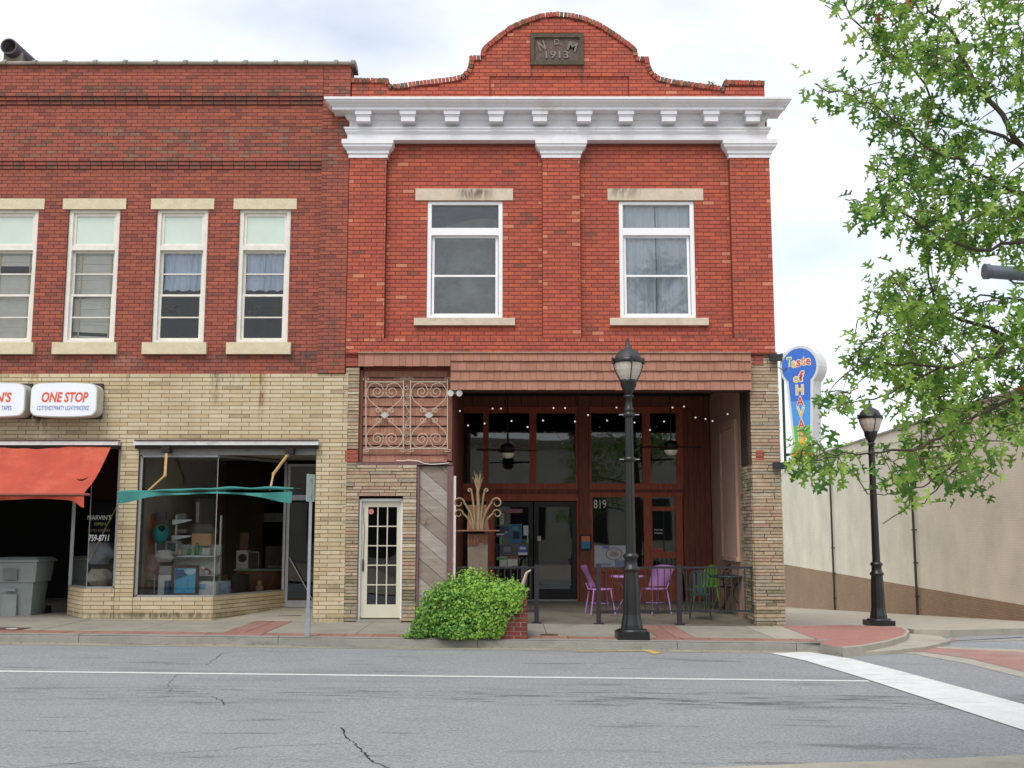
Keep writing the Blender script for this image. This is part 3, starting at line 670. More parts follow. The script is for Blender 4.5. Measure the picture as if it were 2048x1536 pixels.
# rowlock coping along the gable
cop = group_node('coping', cbld)
pts = []
for (x0, z0), (x1, z1) in zip(gable, gable[1:]):
    n = max(1, round(math.hypot(x1 - x0, z1 - z0) / .01))
    pts += [(x0 + (x1 - x0) * i / n, z0 + (z1 - z0) * i / n) for i in range(n)]
pts.append(gable[-1]); acc = 0.0; lastp = pts[0]; seg = [pts[0]]; cnt = 0
CB = [BR[3], BR[1], M('coping_brick_mossy', (112, 84, 66), .9, .3, 12, .4, fine=.2, stain=((84, 88, 52), .7, 7, 1, .55)), M('coping_brick_tan', (156, 104, 78), .9, .2, 12, .4, fine=.2)]
base = Vector(WLOC[cbld.name]); cum = [0]
for p, q in zip(pts, pts[1:]): cum.append(cum[-1] + math.hypot(q[0] - p[0], q[1] - p[1]))
nb = round(cum[-1] / .071); j = 0
for i in range(nb):
    s = (i + .5) * cum[-1] / nb
    while j < len(cum) - 2 and cum[j + 1] < s: j += 1
    p = Vector((pts[j][0], pts[j][1])); d = Vector((pts[min(j + 3, len(pts) - 1)][0] - pts[max(j - 3, 0)][0], pts[min(j + 3, len(pts) - 1)][1] - pts[max(j - 3, 0)][1])).normalized()
    nrm = Vector((-d.y, d.x)); c = p - nrm * (COPE / 2)
    o = bpy.data.objects.new('coping_brick', unit_mesh('coping_brick', random.choice(CB))); COL.objects.link(o); o.parent = cop
    o.location = Vector((c.x, .06 + random.uniform(-.004, .004), c.y)) - base; o.scale = (cum[-1] / nb - .010, .30, COPE + random.uniform(-.006, .012))
    o.rotation_euler = (0, -math.atan2(d.y, d.x), 0)
# moss tuft on the right of the coping
mb = MB(); mx0 = PX(1420, 170, YPAR)
for _ in range(90):
    c = Vector((mx0 + random.gauss(0, .05), YPAR - .10 + random.uniform(0, .05), gable_top(mx0) + random.uniform(-.05, .03)))
    a = Vector((random.uniform(-1, 1), random.uniform(-1, 1), random.uniform(-1, 1))) * .02; b = Vector((random.uniform(-1, 1), random.uniform(-1, 1), random.uniform(0, 1))) * .03
    mb.face([c, c + a, c + b])
tag(mb.build('moss_tuft', M('moss', (96, 112, 58), .95, .3, 20)), 'tuft of green moss growing on the gable coping at right', 'moss')
# date stone
pq = group_node('date_stone', cbld)
PLQ = M('date_stone_dark', (98, 84, 76), .9, .3, 14, .5, 50, fine=.25, stain=((150, 142, 138), .5, 5, 1, .58))
PLF = M('date_stone_frame', (84, 74, 62), .9, .25, 14, .5, 50, fine=.25)
y = YPAR - .02
MB().box(plq[0] + .03, plq[1] - .03, y + .012, y + .07, plq[2] + .03, plq[3] - .03).build('panel', PLQ, pq)
fr = MB(); t = .075
fr.box(plq[0], plq[1], y - .03, y + .07, plq[3] - t, plq[3]); fr.box(plq[0], plq[1], y - .035, y + .07, plq[2], plq[2] + t)
fr.box(plq[0], plq[0] + t, y - .028, y + .07, plq[2] + t, plq[3] - t); fr.box(plq[1] - t, plq[1], y - .028, y + .07, plq[2] + t, plq[3] - t)
fr.build('frame', PLF, pq)
LETM = M('date_letters', (128, 118, 110), .9, .2, 14, .4, 50)
pcx, pcz = (plq[0] + plq[1]) / 2, (plq[2] + plq[3]) / 2
def raised(body, c, w, h, mat, parent, depth=.012, rot=0.0, bold=.02):
    me = text_mesh(body, w, h, bold); mb = MB(); ca, sa = math.cos(rot), math.sin(rot)
    v = [(c[0] + p.co.x * ca - p.co.z * sa, c[1], c[2] + p.co.x * sa + p.co.z * ca) for p in me.vertices]
    mb.idx(v, [tuple(f.vertices) for f in me.polygons]); mb.idx([(x, yy + depth, z) for x, yy, z in v], [])
    for e in me.edges:
        if sum(1 for f in me.polygons if e.key in f.edge_keys) == 1:
            a, b = e.vertices; mb.face([v[a], v[b], (v[b][0], v[b][1] + depth, v[b][2]), (v[a][0], v[a][1] + depth, v[a][2])])
    return mb.build('lettering', mat, parent)
raised('1913', (pcx, y - .006, pcz - .10), .44, .15, LETM, pq)
raised('N', (pcx - .29, y - .006, pcz + .075), .13, .19, LETM, pq, rot=.25)
raised('D.', (pcx + .01, y - .006, pcz + .15), .13, .12, LETM, pq)
raised('M', (pcx + .29, y - .006, pcz + .06), .17, .18, LETM, pq, rot=-.3)
# white entablature: crown, brackets, frieze, architrave, capitals
ent = group_node('cornice', cbld)
Zc = lambda v, yy: PZ(v, yy)
zc1, zc0 = Zc(193, -.57), Zc(219, -.44)
xcl, xcr = PX(652, 200, -.57), PX(1580, 203, -.57)
def mitred(prof, x0, x1, yref, name, mat, parent):       # a moulding whose ends return to the wall
    mb = MB(); n = len(prof)
    Lp = [(x0 - (yref - y), y, z) for y, z in prof]; Rp = [(x1 + (yref - y), y, z) for y, z in prof]
    for i in range(n - 1):
        mb.face([Lp[i], Rp[i], Rp[i + 1], Lp[i + 1]])
        mb.face([(Lp[i][0], .02, Lp[i][2]), Lp[i], Lp[i + 1], (Lp[i + 1][0], .02, Lp[i + 1][2])])
        mb.face([Rp[i], (Rp[i][0], .02, Rp[i][2]), (Rp[i + 1][0], .02, Rp[i + 1][2]), Rp[i + 1]])
    mb.face([Lp[0], (Lp[0][0], .02, Lp[0][2]), (Rp[0][0], .02, Rp[0][2]), Rp[0]])
    mb.face([Lp[-1], Rp[-1], (Rp[-1][0], .02, Rp[-1][2]), (Lp[-1][0], .02, Lp[-1][2])])
    return mb.build(name, mat, parent)
hc = zc1 - zc0; YF = -.16
xf0, xf1 = PX(699, 250, YF), PX(1530, 250, YF)
crown = [(-.57, zc1), (-.57, zc0 + hc * .78), (-.55, zc0 + hc * .76), (-.535, zc0 + hc * .60), (-.49, zc0 + hc * .44), (-.475, zc0 + hc * .40), (-.475, zc0 + hc * .34), (-.44, zc0 + hc * .30), (-.44, zc0)]
mitred(crown, xf0, xf1, YF, 'crown_moulding', CORN, ent)
zs1 = zc0 - .002; zfr0 = Zc(257, YF)
mitred([(YF, zs1), (YF, zfr0)], xf0, xf1, YF, 'frieze', CORN, ent)
mitred([(YF - .07, zs1 - .0), (YF - .07, zs1 - .05), (YF - .03, zs1 - .10), (YF - .002, zs1 - .11)], xf0, xf1, YF, 'bed_moulding', CORN, ent)
zm0 = Zc(279, -.21)
hm = zfr0 - zm0
mitred([(-.25, zfr0 + .0), (-.25, zfr0 - hm * .14), (-.23, zfr0 - hm * .17), (-.23, zfr0 - hm * .34), (-.20, zfr0 - hm * .52), (-.19, zfr0 - hm * .60), (-.19, zm0)], xf0 + .0, xf1 - .0, YF, 'architrave', CORN, ent)
bwid = .30
for u in (727, 816, 904, 992, 1080, 1168, 1251.5, 1337, 1422, 1505.5):
    x = PX(u, 230, -.36); mb = MB()
    mb.box(x - bwid / 2, x + bwid / 2, -.42, YF - .06, zs1 - .075, zs1 - .001)
    mb.prism([(x - bwid * .42, zs1 - .20), (x + bwid * .42, zs1 - .20), (x + bwid * .42, zs1 - .076), (x - bwid * .42, zs1 - .076)], -.385, YF - .02)
    mb.box(x - bwid * .45, x + bwid * .45, -.40, YF - .05, zs1 - .10, zs1 - .076)
    mb.build('bracket', CORN, ent)
zcap1, zcap0 = zm0 - .001, Zc(315, -.14)
hh = zcap1 - zcap0
for a, b in pil:
    def cap(prof, a=a, b=b): return mitred(prof, a, b, YP, 'capital', CORN, ent)
    cap([(-.25, zcap1), (-.25, zcap1 - hh * .26), (-.235, zcap1 - hh * .3), (-.225, zcap1 - hh * .42), (-.165, zcap1 - hh * .62), (-.16, zcap1 - hh * .76), (-.135, zcap1 - hh * .78), (-.135, zcap0)])
# upper windows of the corner building
def sash_window(parent, x0, x1, z0, z1, y, kind):
    w = group_node('window', parent); fw = .075; mb = MB()
    mb.box(x0, x0 + fw, y, y + .14, z0, z1); mb.box(x1 - fw, x1, y, y + .14, z0, z1)
    mb.box(x0 + fw, x1 - fw, y, y + .14, z1 - .055, z1); mb.box(x0 + fw, x1 - fw, y, y + .14, z0, z0 + .055)
    zt_ = z0 + (z1 - z0) * .745; mb.box(x0 + fw, x1 - fw, y + .006, y + .14, zt_ - .075, zt_ + .06)
    mb.build('frame', WHITE, w)
    zm_ = z0 + .05 + (zt_ - .075 - z0 - .05) * .495; sf = .045
    for (a, b, yy) in ((zm_ - .02, zt_ - .078, y + .075), (z0 + .058, zm_ + .02, y + .045)):
        s = MB(); xa, xb = x0 + fw + .012, x1 - fw - .012
        s.box(xa, xa + sf, yy, yy + .028, a, b); s.box(xb - sf, xb, yy, yy + .028, a, b)
        s.box(xa + sf, xb - sf, yy, yy + .028, b - sf * .8, b); s.box(xa + sf, xb - sf, yy, yy + .028, a, a + sf * .8)
        s.build('sash', WHITE, w)
        MB().box(xa + sf, xb - sf, yy + .012, yy + .017, a + sf * .8, b - sf * .8).build('pane', GLASS, w)
    MB().box(x0 + fw, x1 - fw, y + .075, y + .08, zt_ + .06, z1 - .055).build('pane', GLASS, w)
    return w
for i, (x0, x1, z0, z1) in enumerate(win):
    w = sash_window(cbld, x0 + .003, x1 - .003, z0 + .002, z1 - .002, .03, i)
    cx = (x0 + x1) / 2
    lt = (PX(831 if i == 0 else 1215, 389), PX(1026 if i == 0 else 1406, 389)); sl_ = (PX(828 if i == 0 else 1220, 642, -.05), PX(1030 if i == 0 else 1417, 642, -.05))
    MB().box(lt[0], lt[1], -.016, .2, PZ(401), PZ(377.5)).build('lintel', LIME, w)
    MB().box(sl_[0], sl_[1], -.075, .12, PZ(650, -.075), PZ(635.5, -.075)).build('sill', LIME, w)
    rb = MB(); D = 2.2                                       # the room behind the glass
    rb.box(x0 - .4, x1 + .4, .33, .36, z0 - .4, z0 - .37); rb.face([(x0 - .5, D, z0 - .5), (x1 + .5, D, z0 - .5), (x1 + .5, D, z1 + .3), (x0 - .5, D, z1 + .3)])
    for xx in (x0 - .5, x1 + .5): rb.face([(xx, .33, z0 - .5), (xx, D, z0 - .5), (xx, D, z1 + .3), (xx, .33, z1 + .3)])
    rb.face([(x0 - .5, .33, z0 - .5), (x1 + .5, .33, z0 - .5), (x1 + .5, D, z0 - .5), (x0 - .5, D, z0 - .5)]); rb.face([(x0 - .5, .33, z1 + .3), (x1 + .5, .33, z1 + .3), (x1 + .5, D, z1 + .3), (x0 - .5, D, z1 + .3)])
    rb.build('room', M('upstairs_room', (176, 174, 166), .95, .2, 2), w)
def curtain(x0, x1, z0, z1, y, mat, label, name='curtain', folds=9, wavy=0.0, amp=.03):
    ph = random.random() * 6
    def fn(a, b):
        sx = x0 + (x1 - x0) * a
        return (sx + .01 * math.sin(a * 31 + b * 3), y + amp * math.sin(a * folds * 6.283 + ph + .8 * math.sin(b * 2)) * (.7 + .3 * b) + .012 * math.sin(a * 53), z1 + (z0 - z1) * b + (wavy * math.sin(a * folds * 6.283 * .5) if b > .9 else 0))
    return tag(MB().sheet(fn, folds * 8, 8).build(name, mat), label, 'curtain')
SHEER = M('sheer_curtain', (226, 232, 240), .9, .05, 3)
x0, x1, z0, z1 = win[1]; cm = (x0 + x1) / 2
curtain(x0 + .02, cm - .01, z0 - .1, z1 + .1, .22, SHEER, 'white curtain, left half, in the right window below the cornice', folds=5)
curtain(cm + .01, x1 - .02, z0 - .1, z1 + .1, .22, SHEER, 'white curtain, right half, in the right window below the cornice', folds=5)
x0, x1, z0, z1 = win[0]
def reflection_folds(a, b):  # added sheet: its folds and grey tones stand in for the pane's reflections
    q = (a * 2.4 + b, b * 3.4, .7); f = abs(mnoise.noise(q)) * .42 + .10 * abs(mnoise.noise((a * 6 + b * 4, b * 6, 2.2)))
    return (x0 - .1 + (x1 - x0 + .2) * a, .42 + f + .25 * max(0, .5 - abs(a - .5)) * b, z0 - .2 + (z1 - z0) * 1.02 * b - .5 * (a - .62) ** 2 * b * 2.2)
tag(MB().sheet(reflection_folds, 30, 30).build('reflection_sheet', M('reflection_grey', (146, 146, 138), .6, .4, 1.5, stain=((96, 96, 90), .7, 1.8, 1.4, .5))), 'added rumpled grey sheet imitating reflections in the left window below the cornice', 'sheet')
# shell: sides, roof, upper back
sh = MB(); zroof = z_par + .2
sh.box(XE - .3, XE - .02, .33, DEEP, -1.6, zroof); sh.box(XL + .01, XL + .25, .33, DEEP, -.5, zroof)
sh.box(XL + .26, XE - .31, DEEP - .3, DEEP, -1, zroof); sh.build('side_wall', brick_tex('side_wall_brick', (160, 76, 62), (146, 68, 56), (120, 66, 56), .2185, .0745, .012), cbld)
MB().box(XL + .26, XE - .31, .33, DEEP - .31, zroof - .35, zroof - .2).build('roof', flat('roof_tar', (60, 58, 56), .95), cbld)
# ------------------------------------------------------------------ ground floor of the corner building
Z0 = 0.0
# shingled fascia: backing + shingles, 4 courses on the right, one wide course on the left
fx0, fx1, fxm = PX(716, 720, -.2), PX(1503, 740, -.2), PX(901, 745, -.2)
fz = [PZ(v, -.2) for v in (706, 721.5, 741, 760.5, 779.5)]
fas = MB(); fas.box(fx0, fx1, -.13, .33, fz[1], fz[0] - .002); fas.box(fxm, fx1, -.13, .33, fz[4] + .01, fz[1] - .001); fas.box(fx0, fxm - .001, -.13, .33, PZ(732, -.2) + .01, fz[1] - .001)
SHB = M('shingle_backing', (84, 56, 44), .9, .2, 4)
fm = fas.build('shingle_fascia', SHB, cbld)
MB().box(fx0 - .0, fx1, -.2, .02, fz[0], fz[0] + .025).build('fascia_cap', M('cap_flashing', (156, 128, 112), .8, .25, 6, .3), cbld)
sh_list = []
def shingle_rows(x0, x1, zs, yt, yb, pieces):
    for i in range(len(zs) - 1):
        x = x0
        while x < x1 - .02:
            w = min(random.uniform(.10, .19), x1 - x)
            if x1 - x - w < .05: w = x1 - x
            pieces.append((x + .002, x + w - .002, zs[i + 1] + random.uniform(-.004, .004), zs[i] + .02, yt, yb + random.uniform(-.004, .004), random.choice([0, 0, 1, 2]))); x += w
shingle_rows(fxm, fx1, fz, -.165, -.2, sh_list)
shingle_rows(fx0, fxm, [fz[0], PZ(732, -.2)], -.165, -.2, sh_list)
# recessed shingle panel under it on the left
qx0, qx1 = PX(726, 830, .05), PX(895, 830, .05)
qz = [PZ(v, .05) for v in (733, 754, 774, 793.5, 812.5, 832, 851.5, 871, 890, 909, 924)]
shingle_rows(qx0, qx1, qz, .065, .04, sh_list)
SHM = {}
def shingle_mesh(mi):
    if mi not in SHM:
        mb = MB(); mb.idx([(-.5, 0, 0), (.5, 0, 0), (.5, 1, 0), (-.5, 1, 0), (-.5, .72, 1), (.5, .72, 1), (.5, 1, 1), (-.5, 1, 1)], [(0, 1, 5, 4), (1, 2, 6, 5), (2, 3, 7, 6), (3, 0, 4, 7), (4, 5, 6, 7), (3, 2, 1, 0)])
        SHM[mi] = mb.mesh('shingle', SHG[mi])
    return SHM[mi]
sh_list.sort(key=lambda s: -(s[1] - s[0]) * (s[3] - s[2]))
base = Vector(WLOC[cbld.name])
for s in sh_list[:300]:
    o = bpy.data.objects.new('shingle', shingle_mesh(s[6])); COL.objects.link(o); o.parent = fm
    o.location = Vector(((s[0] + s[1]) / 2, s[5], s[2])) - base; o.scale = (s[1] - s[0], (s[4] - s[5]) + .02, s[3] - s[2])
if len(sh_list) > 300:
    mb = MB()
    for s in sh_list[300:]:
        d = s[4] - s[5] + .02; mb.idx([(s[0], s[5], s[2]), (s[1], s[5], s[2]), (s[1], s[5] + d * .72, s[3]), (s[0], s[5] + d * .72, s[3])], [(0, 1, 2, 3)], s[6])
        mb.face([(s[0], s[5], s[2]), (s[0], s[5] + d, s[2]), (s[1], s[5] + d, s[2]), (s[1], s[5], s[2])], s[6])
    mb.build('shingles', SHG, fm, kind='stuff')
TRIM = M('brown_trim', (118, 72, 58), .75, .2, 5, .3, 40, stretch=(5, 5, .6))
MAUVE = M('mauve_trim', (112, 84, 84), .8, .2, 5, .3, 40, stretch=(5, 5, .6))
zp0 = PZ(925, .05); zptop = PZ(731, .05)
pb = MB(); pb.box(PX(718, 830, .05), PX(905, 830, .0) - .002, .066, .30, zp0, zptop + .1); pb.build('panel_backing', SHB, cbld)
MB().box(PX(718, 830, .02), qx0 - .004, .01, .065, zp0, zptop + .06).build('panel_trim', TRIM, cbld)
MB().box(qx1 + .004, PX(905, 830, .0) - .004, -.02, .065, zp0 + .03, zptop + .06).build('panel_trim', TRIM, cbld)
MB().box(PX(714, 922, -.03), PX(905, 925, -.03), -.05, .3, zp0 - .05, zp0 - .002).build('panel_ledge', MAUVE, cbld)
# stone: left pier, door surround, right pier
YS = -.05
stone = MB()
sx0 = PX(690, 800, YS); sxa = PX(719, 830, YS); sxb = PX(833, 1000, YS); dx0, dx1 = PX(716, 1100, YS), PX(804, 1100, YS)
zs_top = PZ(733, YS); z_ledge = zp0 - .052; zd = PZ(992, YS)
zg = lambda x: side_z(x, 0) - .01
stone.box(sx0, sxa - .01, YS + .03, .3, z_ledge, zs_top)
stone.box(sx0, dx0, YS + .03, .25, zg(dx0) - .05, z_ledge - .001); stone.box(dx1, sxb, YS + .03, .25, zg(dx0) - .05, z_ledge - .001); stone.box(dx0 + .001, dx1 - .001, YS + .03, .25, zd, z_ledge - .001)
stm = stone.build('stone_cladding', STMORTAR, cbld); stone = MB()
rx0, rx1 = PX(1503, 900, YS), PX(1563, 1000, YS)
rxt = PX(1553, 760, YS)
XS = rx0                                     # inner face of the right pier (porch side)
zr_top = PZ(704, YS); zlow = PZ(925, YS)
stone.box(XS + .03, XE + .04, YS + .03, .95, zg(XE) - .15, zlow); stone.box(XS + .03, XE + .04, YS + .03, .32, zlow + .001, zr_top)
stone.build('stone_pier', STMORTAR, cbld)
sb = []
def pick_st(e0, e1, zm, a, b):
    r = random.random()
    if zm < .75 and r < .55: return random.choice([5, 3])
    return 4 if r < .08 else 3 if r < .2 else 2 if r < .34 else 1 if r < .62 else 0
ZR = []; z = zg(XE) - .02
while z < zr_top - .03:
    h = random.uniform(.05, .072); ZR.append((z, min(z + h, zr_top))); z += h
def iv_left(zm):
    if zm > z_ledge: return [(sx0, sxa - .012)] if zm < zs_top else []
    if zm > zd: return [(sx0, sxb)]
    return [(sx0, dx0), (dx1, sxb)]
zpatch0, zpatch1 = PZ(922, YS), PZ(899, YS)
def skip_patch(iv):
    return lambda zm: [] if (zpatch0 < zm < zpatch1 and zm > z_ledge) else iv(zm)
sb += lay([r for r in ZR if r[0] > zg(sx0)], 0, .3, .011, skip_patch(iv_left), YS, 0, pick_st, .012, lens=(.16, .5))
sb += lay([r for r in ZR], 0, .3, .011, lambda zm: [] if zm > zr_top else [(XS if zm < zlow else XS + .0, XE + .05)], YS, 0, pick_st, .012, lens=(.16, .5))
# red brick patches beside the stone
for (a, b, c, d) in ((690, 716, 706, 733), (690, 716, 900, 924), (1505, 1526, 702, 730), (1512, 1527, 900, 921)):
    x_0, x_1, z_1, z_0 = PX(a, (c + d) / 2, YS), PX(b, (c + d) / 2, YS), PZ(c, YS), PZ(d, YS)
    pt = MB().box(x_0, x_1, YS + .0, .05, z_0 + .004, z_1 - .004).build('brick_patch', MORTAR, cbld)
    for k, (q0, q1) in enumerate(course_rows(z_0, z_1, .0745)): MB().box(x_0, x_1, YS - .012, -.01, q0 + .005, q1 - .005).build('brick', BR[3], pt)
place_bricks(sb, ST, stm, 'stone', .05, 300, 'stonework')
rs = MB()                                                  # stones of the pier's inner return (porch side), real courses
for z0_, z1_ in ZR:
    if z1_ > zlow: break
    y = YS + .05
    while y < .95:
        w = random.uniform(.18, .45); y1_ = min(y + w, .95)
        rs.box(XS - .012 + random.uniform(-.008, .008), XS + .04, y + .005, y1_ - .005, z0_ + .005, z1_ - .005, random.choice([0, 1, 3, 3, 5])); y = y1_
rs.build('return_stonework', ST, stm, kind='stuff')
es = MB()                                                  # right flank of the pier at the corner
for z0_, z1_ in ZR:
    y = YS + .05
    while y < .9:
        w = random.uniform(.18, .45); y1_ = min(y + w, .9)
        es.box(XE + .03, XE + .055 + random.uniform(-.008, .008), y + .005, y1_ - .005, z0_ + .005, z1_ - .005, random.choice([0, 1, 2, 3])); y = y1_
es.build('flank_stonework', ST, stm, kind='stuff')
# french door
DOOR = M('door_cream_paint', (206, 202, 182), .55, .06, 4)
fd = group_node('french_door', cbld)
yd = .10; ex0, ex1 = PX(722, 1110, yd), PX(802, 1110, yd); ez0, ez1 = PZ(1229, yd), PZ(1003, yd)
mb = MB(); mb.box(ex0 - .05, ex0, yd - .06, yd + .12, ez0 - .08, ez1 + .04); mb.box(ex1, ex1 + .03, yd - .04, yd + .12, ez0 - .08, ez1 + .04); mb.box(ex0, ex1, yd - .04, yd + .12, ez1 + .002, ez1 + .05)
mb.build('door_frame', WHITE, fd)
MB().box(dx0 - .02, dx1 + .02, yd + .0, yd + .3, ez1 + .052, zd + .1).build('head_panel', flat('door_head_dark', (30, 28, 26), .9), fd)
MB().box(dx0, dx1, -.08, .28, zg(dx0) - .02, ez0 - .082).build('threshold', CONC, fd)
gx0, gx1, gz0, gz1 = PX(735, 1110, yd), PX(793, 1110, yd), PZ(1209, yd), PZ(1014, yd)
mb = MB(); mb.box(ex0 + .003, gx0, yd, yd + .045, ez0 - .06, ez1); mb.box(gx1, ex1 - .003, yd, yd + .045, ez0 - .06, ez1); mb.box(gx0, gx1, yd, yd + .045, gz1, ez1); mb.box(gx0, gx1, yd, yd + .045, ez0 - .06, gz0)
mb.build('door_leaf', DOOR, fd)
for i in (1, 2): x = gx0 + (gx1 - gx0) * i / 3; MB().box(x - .009, x + .009, yd + .005, yd + .04, gz0, gz1).build('muntin', DOOR, fd)
for i in range(1, 5): z = gz0 + (gz1 - gz0) * i / 5; MB().box(gx0, gx1, yd + .007, yd + .038, z - .009, z + .009).build('muntin', DOOR, fd)
for i in range(3):
    for j in range(5):
        a = gx0 + (gx1 - gx0) * i / 3; c = gz0 + (gz1 - gz0) * j / 5
        MB().box(a + .009, a + (gx1 - gx0) / 3 - .009, yd + .02, yd + .024, c + .009, c + (gz1 - gz0) / 5 - .009).build('pane', GLASS, fd)
MB().box(ex0 + .03, ex0 + .055, yd - .03, yd - .001, PZ(1142, yd), PZ(1119, yd)).build('handle', flat('bronze', (70, 60, 48), .4, metal=.6), fd)
stx, stz = PX(742, 1023, yd), PZ(1023, yd); mb = MB(); mb.face([(stx + .05 * math.cos(a * .449), yd + .016, stz + .05 * math.sin(a * .449)) for a in range(14)])
mb.build('sticker', flat('sticker_pink', (196, 120, 124), .5), fd)
MB().tube([(ex0 + .035, yd - .006, PZ(1015, yd)), (ex0 + .04, yd - .006, PZ(1040, yd)), (ex0 + .062, yd - .006, PZ(1062, yd)), (ex0 + .05, yd - .006, PZ(1090, yd)), (ex0 + .045, yd - .006, PZ(1119, yd))], .006, 5).build('cord', flat('cord_grey', (110, 108, 100), .7), fd)
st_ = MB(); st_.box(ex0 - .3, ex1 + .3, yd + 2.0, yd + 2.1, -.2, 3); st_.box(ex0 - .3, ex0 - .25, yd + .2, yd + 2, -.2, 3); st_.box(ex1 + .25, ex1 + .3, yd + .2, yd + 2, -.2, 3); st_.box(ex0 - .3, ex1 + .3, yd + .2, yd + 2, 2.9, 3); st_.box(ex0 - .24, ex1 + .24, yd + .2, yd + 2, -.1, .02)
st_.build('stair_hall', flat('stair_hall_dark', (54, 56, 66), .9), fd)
# diagonal weathered planks
PLK = [M('weathered_plank', (150, 140, 130), .9, .22, 3, .4, 30, stretch=(1, 1, 5), stain=((104, 84, 68), .6, 3.5, 2, .58)), M('weathered_plank_pale', (160, 152, 143), .9, .2, 3, .4, 30, stretch=(1, 1, 5)), M('weathered_plank_brown', (138, 126, 116), .9, .24, 3, .4, 30, stretch=(1, 1, 5))]
pp = group_node('plank_panel', cbld); yk = .02
kx0, kx1 = PX(838, 1050, yk), PX(894, 1050, yk); kz1, kz0 = zp0 - .07, zg(0) - .02
def clip(poly, ax, lim, keep):
    out = []
    for i in range(len(poly)):
        a, b = poly[i], poly[(i + 1) % len(poly)]; ia, ib = (a[ax] - lim) * keep >= 0, (b[ax] - lim) * keep >= 0
        if ia: out.append(a)
        if ia != ib:
            t = (lim - a[ax]) / (b[ax] - a[ax]); out.append((a[0] + (b[0] - a[0]) * t, a[1] + (b[1] - a[1]) * t))
    return out
ang = R(-40); dv = Vector((math.cos(ang), math.sin(ang))); nv = Vector((-dv.y, dv.x)); pw = .245
for i in range(-4, 16):
    c = Vector(((kx0 + kx1) / 2, kz0)) + nv * (i * pw)
    q = [c - dv * 2 + nv * .004, c + dv * 2 + nv * .004, c + dv * 2 + nv * (pw - .004), c - dv * 2 + nv * (pw - .004)]
    poly = [(a.x, a.y) for a in q]
    for ax, lim, kp in ((0, kx0, 1), (0, kx1, -1), (1, kz0, 1), (1, kz1, -1)):
        poly = clip(poly, ax, lim, kp) if poly else poly
    if len(poly) >= 3: MB().prism(poly, yk + random.uniform(-.004, .006), yk + .03).build('plank', PLK[i % 3], pp)
MB().box(kx0, kx1, yk + .031, yk + .08, kz0, kz1).build('backing', flat('plank_gap', (30, 26, 24), .9), pp)
mb = MB(); mb.box(sxb + .004, kx0 - .001, -.03, .12, kz0, kz1 + .01); mb.box(kx1 + .001, PX(906, 1050, .0), -.03, .12, kz0, kz1 + .01); mb.build('frame', MAUVE, pp)
hx, hz = PX(853, 1042, yk), PZ(1042, yk); MB().tube([(hx, yk - .01, hz + .05), (hx - .012, yk - .05, hz + .02), (hx - .012, yk - .05, hz - .03), (hx - .02, yk - .01, hz - .06)], .008, 6).build('handle', flat('brass_pull', (150, 128, 84), .5, metal=.4), pp)

# ------------------------------------------------------------------ porch: floor, ceiling, side walls, wooden shop front
XA = PX(906, 1000, 0)                  # left wall of the porch
YBK = 4.2
def fl(y): return .0 + .03 * y         # the porch floor rises a little to the back
porch = group_node('porch', cbld)
mb = MB(); mb.idx([(XA, -.0, side_z(XA, 0) + .002), (XS + .03, -.0, side_z(XS, 0) + .002), (XS + .03, YBK, fl(YBK)), (XA, YBK, fl(YBK))], [(0, 1, 2, 3)]); mb.build('floor', M('porch_concrete', (118, 112, 100), .7, .2, 2, .3, 100, fine=.15, stain=((84, 78, 70), .6, 1.5, 1, .5)), porch)
ZC = 4.55
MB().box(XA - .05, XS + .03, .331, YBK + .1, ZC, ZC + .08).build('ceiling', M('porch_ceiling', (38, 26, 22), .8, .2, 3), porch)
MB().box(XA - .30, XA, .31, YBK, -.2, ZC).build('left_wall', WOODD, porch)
mb = MB(); mb.box(XA - .0, XA + .05, .005, .10, .0, 2.6); mb.build('left_jamb', OLDWHITE, porch)
BEIGE = M('beige_side_wall', (186, 152, 134), .8, .1, 2, .2, 60, stain=((150, 118, 104), .5, 1.2, 1, .55))
MB().box(XS + .031, XS + .2, .96, YBK, -.2, ZC).build('right_wall', BEIGE, porch)
MB().box(XS + .02, XS + .2, .33, .955, zlow + .002, ZC).build('right_wall', M('dark_side_trim', (70, 58, 52), .85, .4, 8), porch)
bw = group_node('boarded_window', cbld); by0, by1, bz0, bz1 = 1.35, 3.0, 1.12, 3.75
mb = MB(); t = .12
mb.box(XS - .02, XS + .03, by0, by0 + t, bz0, bz1); mb.box(XS - .02, XS + .03, by1 - t, by1, bz0, bz1); mb.box(XS - .025, XS + .03, by0 - .02, by1 + .02, bz1 - t, bz1 + .02); mb.box(XS - .05, XS + .03, by0 - .03, by1 + .03, bz0 - .08, bz0)
mb.build('frame', BEIGE, bw); MB().box(XS + .012, XS + .03, by0 + t, by1 - t, bz0, bz1 - t).build('board', M('board_beige', (196, 168, 152), .8, .06, 2), bw)
# the wooden front
sf = group_node('shop_front', cbld); Y = YBK
def bx(u0, u1, v0, v1, name, mat, y0=0.0, y1=.12, parent=None):
    xa, xb = PX(u0, (v0 + v1) / 2, Y + y0), PX(u1, (v0 + v1) / 2, Y + y0)
    return MB().box(xa, xb, Y + y0, Y + y1, PZ(v1, Y + y0), PZ(v0, Y + y0)).build(name, mat, parent or sf)
zF = PZ(1202, Y)
def pane(u0, u1, v0, v1, mat=PORCHGLASS): bx(u0, u1, v0, v1, 'pane', mat, .05, .056)
def member(u0, u1, v0, v1, y0=0.0, y1=.12): bx(u0, u1, v0, v1, 'timber', WOOD, y0, y1)
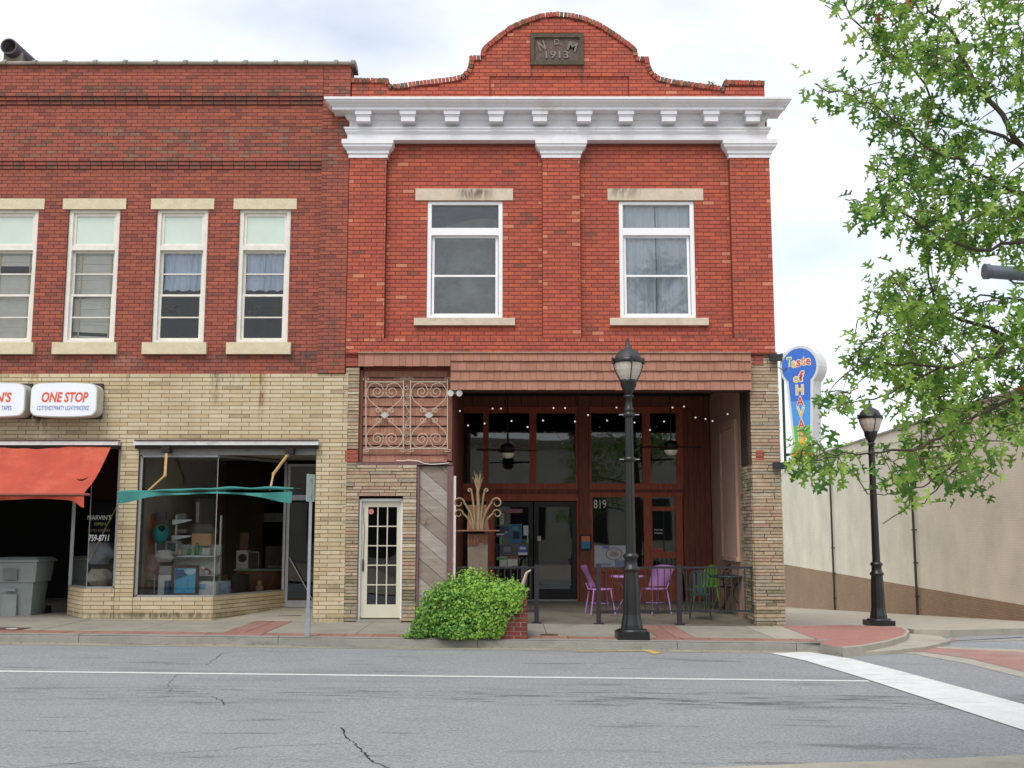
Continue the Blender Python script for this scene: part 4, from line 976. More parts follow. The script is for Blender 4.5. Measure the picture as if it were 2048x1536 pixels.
# top board band
n = 14
for i in range(n): bx(914 + (1366 - 914) * i / n + .4, 914 + (1366 - 914) * (i + 1) / n - .4, 780, 814, 'board', WOODD, .02, .1)
member(912, 1156, 814, 826); member(1178, 1366, 814, 826)
for a, b in ((908, 921), (966, 977), (1059, 1073), (1151, 1158), (1178, 1183), (1285, 1301), (1353, 1366)): member(a, b, 826, 967)
for a, b in ((921, 966), (977, 1059), (1073, 1151), (1183, 1285), (1301, 1353)): pane(a, b, 826, 967)
member(908, 1158, 967, 979, -.02); member(1178, 1366, 967, 979, -.02)
for i in range(16):
    a = 908 + (1366 - 908) * i / 16; bx(a + .5, a + 28.1, 979, 988, 'board', WOODD, .03, .1)
member(908, 1168, 988, 1002, -.02); member(1178, 1366, 985, 994, -.02)
bx(1158, 1178, 780, 1203, 'post', WOODD, -.08, .12)
# left sidelight, door pair, right windows
member(908, 923, 1002, 1203); member(972, 989, 1002, 1203); pane(923, 972, 1002, 1165); bx(923, 972, 1165, 1203, 'kick_board', WOOD, .02, .1)
member(1154, 1158, 1002, 1203, -.01)
dd = group_node('double_door', cbld)
for a, b in ((990, 1066), (1068.5, 1153)):
    for (c, d, e, f_) in ((a, a + 9, 1004, 1199), (b - 9, b, 1004, 1199), (a + 9, b - 9, 1004, 1014), (a + 9, b - 9, 1178, 1199)): bx(c, d, e, f_, 'door_frame', DARKM, .03, .08, dd)
    bx(a + 9, b - 9, 1014, 1178, 'pane', PORCHGLASS, .05, .056, dd)
bx(989, 1154, 1199, 1203, 'threshold', flat('aluminium', (150, 148, 144), .45, metal=.7), -.03, .12, dd)
for u in (1063, 1073): bx(u - 1.5, u + 1.5, 1078, 1112, 'handle', flat('door_pull', (40, 40, 40), .35, metal=.8), -.04, .0, dd)
member(1178, 1186, 994, 1140); member(1288, 1305, 994, 1140); member(1352, 1366, 994, 1140)
pane(1186, 1288, 994, 1137); pane(1305, 1352, 994, 1013); pane(1305, 1352, 1022, 1104); pane(1305, 1352, 1116, 1136)
member(1305, 1352, 1013, 1022); member(1305, 1352, 1104, 1116); member(1178, 1366, 1137, 1145, -.03)
bx(1327, 1329, 1022, 1104, 'sash_bar', DARKM, .03, .06)
for i in range(12):
    a = 1178 + (1366 - 1178) * i / 12; bx(a + .3, a + 15.4, 1145, 1204, 'board', WOOD, .01, .1)
for i in range(5):
    a = 1366 + (1422 - 1366) * i / 5; bx(a + .3, a + 10.9, 780, 1206, 'board', WOODD, .03, .1)
# room behind
rm = MB(); x0, x1 = XA - .2, XS + .3
rm.face([(x0, Y + 7, -.2), (x1, Y + 7, -.2), (x1, Y + 7, ZC), (x0, Y + 7, ZC)])
for xx in (x0, x1): rm.face([(xx, Y + .13, -.2), (xx, Y + 7, -.2), (xx, Y + 7, ZC), (xx, Y + .13, ZC)])
rm.face([(x0, Y + .13, fl(Y)), (x1, Y + .13, fl(Y)), (x1, Y + 7, fl(Y)), (x0, Y + 7, fl(Y))]); rm.face([(x0, Y + .13, ZC), (x1, Y + .13, ZC), (x1, Y + 7, ZC), (x0, Y + 7, ZC)])
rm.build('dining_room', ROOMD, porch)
# writing and papers on the glass
LW = flat('white_vinyl', (226, 228, 226), .5)
def flatsign(u0, u1, v0, v1, mat, name, label, cat, y=.03, bands=()):
    xa, xb = PX(u0, (v0 + v1) / 2, Y + y), PX(u1, (v0 + v1) / 2, Y + y); za, zb_ = PZ(v1, Y + y), PZ(v0, Y + y)
    o = tag(MB().box(xa, xb, Y + y, Y + y + .006, za, zb_).build(name, mat), label, cat)
    for (fx0_, fx1_, fz0_, fz1_, bm, bn) in bands:
        MB().box(xa + (xb - xa) * fx0_, xa + (xb - xa) * fx1_, Y + y - .003, Y + y - .0005, za + (zb_ - za) * fz0_, za + (zb_ - za) * fz1_).build(bn, bm, o)
    return o
lettering('819', (PX(1200, 1008, Y + .04), Y + .045, PZ(1008, Y)), .27, .185, LW, sf, .0)
lettering('Pick Up', (PX(1317, 1060, Y + .04), Y + .045, PZ(1060, Y)), .175, .045, LW, sf, .015)
lettering('Window', (PX(1317, 1066, Y + .04), Y + .045, PZ(1066, Y)), .175, .04, LW, sf, .015)
C_ = lambda n, c: flat(n, c, .55)
flatsign(1307, 1326, 1097, 1103, C_('sticker_red', (190, 70, 74)), 'sticker', 'small red sticker at the bottom of the pick up window', 'sticker')
flatsign(994, 1008, 1026, 1049, C_('paper_grey', (166, 172, 164)), 'notice', 'grey patterned notice at upper left of the dark door', 'notice', bands=[(.1, .9, .55, .6, C_('print_dark', (84, 88, 86)), 'print'), (.1, .7, .3, .36, C_('print_dark2', (84, 88, 86)), 'print'), (.15, .85, .78, .84, C_('print_dark3', (84, 88, 86)), 'print')])
flatsign(1014, 1045, 1018, 1026, C_('label_rose', (150, 104, 100)), 'notice', 'faded red strip notice at the top of the dark door', 'notice')
flatsign(992, 1017, 1053, 1071, C_('poster_navy', (62, 70, 108)), 'poster', 'small navy blue poster on the dark door', 'poster', bands=[(.02, .66, .05, .2, LW, 'print'), (.7, .95, .2, .5, C_('qr_grey', (150, 150, 152)), 'print')])
flatsign(1018, 1044, 1048, 1086, C_('poster_teal', (52, 112, 150)), 'poster', 'tall teal blue poster in the middle of the door', 'poster', bands=[(.3, .8, .22, .6, C_('poster_black', (40, 42, 52)), 'print'), (.25, .75, .68, .85, C_('poster_green', (96, 150, 120)), 'print')])
flatsign(1047, 1059, 1051, 1071, C_('paper_white', (196, 204, 196)), 'notice', 'white paper notice beside the teal poster', 'notice')
flatsign(992, 1004, 1075, 1087, C_('sticker_green', (104, 170, 124)), 'sticker', 'square green sticker on the dark door', 'sticker')
flatsign(1054, 1059, 1071, 1086, C_('paper_mint', (150, 184, 166)), 'notice', 'narrow pale mint notice below the white paper', 'notice')
flatsign(997, 1024, 1090, 1107, C_('photo_grey', (88, 92, 108)), 'poster', 'dim photo print poster low on the dark door', 'poster', bands=[(.4, .9, .2, .8, C_('photo_light', (140, 136, 132)), 'print')])
flatsign(1036, 1055, 1091, 1110, C_('poster_blue', (86, 116, 184)), 'poster', 'bright blue and white poster near the door handle', 'poster', bands=[(.02, .98, .02, .25, LW, 'print'), (.2, .8, .6, .85, LW, 'print')])
flatsign(993, 1014, 1113, 1137, C_('paper_leaf', (196, 210, 200)), 'notice', 'white notice with green heading at the door bottom', 'notice', bands=[(.02, .98, .72, .95, C_('leaf_green', (120, 164, 108)), 'print'), (.1, .7, .1, .16, C_('print_blk', (60, 64, 66)), 'print')])
flatsign(1015, 1035, 1113, 1137, C_('paper_red', (214, 214, 208)), 'notice', 'white notice with red heading at the door bottom', 'notice', bands=[(.02, .98, .8, .98, C_('head_red', (168, 70, 66)), 'print'), (.45, .95, .1, .24, C_('head_red2', (176, 84, 80)), 'print')])
flatsign(1075, 1082, 1072, 1082, C_('paper_card', (180, 182, 178)), 'notice', 'tiny white card on the right door leaf', 'notice', y=.02)
mbx = flatsign(1160, 1183, 1069, 1101, flat('menu_case_black', (26, 24, 24), .5), 'menu_case', 'black menu case with orange and blue sheet beside the door', 'menu case', y=-.12)
xa, xb = PX(1163, 1085, Y - .13), PX(1180, 1085, Y - .13)
for (c0, c1, col, nm) in ((1072, 1083, (214, 116, 72), 'orange_sheet'), (1083, 1097, (52, 128, 168), 'blue_sheet')):
    MB().box(xa, xb, Y - .128, Y - .122, PZ(c1, Y - .13), PZ(c0, Y - .13)).build(nm, C_(nm, col), mbx)
bn = flatsign(1189, 1254, 1091, 1136, M('banner_white', (188, 192, 200), .7, .12, 5), 'banner', 'white and blue picture banner in the 819 window', 'banner', bands=[(.25, .45, .86, .98, C_('banner_blue', (96, 128, 188)), 'print'), (.05, .5, .12, .2, C_('banner_grey', (130, 136, 156)), 'print'), (.62, .97, .08, .34, C_('banner_slate', (134, 144, 172)), 'print')])
ovx, ovz = PX(1228, 1110, Y + .02), PZ(1108, Y)
mb = MB(); mb.tube([(ovx + .17 * math.cos(a * .3307), Y + .024, ovz + .13 * math.sin(a * .3307)) for a in range(20)], .008, 4); mb.build('oval_logo', C_('banner_rust', (160, 128, 116)), bn)
mb = MB(); mb.prism([(ovx - .1, ovz - .04), (ovx + .1, ovz - .04), (ovx + .06, ovz + .03), (ovx, ovz + .06), (ovx - .06, ovz + .03)], Y + .022, Y + .028); mb.build('logo_centre', C_('banner_rust2', (172, 138, 124)), bn)
# ceiling fans
def fan(u, v, yf, lab, phase):
    x, z = P(u, v, yf); o = thing('ceiling_fan', lab, 'ceiling fan', (x, yf, z), 'ceiling fans in the porch')
    FM = flat('fan_black', (20, 17, 16), .5)
    MB().tube([(x, yf, z + .08), (x, yf, ZC)], .014, 6).build('rod', FM, o)
    MB().lathe([(.05, -.09), (.13, -.07), (.15, -.01), (.13, .06), (.05, .1)], (x, yf, z), 16).build('motor', FM, o)
    MB().lathe([(.02, -.20), (.09, -.185), (.13, -.13), (.14, -.095)], (x, yf, z), 16).build('light_bowl', M('milk_glass', (226, 218, 196), .35, .03), o)
    for k in range(4):
        a = phase + k * math.pi / 2; c, s_ = math.cos(a), math.sin(a); mb = MB()
        mb.obox((x + c * .38, yf + s_ * .38, z - .03), (c * .25, s_ * .25, 0), (-s_ * .06, c * .06, .012), (0, 0, .005)); mb.build('blade', flat('fan_blade', (40, 26, 20), .6), o)
fan(1015, 897, 2.2, 'black ceiling fan with pale light bowl near the porch entrance', .25)
fan(1342, 891, 2.2, 'black ceiling fan with pale light bowl above the green chairs', .1)
# string of bulbs across the porch
sg = thing('string_lights', 'string of small white bulbs sagging across the dark porch', 'string lights', (XA, 1.5, 3.9))
SB = emis('bulb_glow', (255, 246, 228), .5); WR = flat('wire_black', (16, 16, 16), .7)
runs = [[(920, 822), (936, 851), (969, 847), (985, 817), (1002, 817), (1023, 842), (1055, 854), (1086, 841), (1107, 816), (1130, 816), (1150, 843), (1176, 830)],
        [(1176, 830), (1214, 841), (1233, 815), (1269, 845), (1300, 860), (1328, 843), (1345, 815), (1368, 813), (1391, 835), (1411, 838), (1425, 842), (1455, 828), (1474, 806)]]
for k, rn in enumerate(runs):
    yy = 1.6 + .5 * k; pts_ = [(PX(u, v, yy), yy, PZ(v, yy) + .03) for u, v in rn]
    MB().tube(pts_, .004, 4).build('wire', WR, sg)
    for p in pts_: MB().sphere((p[0], p[1], p[2] - .03), .017, 8, 5).build('bulb', SB, sg)
fl_ = thing('floodlight', 'white twin floodlight at the top left corner of the porch', 'floodlight', (PX(908, 787, -.1), -.1, PZ(790, -.1)))
x, z = P(908, 785, -.1)
for dx, s_ in ((-.03, -1), (.07, 1)): MB().tube([(x + dx, -.08, z), (x + dx + .03 * s_, -.16, z - .02)], [.03, .06], 10).build('lamp_head', M('lamp_white', (216, 212, 204), .4, .05), fl_)
MB().box(x - .04, x + .08, -.08, .0, z - .02, z + .04).build('base', flat('lamp_base', (190, 188, 180), .5), fl_)
# the wrought iron panel of scrolls on the shingles
gy = -.03; gr = thing('scroll_panel', 'pale wrought iron scroll grille hung on the shingle panel', 'grille', (PX(815, 900, gy), gy, PZ(905, gy)))
GI = M('pale_iron', (188, 176, 158), .55, .2, 15)
def gp(u, v): x_, z_ = P(u, v, gy); return Vector((x_, gy, z_))
def scroll(c, r0, r1, a0, turns, n=22):
    out = []
    for i in range(n + 1):
        t = i / n; a = a0 + turns * 6.28319 * t; r = r0 + (r1 - r0) * t
        out.append(Vector((c.x + r * math.cos(a), gy, c.z + r * math.sin(a))))
    return out
fr = MB()
for (a, b) in ((732, 807), (821, 895)):
    for u in (a, b): fr.tube([gp(u, 760), gp(u, 899)], .011, 6)
    for v in (764, 897): fr.tube([gp(a, v), gp(b, v)], .011, 6)
fr.build('frame', GI, gr)
for (a, b) in ((732, 807), (821, 895)):
    mb = MB(); cu = (a + b) / 2; cv = 830.5; wv = (b - a) / 2
    for sx in (-1, 1):
        for sv in (-1, 1):
            # S: from the diamond out to the side, round the corner, over to the middle and into a spiral
            q = [(cu + sx * 4, cv + sv * 4), (cu + sx * wv * .4, cv + sv * 16), (cu + sx * wv * .82, cv + sv * 30), (cu + sx * wv * .97, cv + sv * 41), (cu + sx * wv * .92, cv + sv * 53), (cu + sx * wv * .74, cv + sv * 62), (cu + sx * wv * .5, cv + sv * 65), (cu + sx * wv * .2, cv + sv * 61), (cu + sx * 2, cv + sv * 50)]
            mb.tube([gp(*p) for p in q], .008, 5)
            c = gp(cu + sx * wv * .38, cv + sv * 47); s0 = gp(cu + sx * 2, cv + sv * 50); r0 = abs(s0.x - c.x)
            a0 = math.pi if sx > 0 else 0.0; mb.tube(scroll(c, r0, .03, a0, sx * sv * -1.35 * 1), .008, 5)
            c = gp(cu + sx * wv * .34, cv + sv * 9.5); mb.tube(scroll(c, .055, .02, math.pi if sx > 0 else 0, sx * sv * 1.1), .007, 5)
    mb.build('scroll', GI, gr)
    MB().prism([(gp(cu - 9, cv).x, gp(cu, cv).z), (gp(cu, cv).x, gp(cu, cv + 6.5).z), (gp(cu + 9, cv).x, gp(cu, cv).z), (gp(cu, cv).x, gp(cu, cv - 6.5).z)], gy - .02, gy - .005).build('diamond', flat('diamond_grey', (176, 180, 176), .6), gr)
    mb = MB()
    for u in (a, b):
        for v, sv in ((760, 1), (899, -1)):
            for sx in (-1, 1): c = gp(u + sx * 3.2, v - sv * 1.5); mb.tube(scroll(c, .032, .012, math.pi if sx > 0 else 0, sx * sv * -.9, 12), .006, 4)
    mb.build('corner_curl', GI, gr)
mb = MB(); u0 = 814
for k, v in enumerate((776, 792, 808, 853, 869, 885)):
    sx = 1 if k % 2 else -1; c = gp(u0 + sx * 2.0, v); mb.tube(scroll(c, .05, .015, math.pi / 2, sx * 1.25), .006, 4)
mb.tube([gp(809, 800), gp(813, 815), gp(819, 824)], .006, 4); mb.tube([gp(819, 836), gp(812, 845), gp(809, 862)], .006, 4); mb.tube([gp(819, 824), gp(809, 830), gp(819, 836)], .006, 4)
mb.build('centre_scroll', GI, gr)
cd_ = thing('light_cord', 'white cord of lights draped over the ledge by the planks', 'cord', (PX(860, 925, -.06), -.06, PZ(930, -.06)))
MB().tube([(PX(u, v, -.06), -.06, PZ(v, -.06)) for u, v in ((793, 921), (806, 922), (818, 920), (836, 922), (848, 927), (862, 929), (880, 928), (898, 926))], .008, 5).build('wire', flat('cord_white', (220, 214, 206), .6), cd_)
# ------------------------------------------------------------------ older building on the left (the second hand shop)
LX0 = -14.0; LX1 = XL - .006
lb = thing('shop_building', 'old brown brick building with buff brick shop front at left', 'building', ((LX0 + LX1) / 2, 0, 0))
zt0 = PZ(131, -.1)                         # underside of the tile coping
zA, zB_, zC_, zD_ = PZ(192, -.1), PZ(207), PZ(258, -.07), PZ(322, -.07)
zE_ = PZ(345); zY = PZ(747, -.06)          # top of the buff veneer
xp0 = PX(640, 450, -.1)                    # left edge of the end pilaster
lwin = []
for uc in (18, 182.5, 360, 526.5):
    x = PX(uc, 550); lwin.append((x - .475, x + .475, PZ(686), PZ(419)))
for k in (1, 2, 3): lwin.append((lwin[0][0] - 1.56 * k, lwin[0][1] - 1.56 * k, lwin[0][2], lwin[0][3]))
wall = MB(); PR = .010
with_holes(wall, LX0, LX1, zY - .3, zE_ + .02, PR, .34, lwin)
wall.box(LX0, LX1, PR, .34, zE_ + .021, zt0)
wall.box(LX0, xp0, -.1 + PR, PR - .001, zA, zt0); wall.box(LX0, xp0, -.07 + PR, PR - .001, zD_, zC_)
wall.box(xp0 + .004, LX1, -.1 + PR, PR - .001, zY, zt0)
lwm = wall.build('facade_wall', LMORTAR, lb)
LP, LLEN = .0685, .205
lbk = []
def soot(x, z): return mnoise.noise((x * .5, 3.3, z * 2.2))
def pick_l(e0, e1, zm, a, b):
    r = random.random(); s = soot((e0 + e1) / 2, zm)
    if zm > zD_ - .05 and zm < zC_ + .1:
        if zm > zC_ - .16 and r < .6: return random.choice([4, 5, 3])
        if s > .05 and r < .45: return random.choice([4, 5, 3])
    if zm > zA - .02 and zm < zA + .22 and r < .55: return random.choice([4, 4, 3])
    if zm < zY + .42 and r < .35 + .25 * s: return random.choice([3, 4, 3])
    return 3 if r < .12 else 2 if r < .24 else 1 if r < .55 else 0
def quoin(e0, e1, zm, a, b):
    k = int(zm / LP)
    if (e1 - e0) < .15 and k % 2 == 0: return 3
    return pick_l(e0, e1, zm, a, b)
lbk += lay(course_rows(zA, zt0, LP), LX0, LLEN, .010, lambda zm: [(LX0, xp0)], -.1, 0, pick_l, .0015)
lbk += lay(course_rows(zC_, zA - .001, LP), LX0, LLEN, .010, lambda zm: [(LX0, xp0)], 0, 0, pick_l, .0015)
lbk += lay(course_rows(zD_, zC_, LP), LX0, LLEN, .010, lambda zm: [(LX0, xp0)], -.07, 0, pick_l, .0015)
def ivw(zm): return minus(LX0, xp0, [(h[0], h[1]) for h in lwin if h[2] - .02 < zm < h[3] + .02])
def jamb(e0, e1, zm, a, b):
    k = int(zm / LP / 1.0)
    near = any(abs(e0 - h[1]) < .03 or abs(e1 - h[0]) < .03 for h in lwin) and lwin[0][2] < zm < lwin[0][3]
    if near and (k // 1) % 3 == 0: return 3
    return pick_l(e0, e1, zm, a, b)
lbk += lay(course_rows(zY, zD_ - .001, LP), LX0, LLEN, .010, ivw, 0, 0, jamb, .0015)
lbk += lay(course_rows(zY, zt0, LP), xp0, LLEN, .010, lambda zm: [(xp0, LX1)], -.1, 0, quoin, .0015)
# corbel courses under the two ledges
for zz, n in ((zA, 2), (zD_, 2)):
    for k in range(n):
        y = (-.1 if zz == zA else -.07) * (1 - (k + 1) / (n + 1))
        lbk += lay([(zz - LP * (k + 1), zz - LP * k)], LX0, LLEN, .010, lambda zm: [(LX0, xp0)], y, 0, lambda *q: random.choice([3, 1, 4]), .001)
place_bricks(lbk, LR, lwm, 'brick', .03, 300, 'brickwork')
CT = M('clay_tile_coping', (138, 132, 118), .8, .25, 6, .3, 60, stain=((96, 92, 80), .6, 3, 1, .52))
tc_ = group_node('tile_coping', lb)
x = LX0; k = 0; tl = .565
while x < LX1 - .01:
    x1 = min(x + tl, LX1 + .08)
    mb = MB(); mb.run([(-.16, zt0 + .002), (-.17, zt0 + .03), (-.12, zt0 + .075), (.1, zt0 + .10), (.32, zt0 + .06), (.34, zt0 + .002)], x, x1 - .003)
    mb.run([(-.185, zt0 + .0), (-.19, zt0 + .04), (-.13, zt0 + .10), (.1, zt0 + .125), (.33, zt0 + .085), (.36, zt0)], x1 - .075, x1 - .004)
    mb.build('coping_tile', CT, tc_); x = x1
# upper windows
FROST = M('frosted_pane', (196, 210, 200), .35, .05, 2)
def old_window(h, i):
    x0, x1, z0, z1 = h; w = group_node('window', lb); y = .04; fw = .075
    mb = MB(); mb.box(x0, x0 + fw, y, y + .16, z0, z1); mb.box(x1 - fw, x1, y, y + .16, z0, z1); mb.box(x0 + fw, x1 - fw, y, y + .16, z1 - .05, z1); mb.box(x0 + fw, x1 - fw, y, y + .16, z0, z0 + .06)
    zt = z0 + (z1 - z0) * .715; mb.box(x0 + fw, x1 - fw, y + .006, y + .16, zt - .045, zt + .045)
    mb.build('frame', OLDWHITE, w)
    fz1 = z1 - .05; mb = MB(); xa, xb = x0 + fw, x1 - fw
    mb.box(xa, xa + .05, y + .04, y + .09, zt + .045, fz1); mb.box(xb - .05, xb, y + .04, y + .09, zt + .045, fz1); mb.box(xa + .05, xb - .05, y + .04, y + .09, fz1 - .06, fz1); mb.box(xa + .05, xb - .05, y + .04, y + .09, zt + .045, zt + .08); mb.build('transom_sash', OLDWHITE, w)
    MB().box(xa + .05, xb - .05, y + .06, y + .066, zt + .08, fz1 - .06).build('frosted_pane', FROST, w)
    zm = z0 + .06 + (zt - .045 - z0 - .06) * .5
    for a, b, yy in ((zm - .02, zt - .047, y + .09), (z0 + .062, zm + .02, y + .05)):
        s = MB(); sf_ = .048; s.box(xa, xa + sf_, yy, yy + .035, a, b); s.box(xb - sf_, xb, yy, yy + .035, a, b); s.box(xa + sf_, xb - sf_, yy, yy + .035, b - .04, b); s.box(xa + sf_, xb - sf_, yy, yy + .035, a, a + .045)
        zz = (a + b) / 2; s.box(xa + sf_, xb - sf_, yy + .006, yy + .03, zz - .011, zz + .011); s.build('sash', OLDWHITE, w)
        for c, d in ((a + .045, zz - .011), (zz + .011, b - .04)): MB().box(xa + sf_, xb - sf_, yy + .015, yy + .019, c, d).build('pane', OLDGLASS, w)
    MB().box(x0 - .11, x1 + .11, -.02, .2, z1 + .002, z1 + .205).build('lintel', LIME2, w)
    MB().box(x0 - .14, x1 + .08, -.09, .14, z0 - .215, z0 - .002).build('sill', LIME2, w)
    D = 2.5; rb = MB(); rb.face([(x0 - .4, D, z0 - .4), (x1 + .4, D, z0 - .4), (x1 + .4, D, z1 + .3), (x0 - .4, D, z1 + .3)])
    for xx in (x0 - .4, x1 + .4): rb.face([(xx, .345, z0 - .4), (xx, D, z0 - .4), (xx, D, z1 + .3), (xx, .345, z1 + .3)])
    for zz in (z0 - .4, z1 + .3): rb.face([(x0 - .4, .345, zz), (x1 + .4, .345, zz), (x1 + .4, D, zz), (x0 - .4, D, zz)])
    rb.build('room', ROOMD, w); return zt
for i, h in enumerate(lwin): zt_ = old_window(h, i)
BLIND = M('blind_slat', (228, 224, 214), .6, .08, 5); TAPE = flat('blind_tape', (206, 184, 134), .8)
def blind(h, lab, tilt, gaps):
    x0, x1, z0, z1 = h; o = thing('venetian_blind', lab, 'blind', ((x0 + x1) / 2, .24, z0 + .05), 'venetian blinds upstairs')
    z = zt_ - .07; n = 0
    while z > z0 + .07:
        t = (zt_ - z) / (zt_ - z0); sl = tilt(t); dz = random.uniform(-.004, .004); wv = random.uniform(.5, .95)
        if not any(a < t < b for a, b in gaps):
            mb = MB(); L_ = (x1 - x0) / 2 - .1
            mb.obox(((x0 + x1) / 2, .24, z + dz), (L_, 0, L_ * sl), (0, .018 * wv, .010), (0, -.0006, .0012)); mb.obox(((x0 + x1) / 2, .226, z + dz - .016), (L_, 0, L_ * sl), (0, .004, -.016), (0, .001, .0005)); mb.build('slat', BLIND, o)
        z -= .034
    for f_ in (.22, .80):
        x = x0 + (x1 - x0) * f_; MB().box(x - .012, x + .012, .205, .209, z0 + .06, zt_ - .06).build('tape', TAPE, o)
blind(lwin[1], 'crooked venetian blind with tan tapes in the second window from left', lambda t: .0 if t < .3 else -.05 * math.sin(t * 9), [(.47, .5), (.86, .9)])
blind(lwin[0], 'venetian blind in the leftmost upper window cut by the photo edge', lambda t: .0, [(.16, .24)])
BLUEC = M('blue_grey_curtain', (196, 208, 226), .9, .1, 4)
for i, nm in ((2, 'short blue grey curtain in the second window from the pilaster'), (3, 'short blue grey curtain in the window nearest the pilaster')):
    x0, x1, z0, z1 = lwin[i]; zz = z0 + (zt_ - z0) * .5
    curtain(x0 + .12, x1 - .09, zz + .12, zt_ - .03, .20, BLUEC, nm, folds=7, wavy=.012, amp=.022)
    curtain(x0 + .02, x1 - .02, zz + .02, zz + .15, .3, flat('dark_valance', (36, 36, 38), .9), nm.replace('short blue grey curtain', 'dark hem strip below the curtain'), folds=7, amp=.02)
GH = flat('ghost_lettering', (70, 66, 62), .8)
for i, tx in ((2, '& ESSORIE'), (3, 'CLOTHING')):
    x0, x1, z0, z1 = lwin[i]; lettering(tx, ((x0 + x1) / 2, .10, z0 + (zt_ - z0) * .36), .62, .13, GH, lb, .0)

# buff brick veneer with two shop openings
YV = -.06
zh = PZ(884, YV)                                          # heads of the openings
bxa = PX(235, 1050, YV); bxb, bxc = PX(272, 1050, YV), PX(629, 1050, YV)
wL = PX(166, 1200, YV)                                    # corner of the marvin's window base
zsL = PZ(1176, YV); zsR = PZ(1193, YV); xcR = PX(424, 1210, YV)
holes = [(LX0 + 1.2, bxa, -1, zh), (bxb, bxc, -1, zh)]
ven = MB(); with_holes(ven, LX0, LX1 + .06, -.3, zY - .002, YV + PR, .34, [(a, b, -1, d) for a, b, c, d in holes])
vm = ven.build('buff_veneer', YMORTAR, lb)
yb = []
def pick_y(e0, e1, zm, a, b):
    r = random.random(); return 3 if r < .05 else 2 if r < .3 else 1 if r < .55 else 0
yrows = course_rows(side_z(LX1, 0) - .01, zY, .0735)
def ivy(zm): return minus(LX0, LX1 + .065, [(a, b) for a, b, c, d in holes if zm < d])
yb += lay(yrows, LX0, .365, .010, ivy, YV, 0, pick_y, .002, bond=.38)
# base walls under the two display windows
YVB = YV
def base_front(x0, x1, ztop): return lay([r for r in yrows if r[1] < ztop + .03], x0, .365, .010, lambda zm: [(x0, x1)], YV, 0, pick_y, .002, bond=.38)
yb += base_front(wL, bxa + .0, zsL - .03) + base_front(bxb - .0, xcR, zsR - .03)
bb = MB(); bb.box(wL + .01, bxa, YV + PR, .2, -.2, zsL - .03); bb.box(bxb, xcR - .01, YV + PR, .2, -.2, zsR - .03)
YD = 1.9; xd0 = PX(571, 1100, YD); zfl = .15; YDL = 1.5; xdl = PX(139, 1150, .75)
def angled(p, q, ztop, flip):                              # splayed base wall of buff bricks
    p, q = Vector(p), Vector(q); d = q - p; Ln = d.length; d.normalize(); n = Vector((d.y, -d.x)) * flip
    mb = MB()
    for k, (z0, z1) in enumerate([r for r in yrows if r[1] < ztop + .03]):
        s = -(k % 2) * .14
        while s < Ln:
            a, b = max(0, s), min(Ln, s + .365)
            if b - a > .03:
                c = p + d * ((a + b) / 2) + n * .0; mb.obox((c.x, c.y, (z0 + z1) / 2), (d.x * ((b - a) / 2 - .005), d.y * ((b - a) / 2 - .005), 0), (n.x * .012, n.y * .012, 0), (0, 0, (z1 - z0) / 2 - .005), random.choice([0, 0, 1, 2]))
            s += .365
    mid = (p + q) / 2 - n * .06; mb.obox((mid.x, mid.y, (ztop - .2) / 2), (d.x * Ln / 2, d.y * Ln / 2, 0), (n.x * .055, n.y * .055, 0), (0, 0, (ztop + .2) / 2), 4)
    mb.build('splayed_brickwork', YB + [YMORTAR], vm, kind='stuff')
angled((xcR, YV), (xd0, YD), zsR - .03, 1); angled((wL, YV), (xdl, .75), zsL - .03, -1)
bb.build('window_base', YMORTAR, lb)
BLK, RUST = (58, 52, 46), (146, 104, 58)
streaks(YB, [(PX(432, 780), zY, .75, .10, BLK, .95), (PX(525, 800), zY, 1.35, .09, RUST, .85), (PX(521, 800), zY, .9, .03, BLK, .8), (PX(512, 780), zY, .5, .16, (176, 148, 100), .8), (PX(255, 800), zY, .5, .05, (150, 130, 98), .7),
             (PX(72, 760), zY, .25, .12, RUST, .8), (PX(85, 845), PZ(836), .38, .14, BLK, .9), (PX(468, 760), zY, .28, .35, (120, 112, 98), .6), (PX(640, 1225), .12, .2, 3, (120, 110, 84), .5), (PX(200, 1230), .18, .14, 3.5, (84, 78, 62), .6), (PX(345, 1232), .16, .12, 1.2, (74, 70, 56), .7)])
streaks(LR, [(PX(u, 730), zY + h, h, w, c, a) for u, h, w, c, a in ((120, .42, .5, (92, 72, 66), .7), (250, .3, .4, (150, 132, 124), .5), (440, .34, .7, (96, 76, 68), .65), (600, .4, .35, (78, 66, 62), .8), (20, .5, .4, (84, 68, 62), .7), (662, 1.0, .2, (84, 68, 64), .6))])
place_bricks(yb, YB, vm, 'brick', .03, 300, 'buff_brickwork')
ALU = M('aluminium_trim', (164, 164, 164), .4, .12, 6, metal=.5)
def glazing(pts, z0, z1, name, parent):                    # frame + pane along plan points
    g = group_node(name, parent)
    for (p, q) in zip(pts, pts[1:]):
        p, q = Vector(p), Vector(q); d = (q - p).normalized()
        for z in (z0, z1): MB().bar((p.x, p.y, z), (q.x, q.y, z), .05, .045).build('rail', ALU, g)
        n = Vector((d.y, -d.x)) * .003
        mb = MB(); mb.idx([(p.x - n.x, p.y - n.y, z0), (q.x - n.x, q.y - n.y, z0), (q.x - n.x, q.y - n.y, z1), (p.x - n.x, p.y - n.y, z1)], [(0, 1, 2, 3)]); mb.build('pane', SHOPGLASS, g)
    for i, p in enumerate(pts):
        if 0 < i < len(pts) - 1: MB().bar((p[0], p[1], z0), (p[0], p[1], z1), .012).build('corner_joint', ALU, g)
        else: MB().bar((p[0], p[1], z0), (p[0], p[1], z1), .05).build('mullion', ALU, g)
    return g
zgR = PZ(912, .0); YG = .02
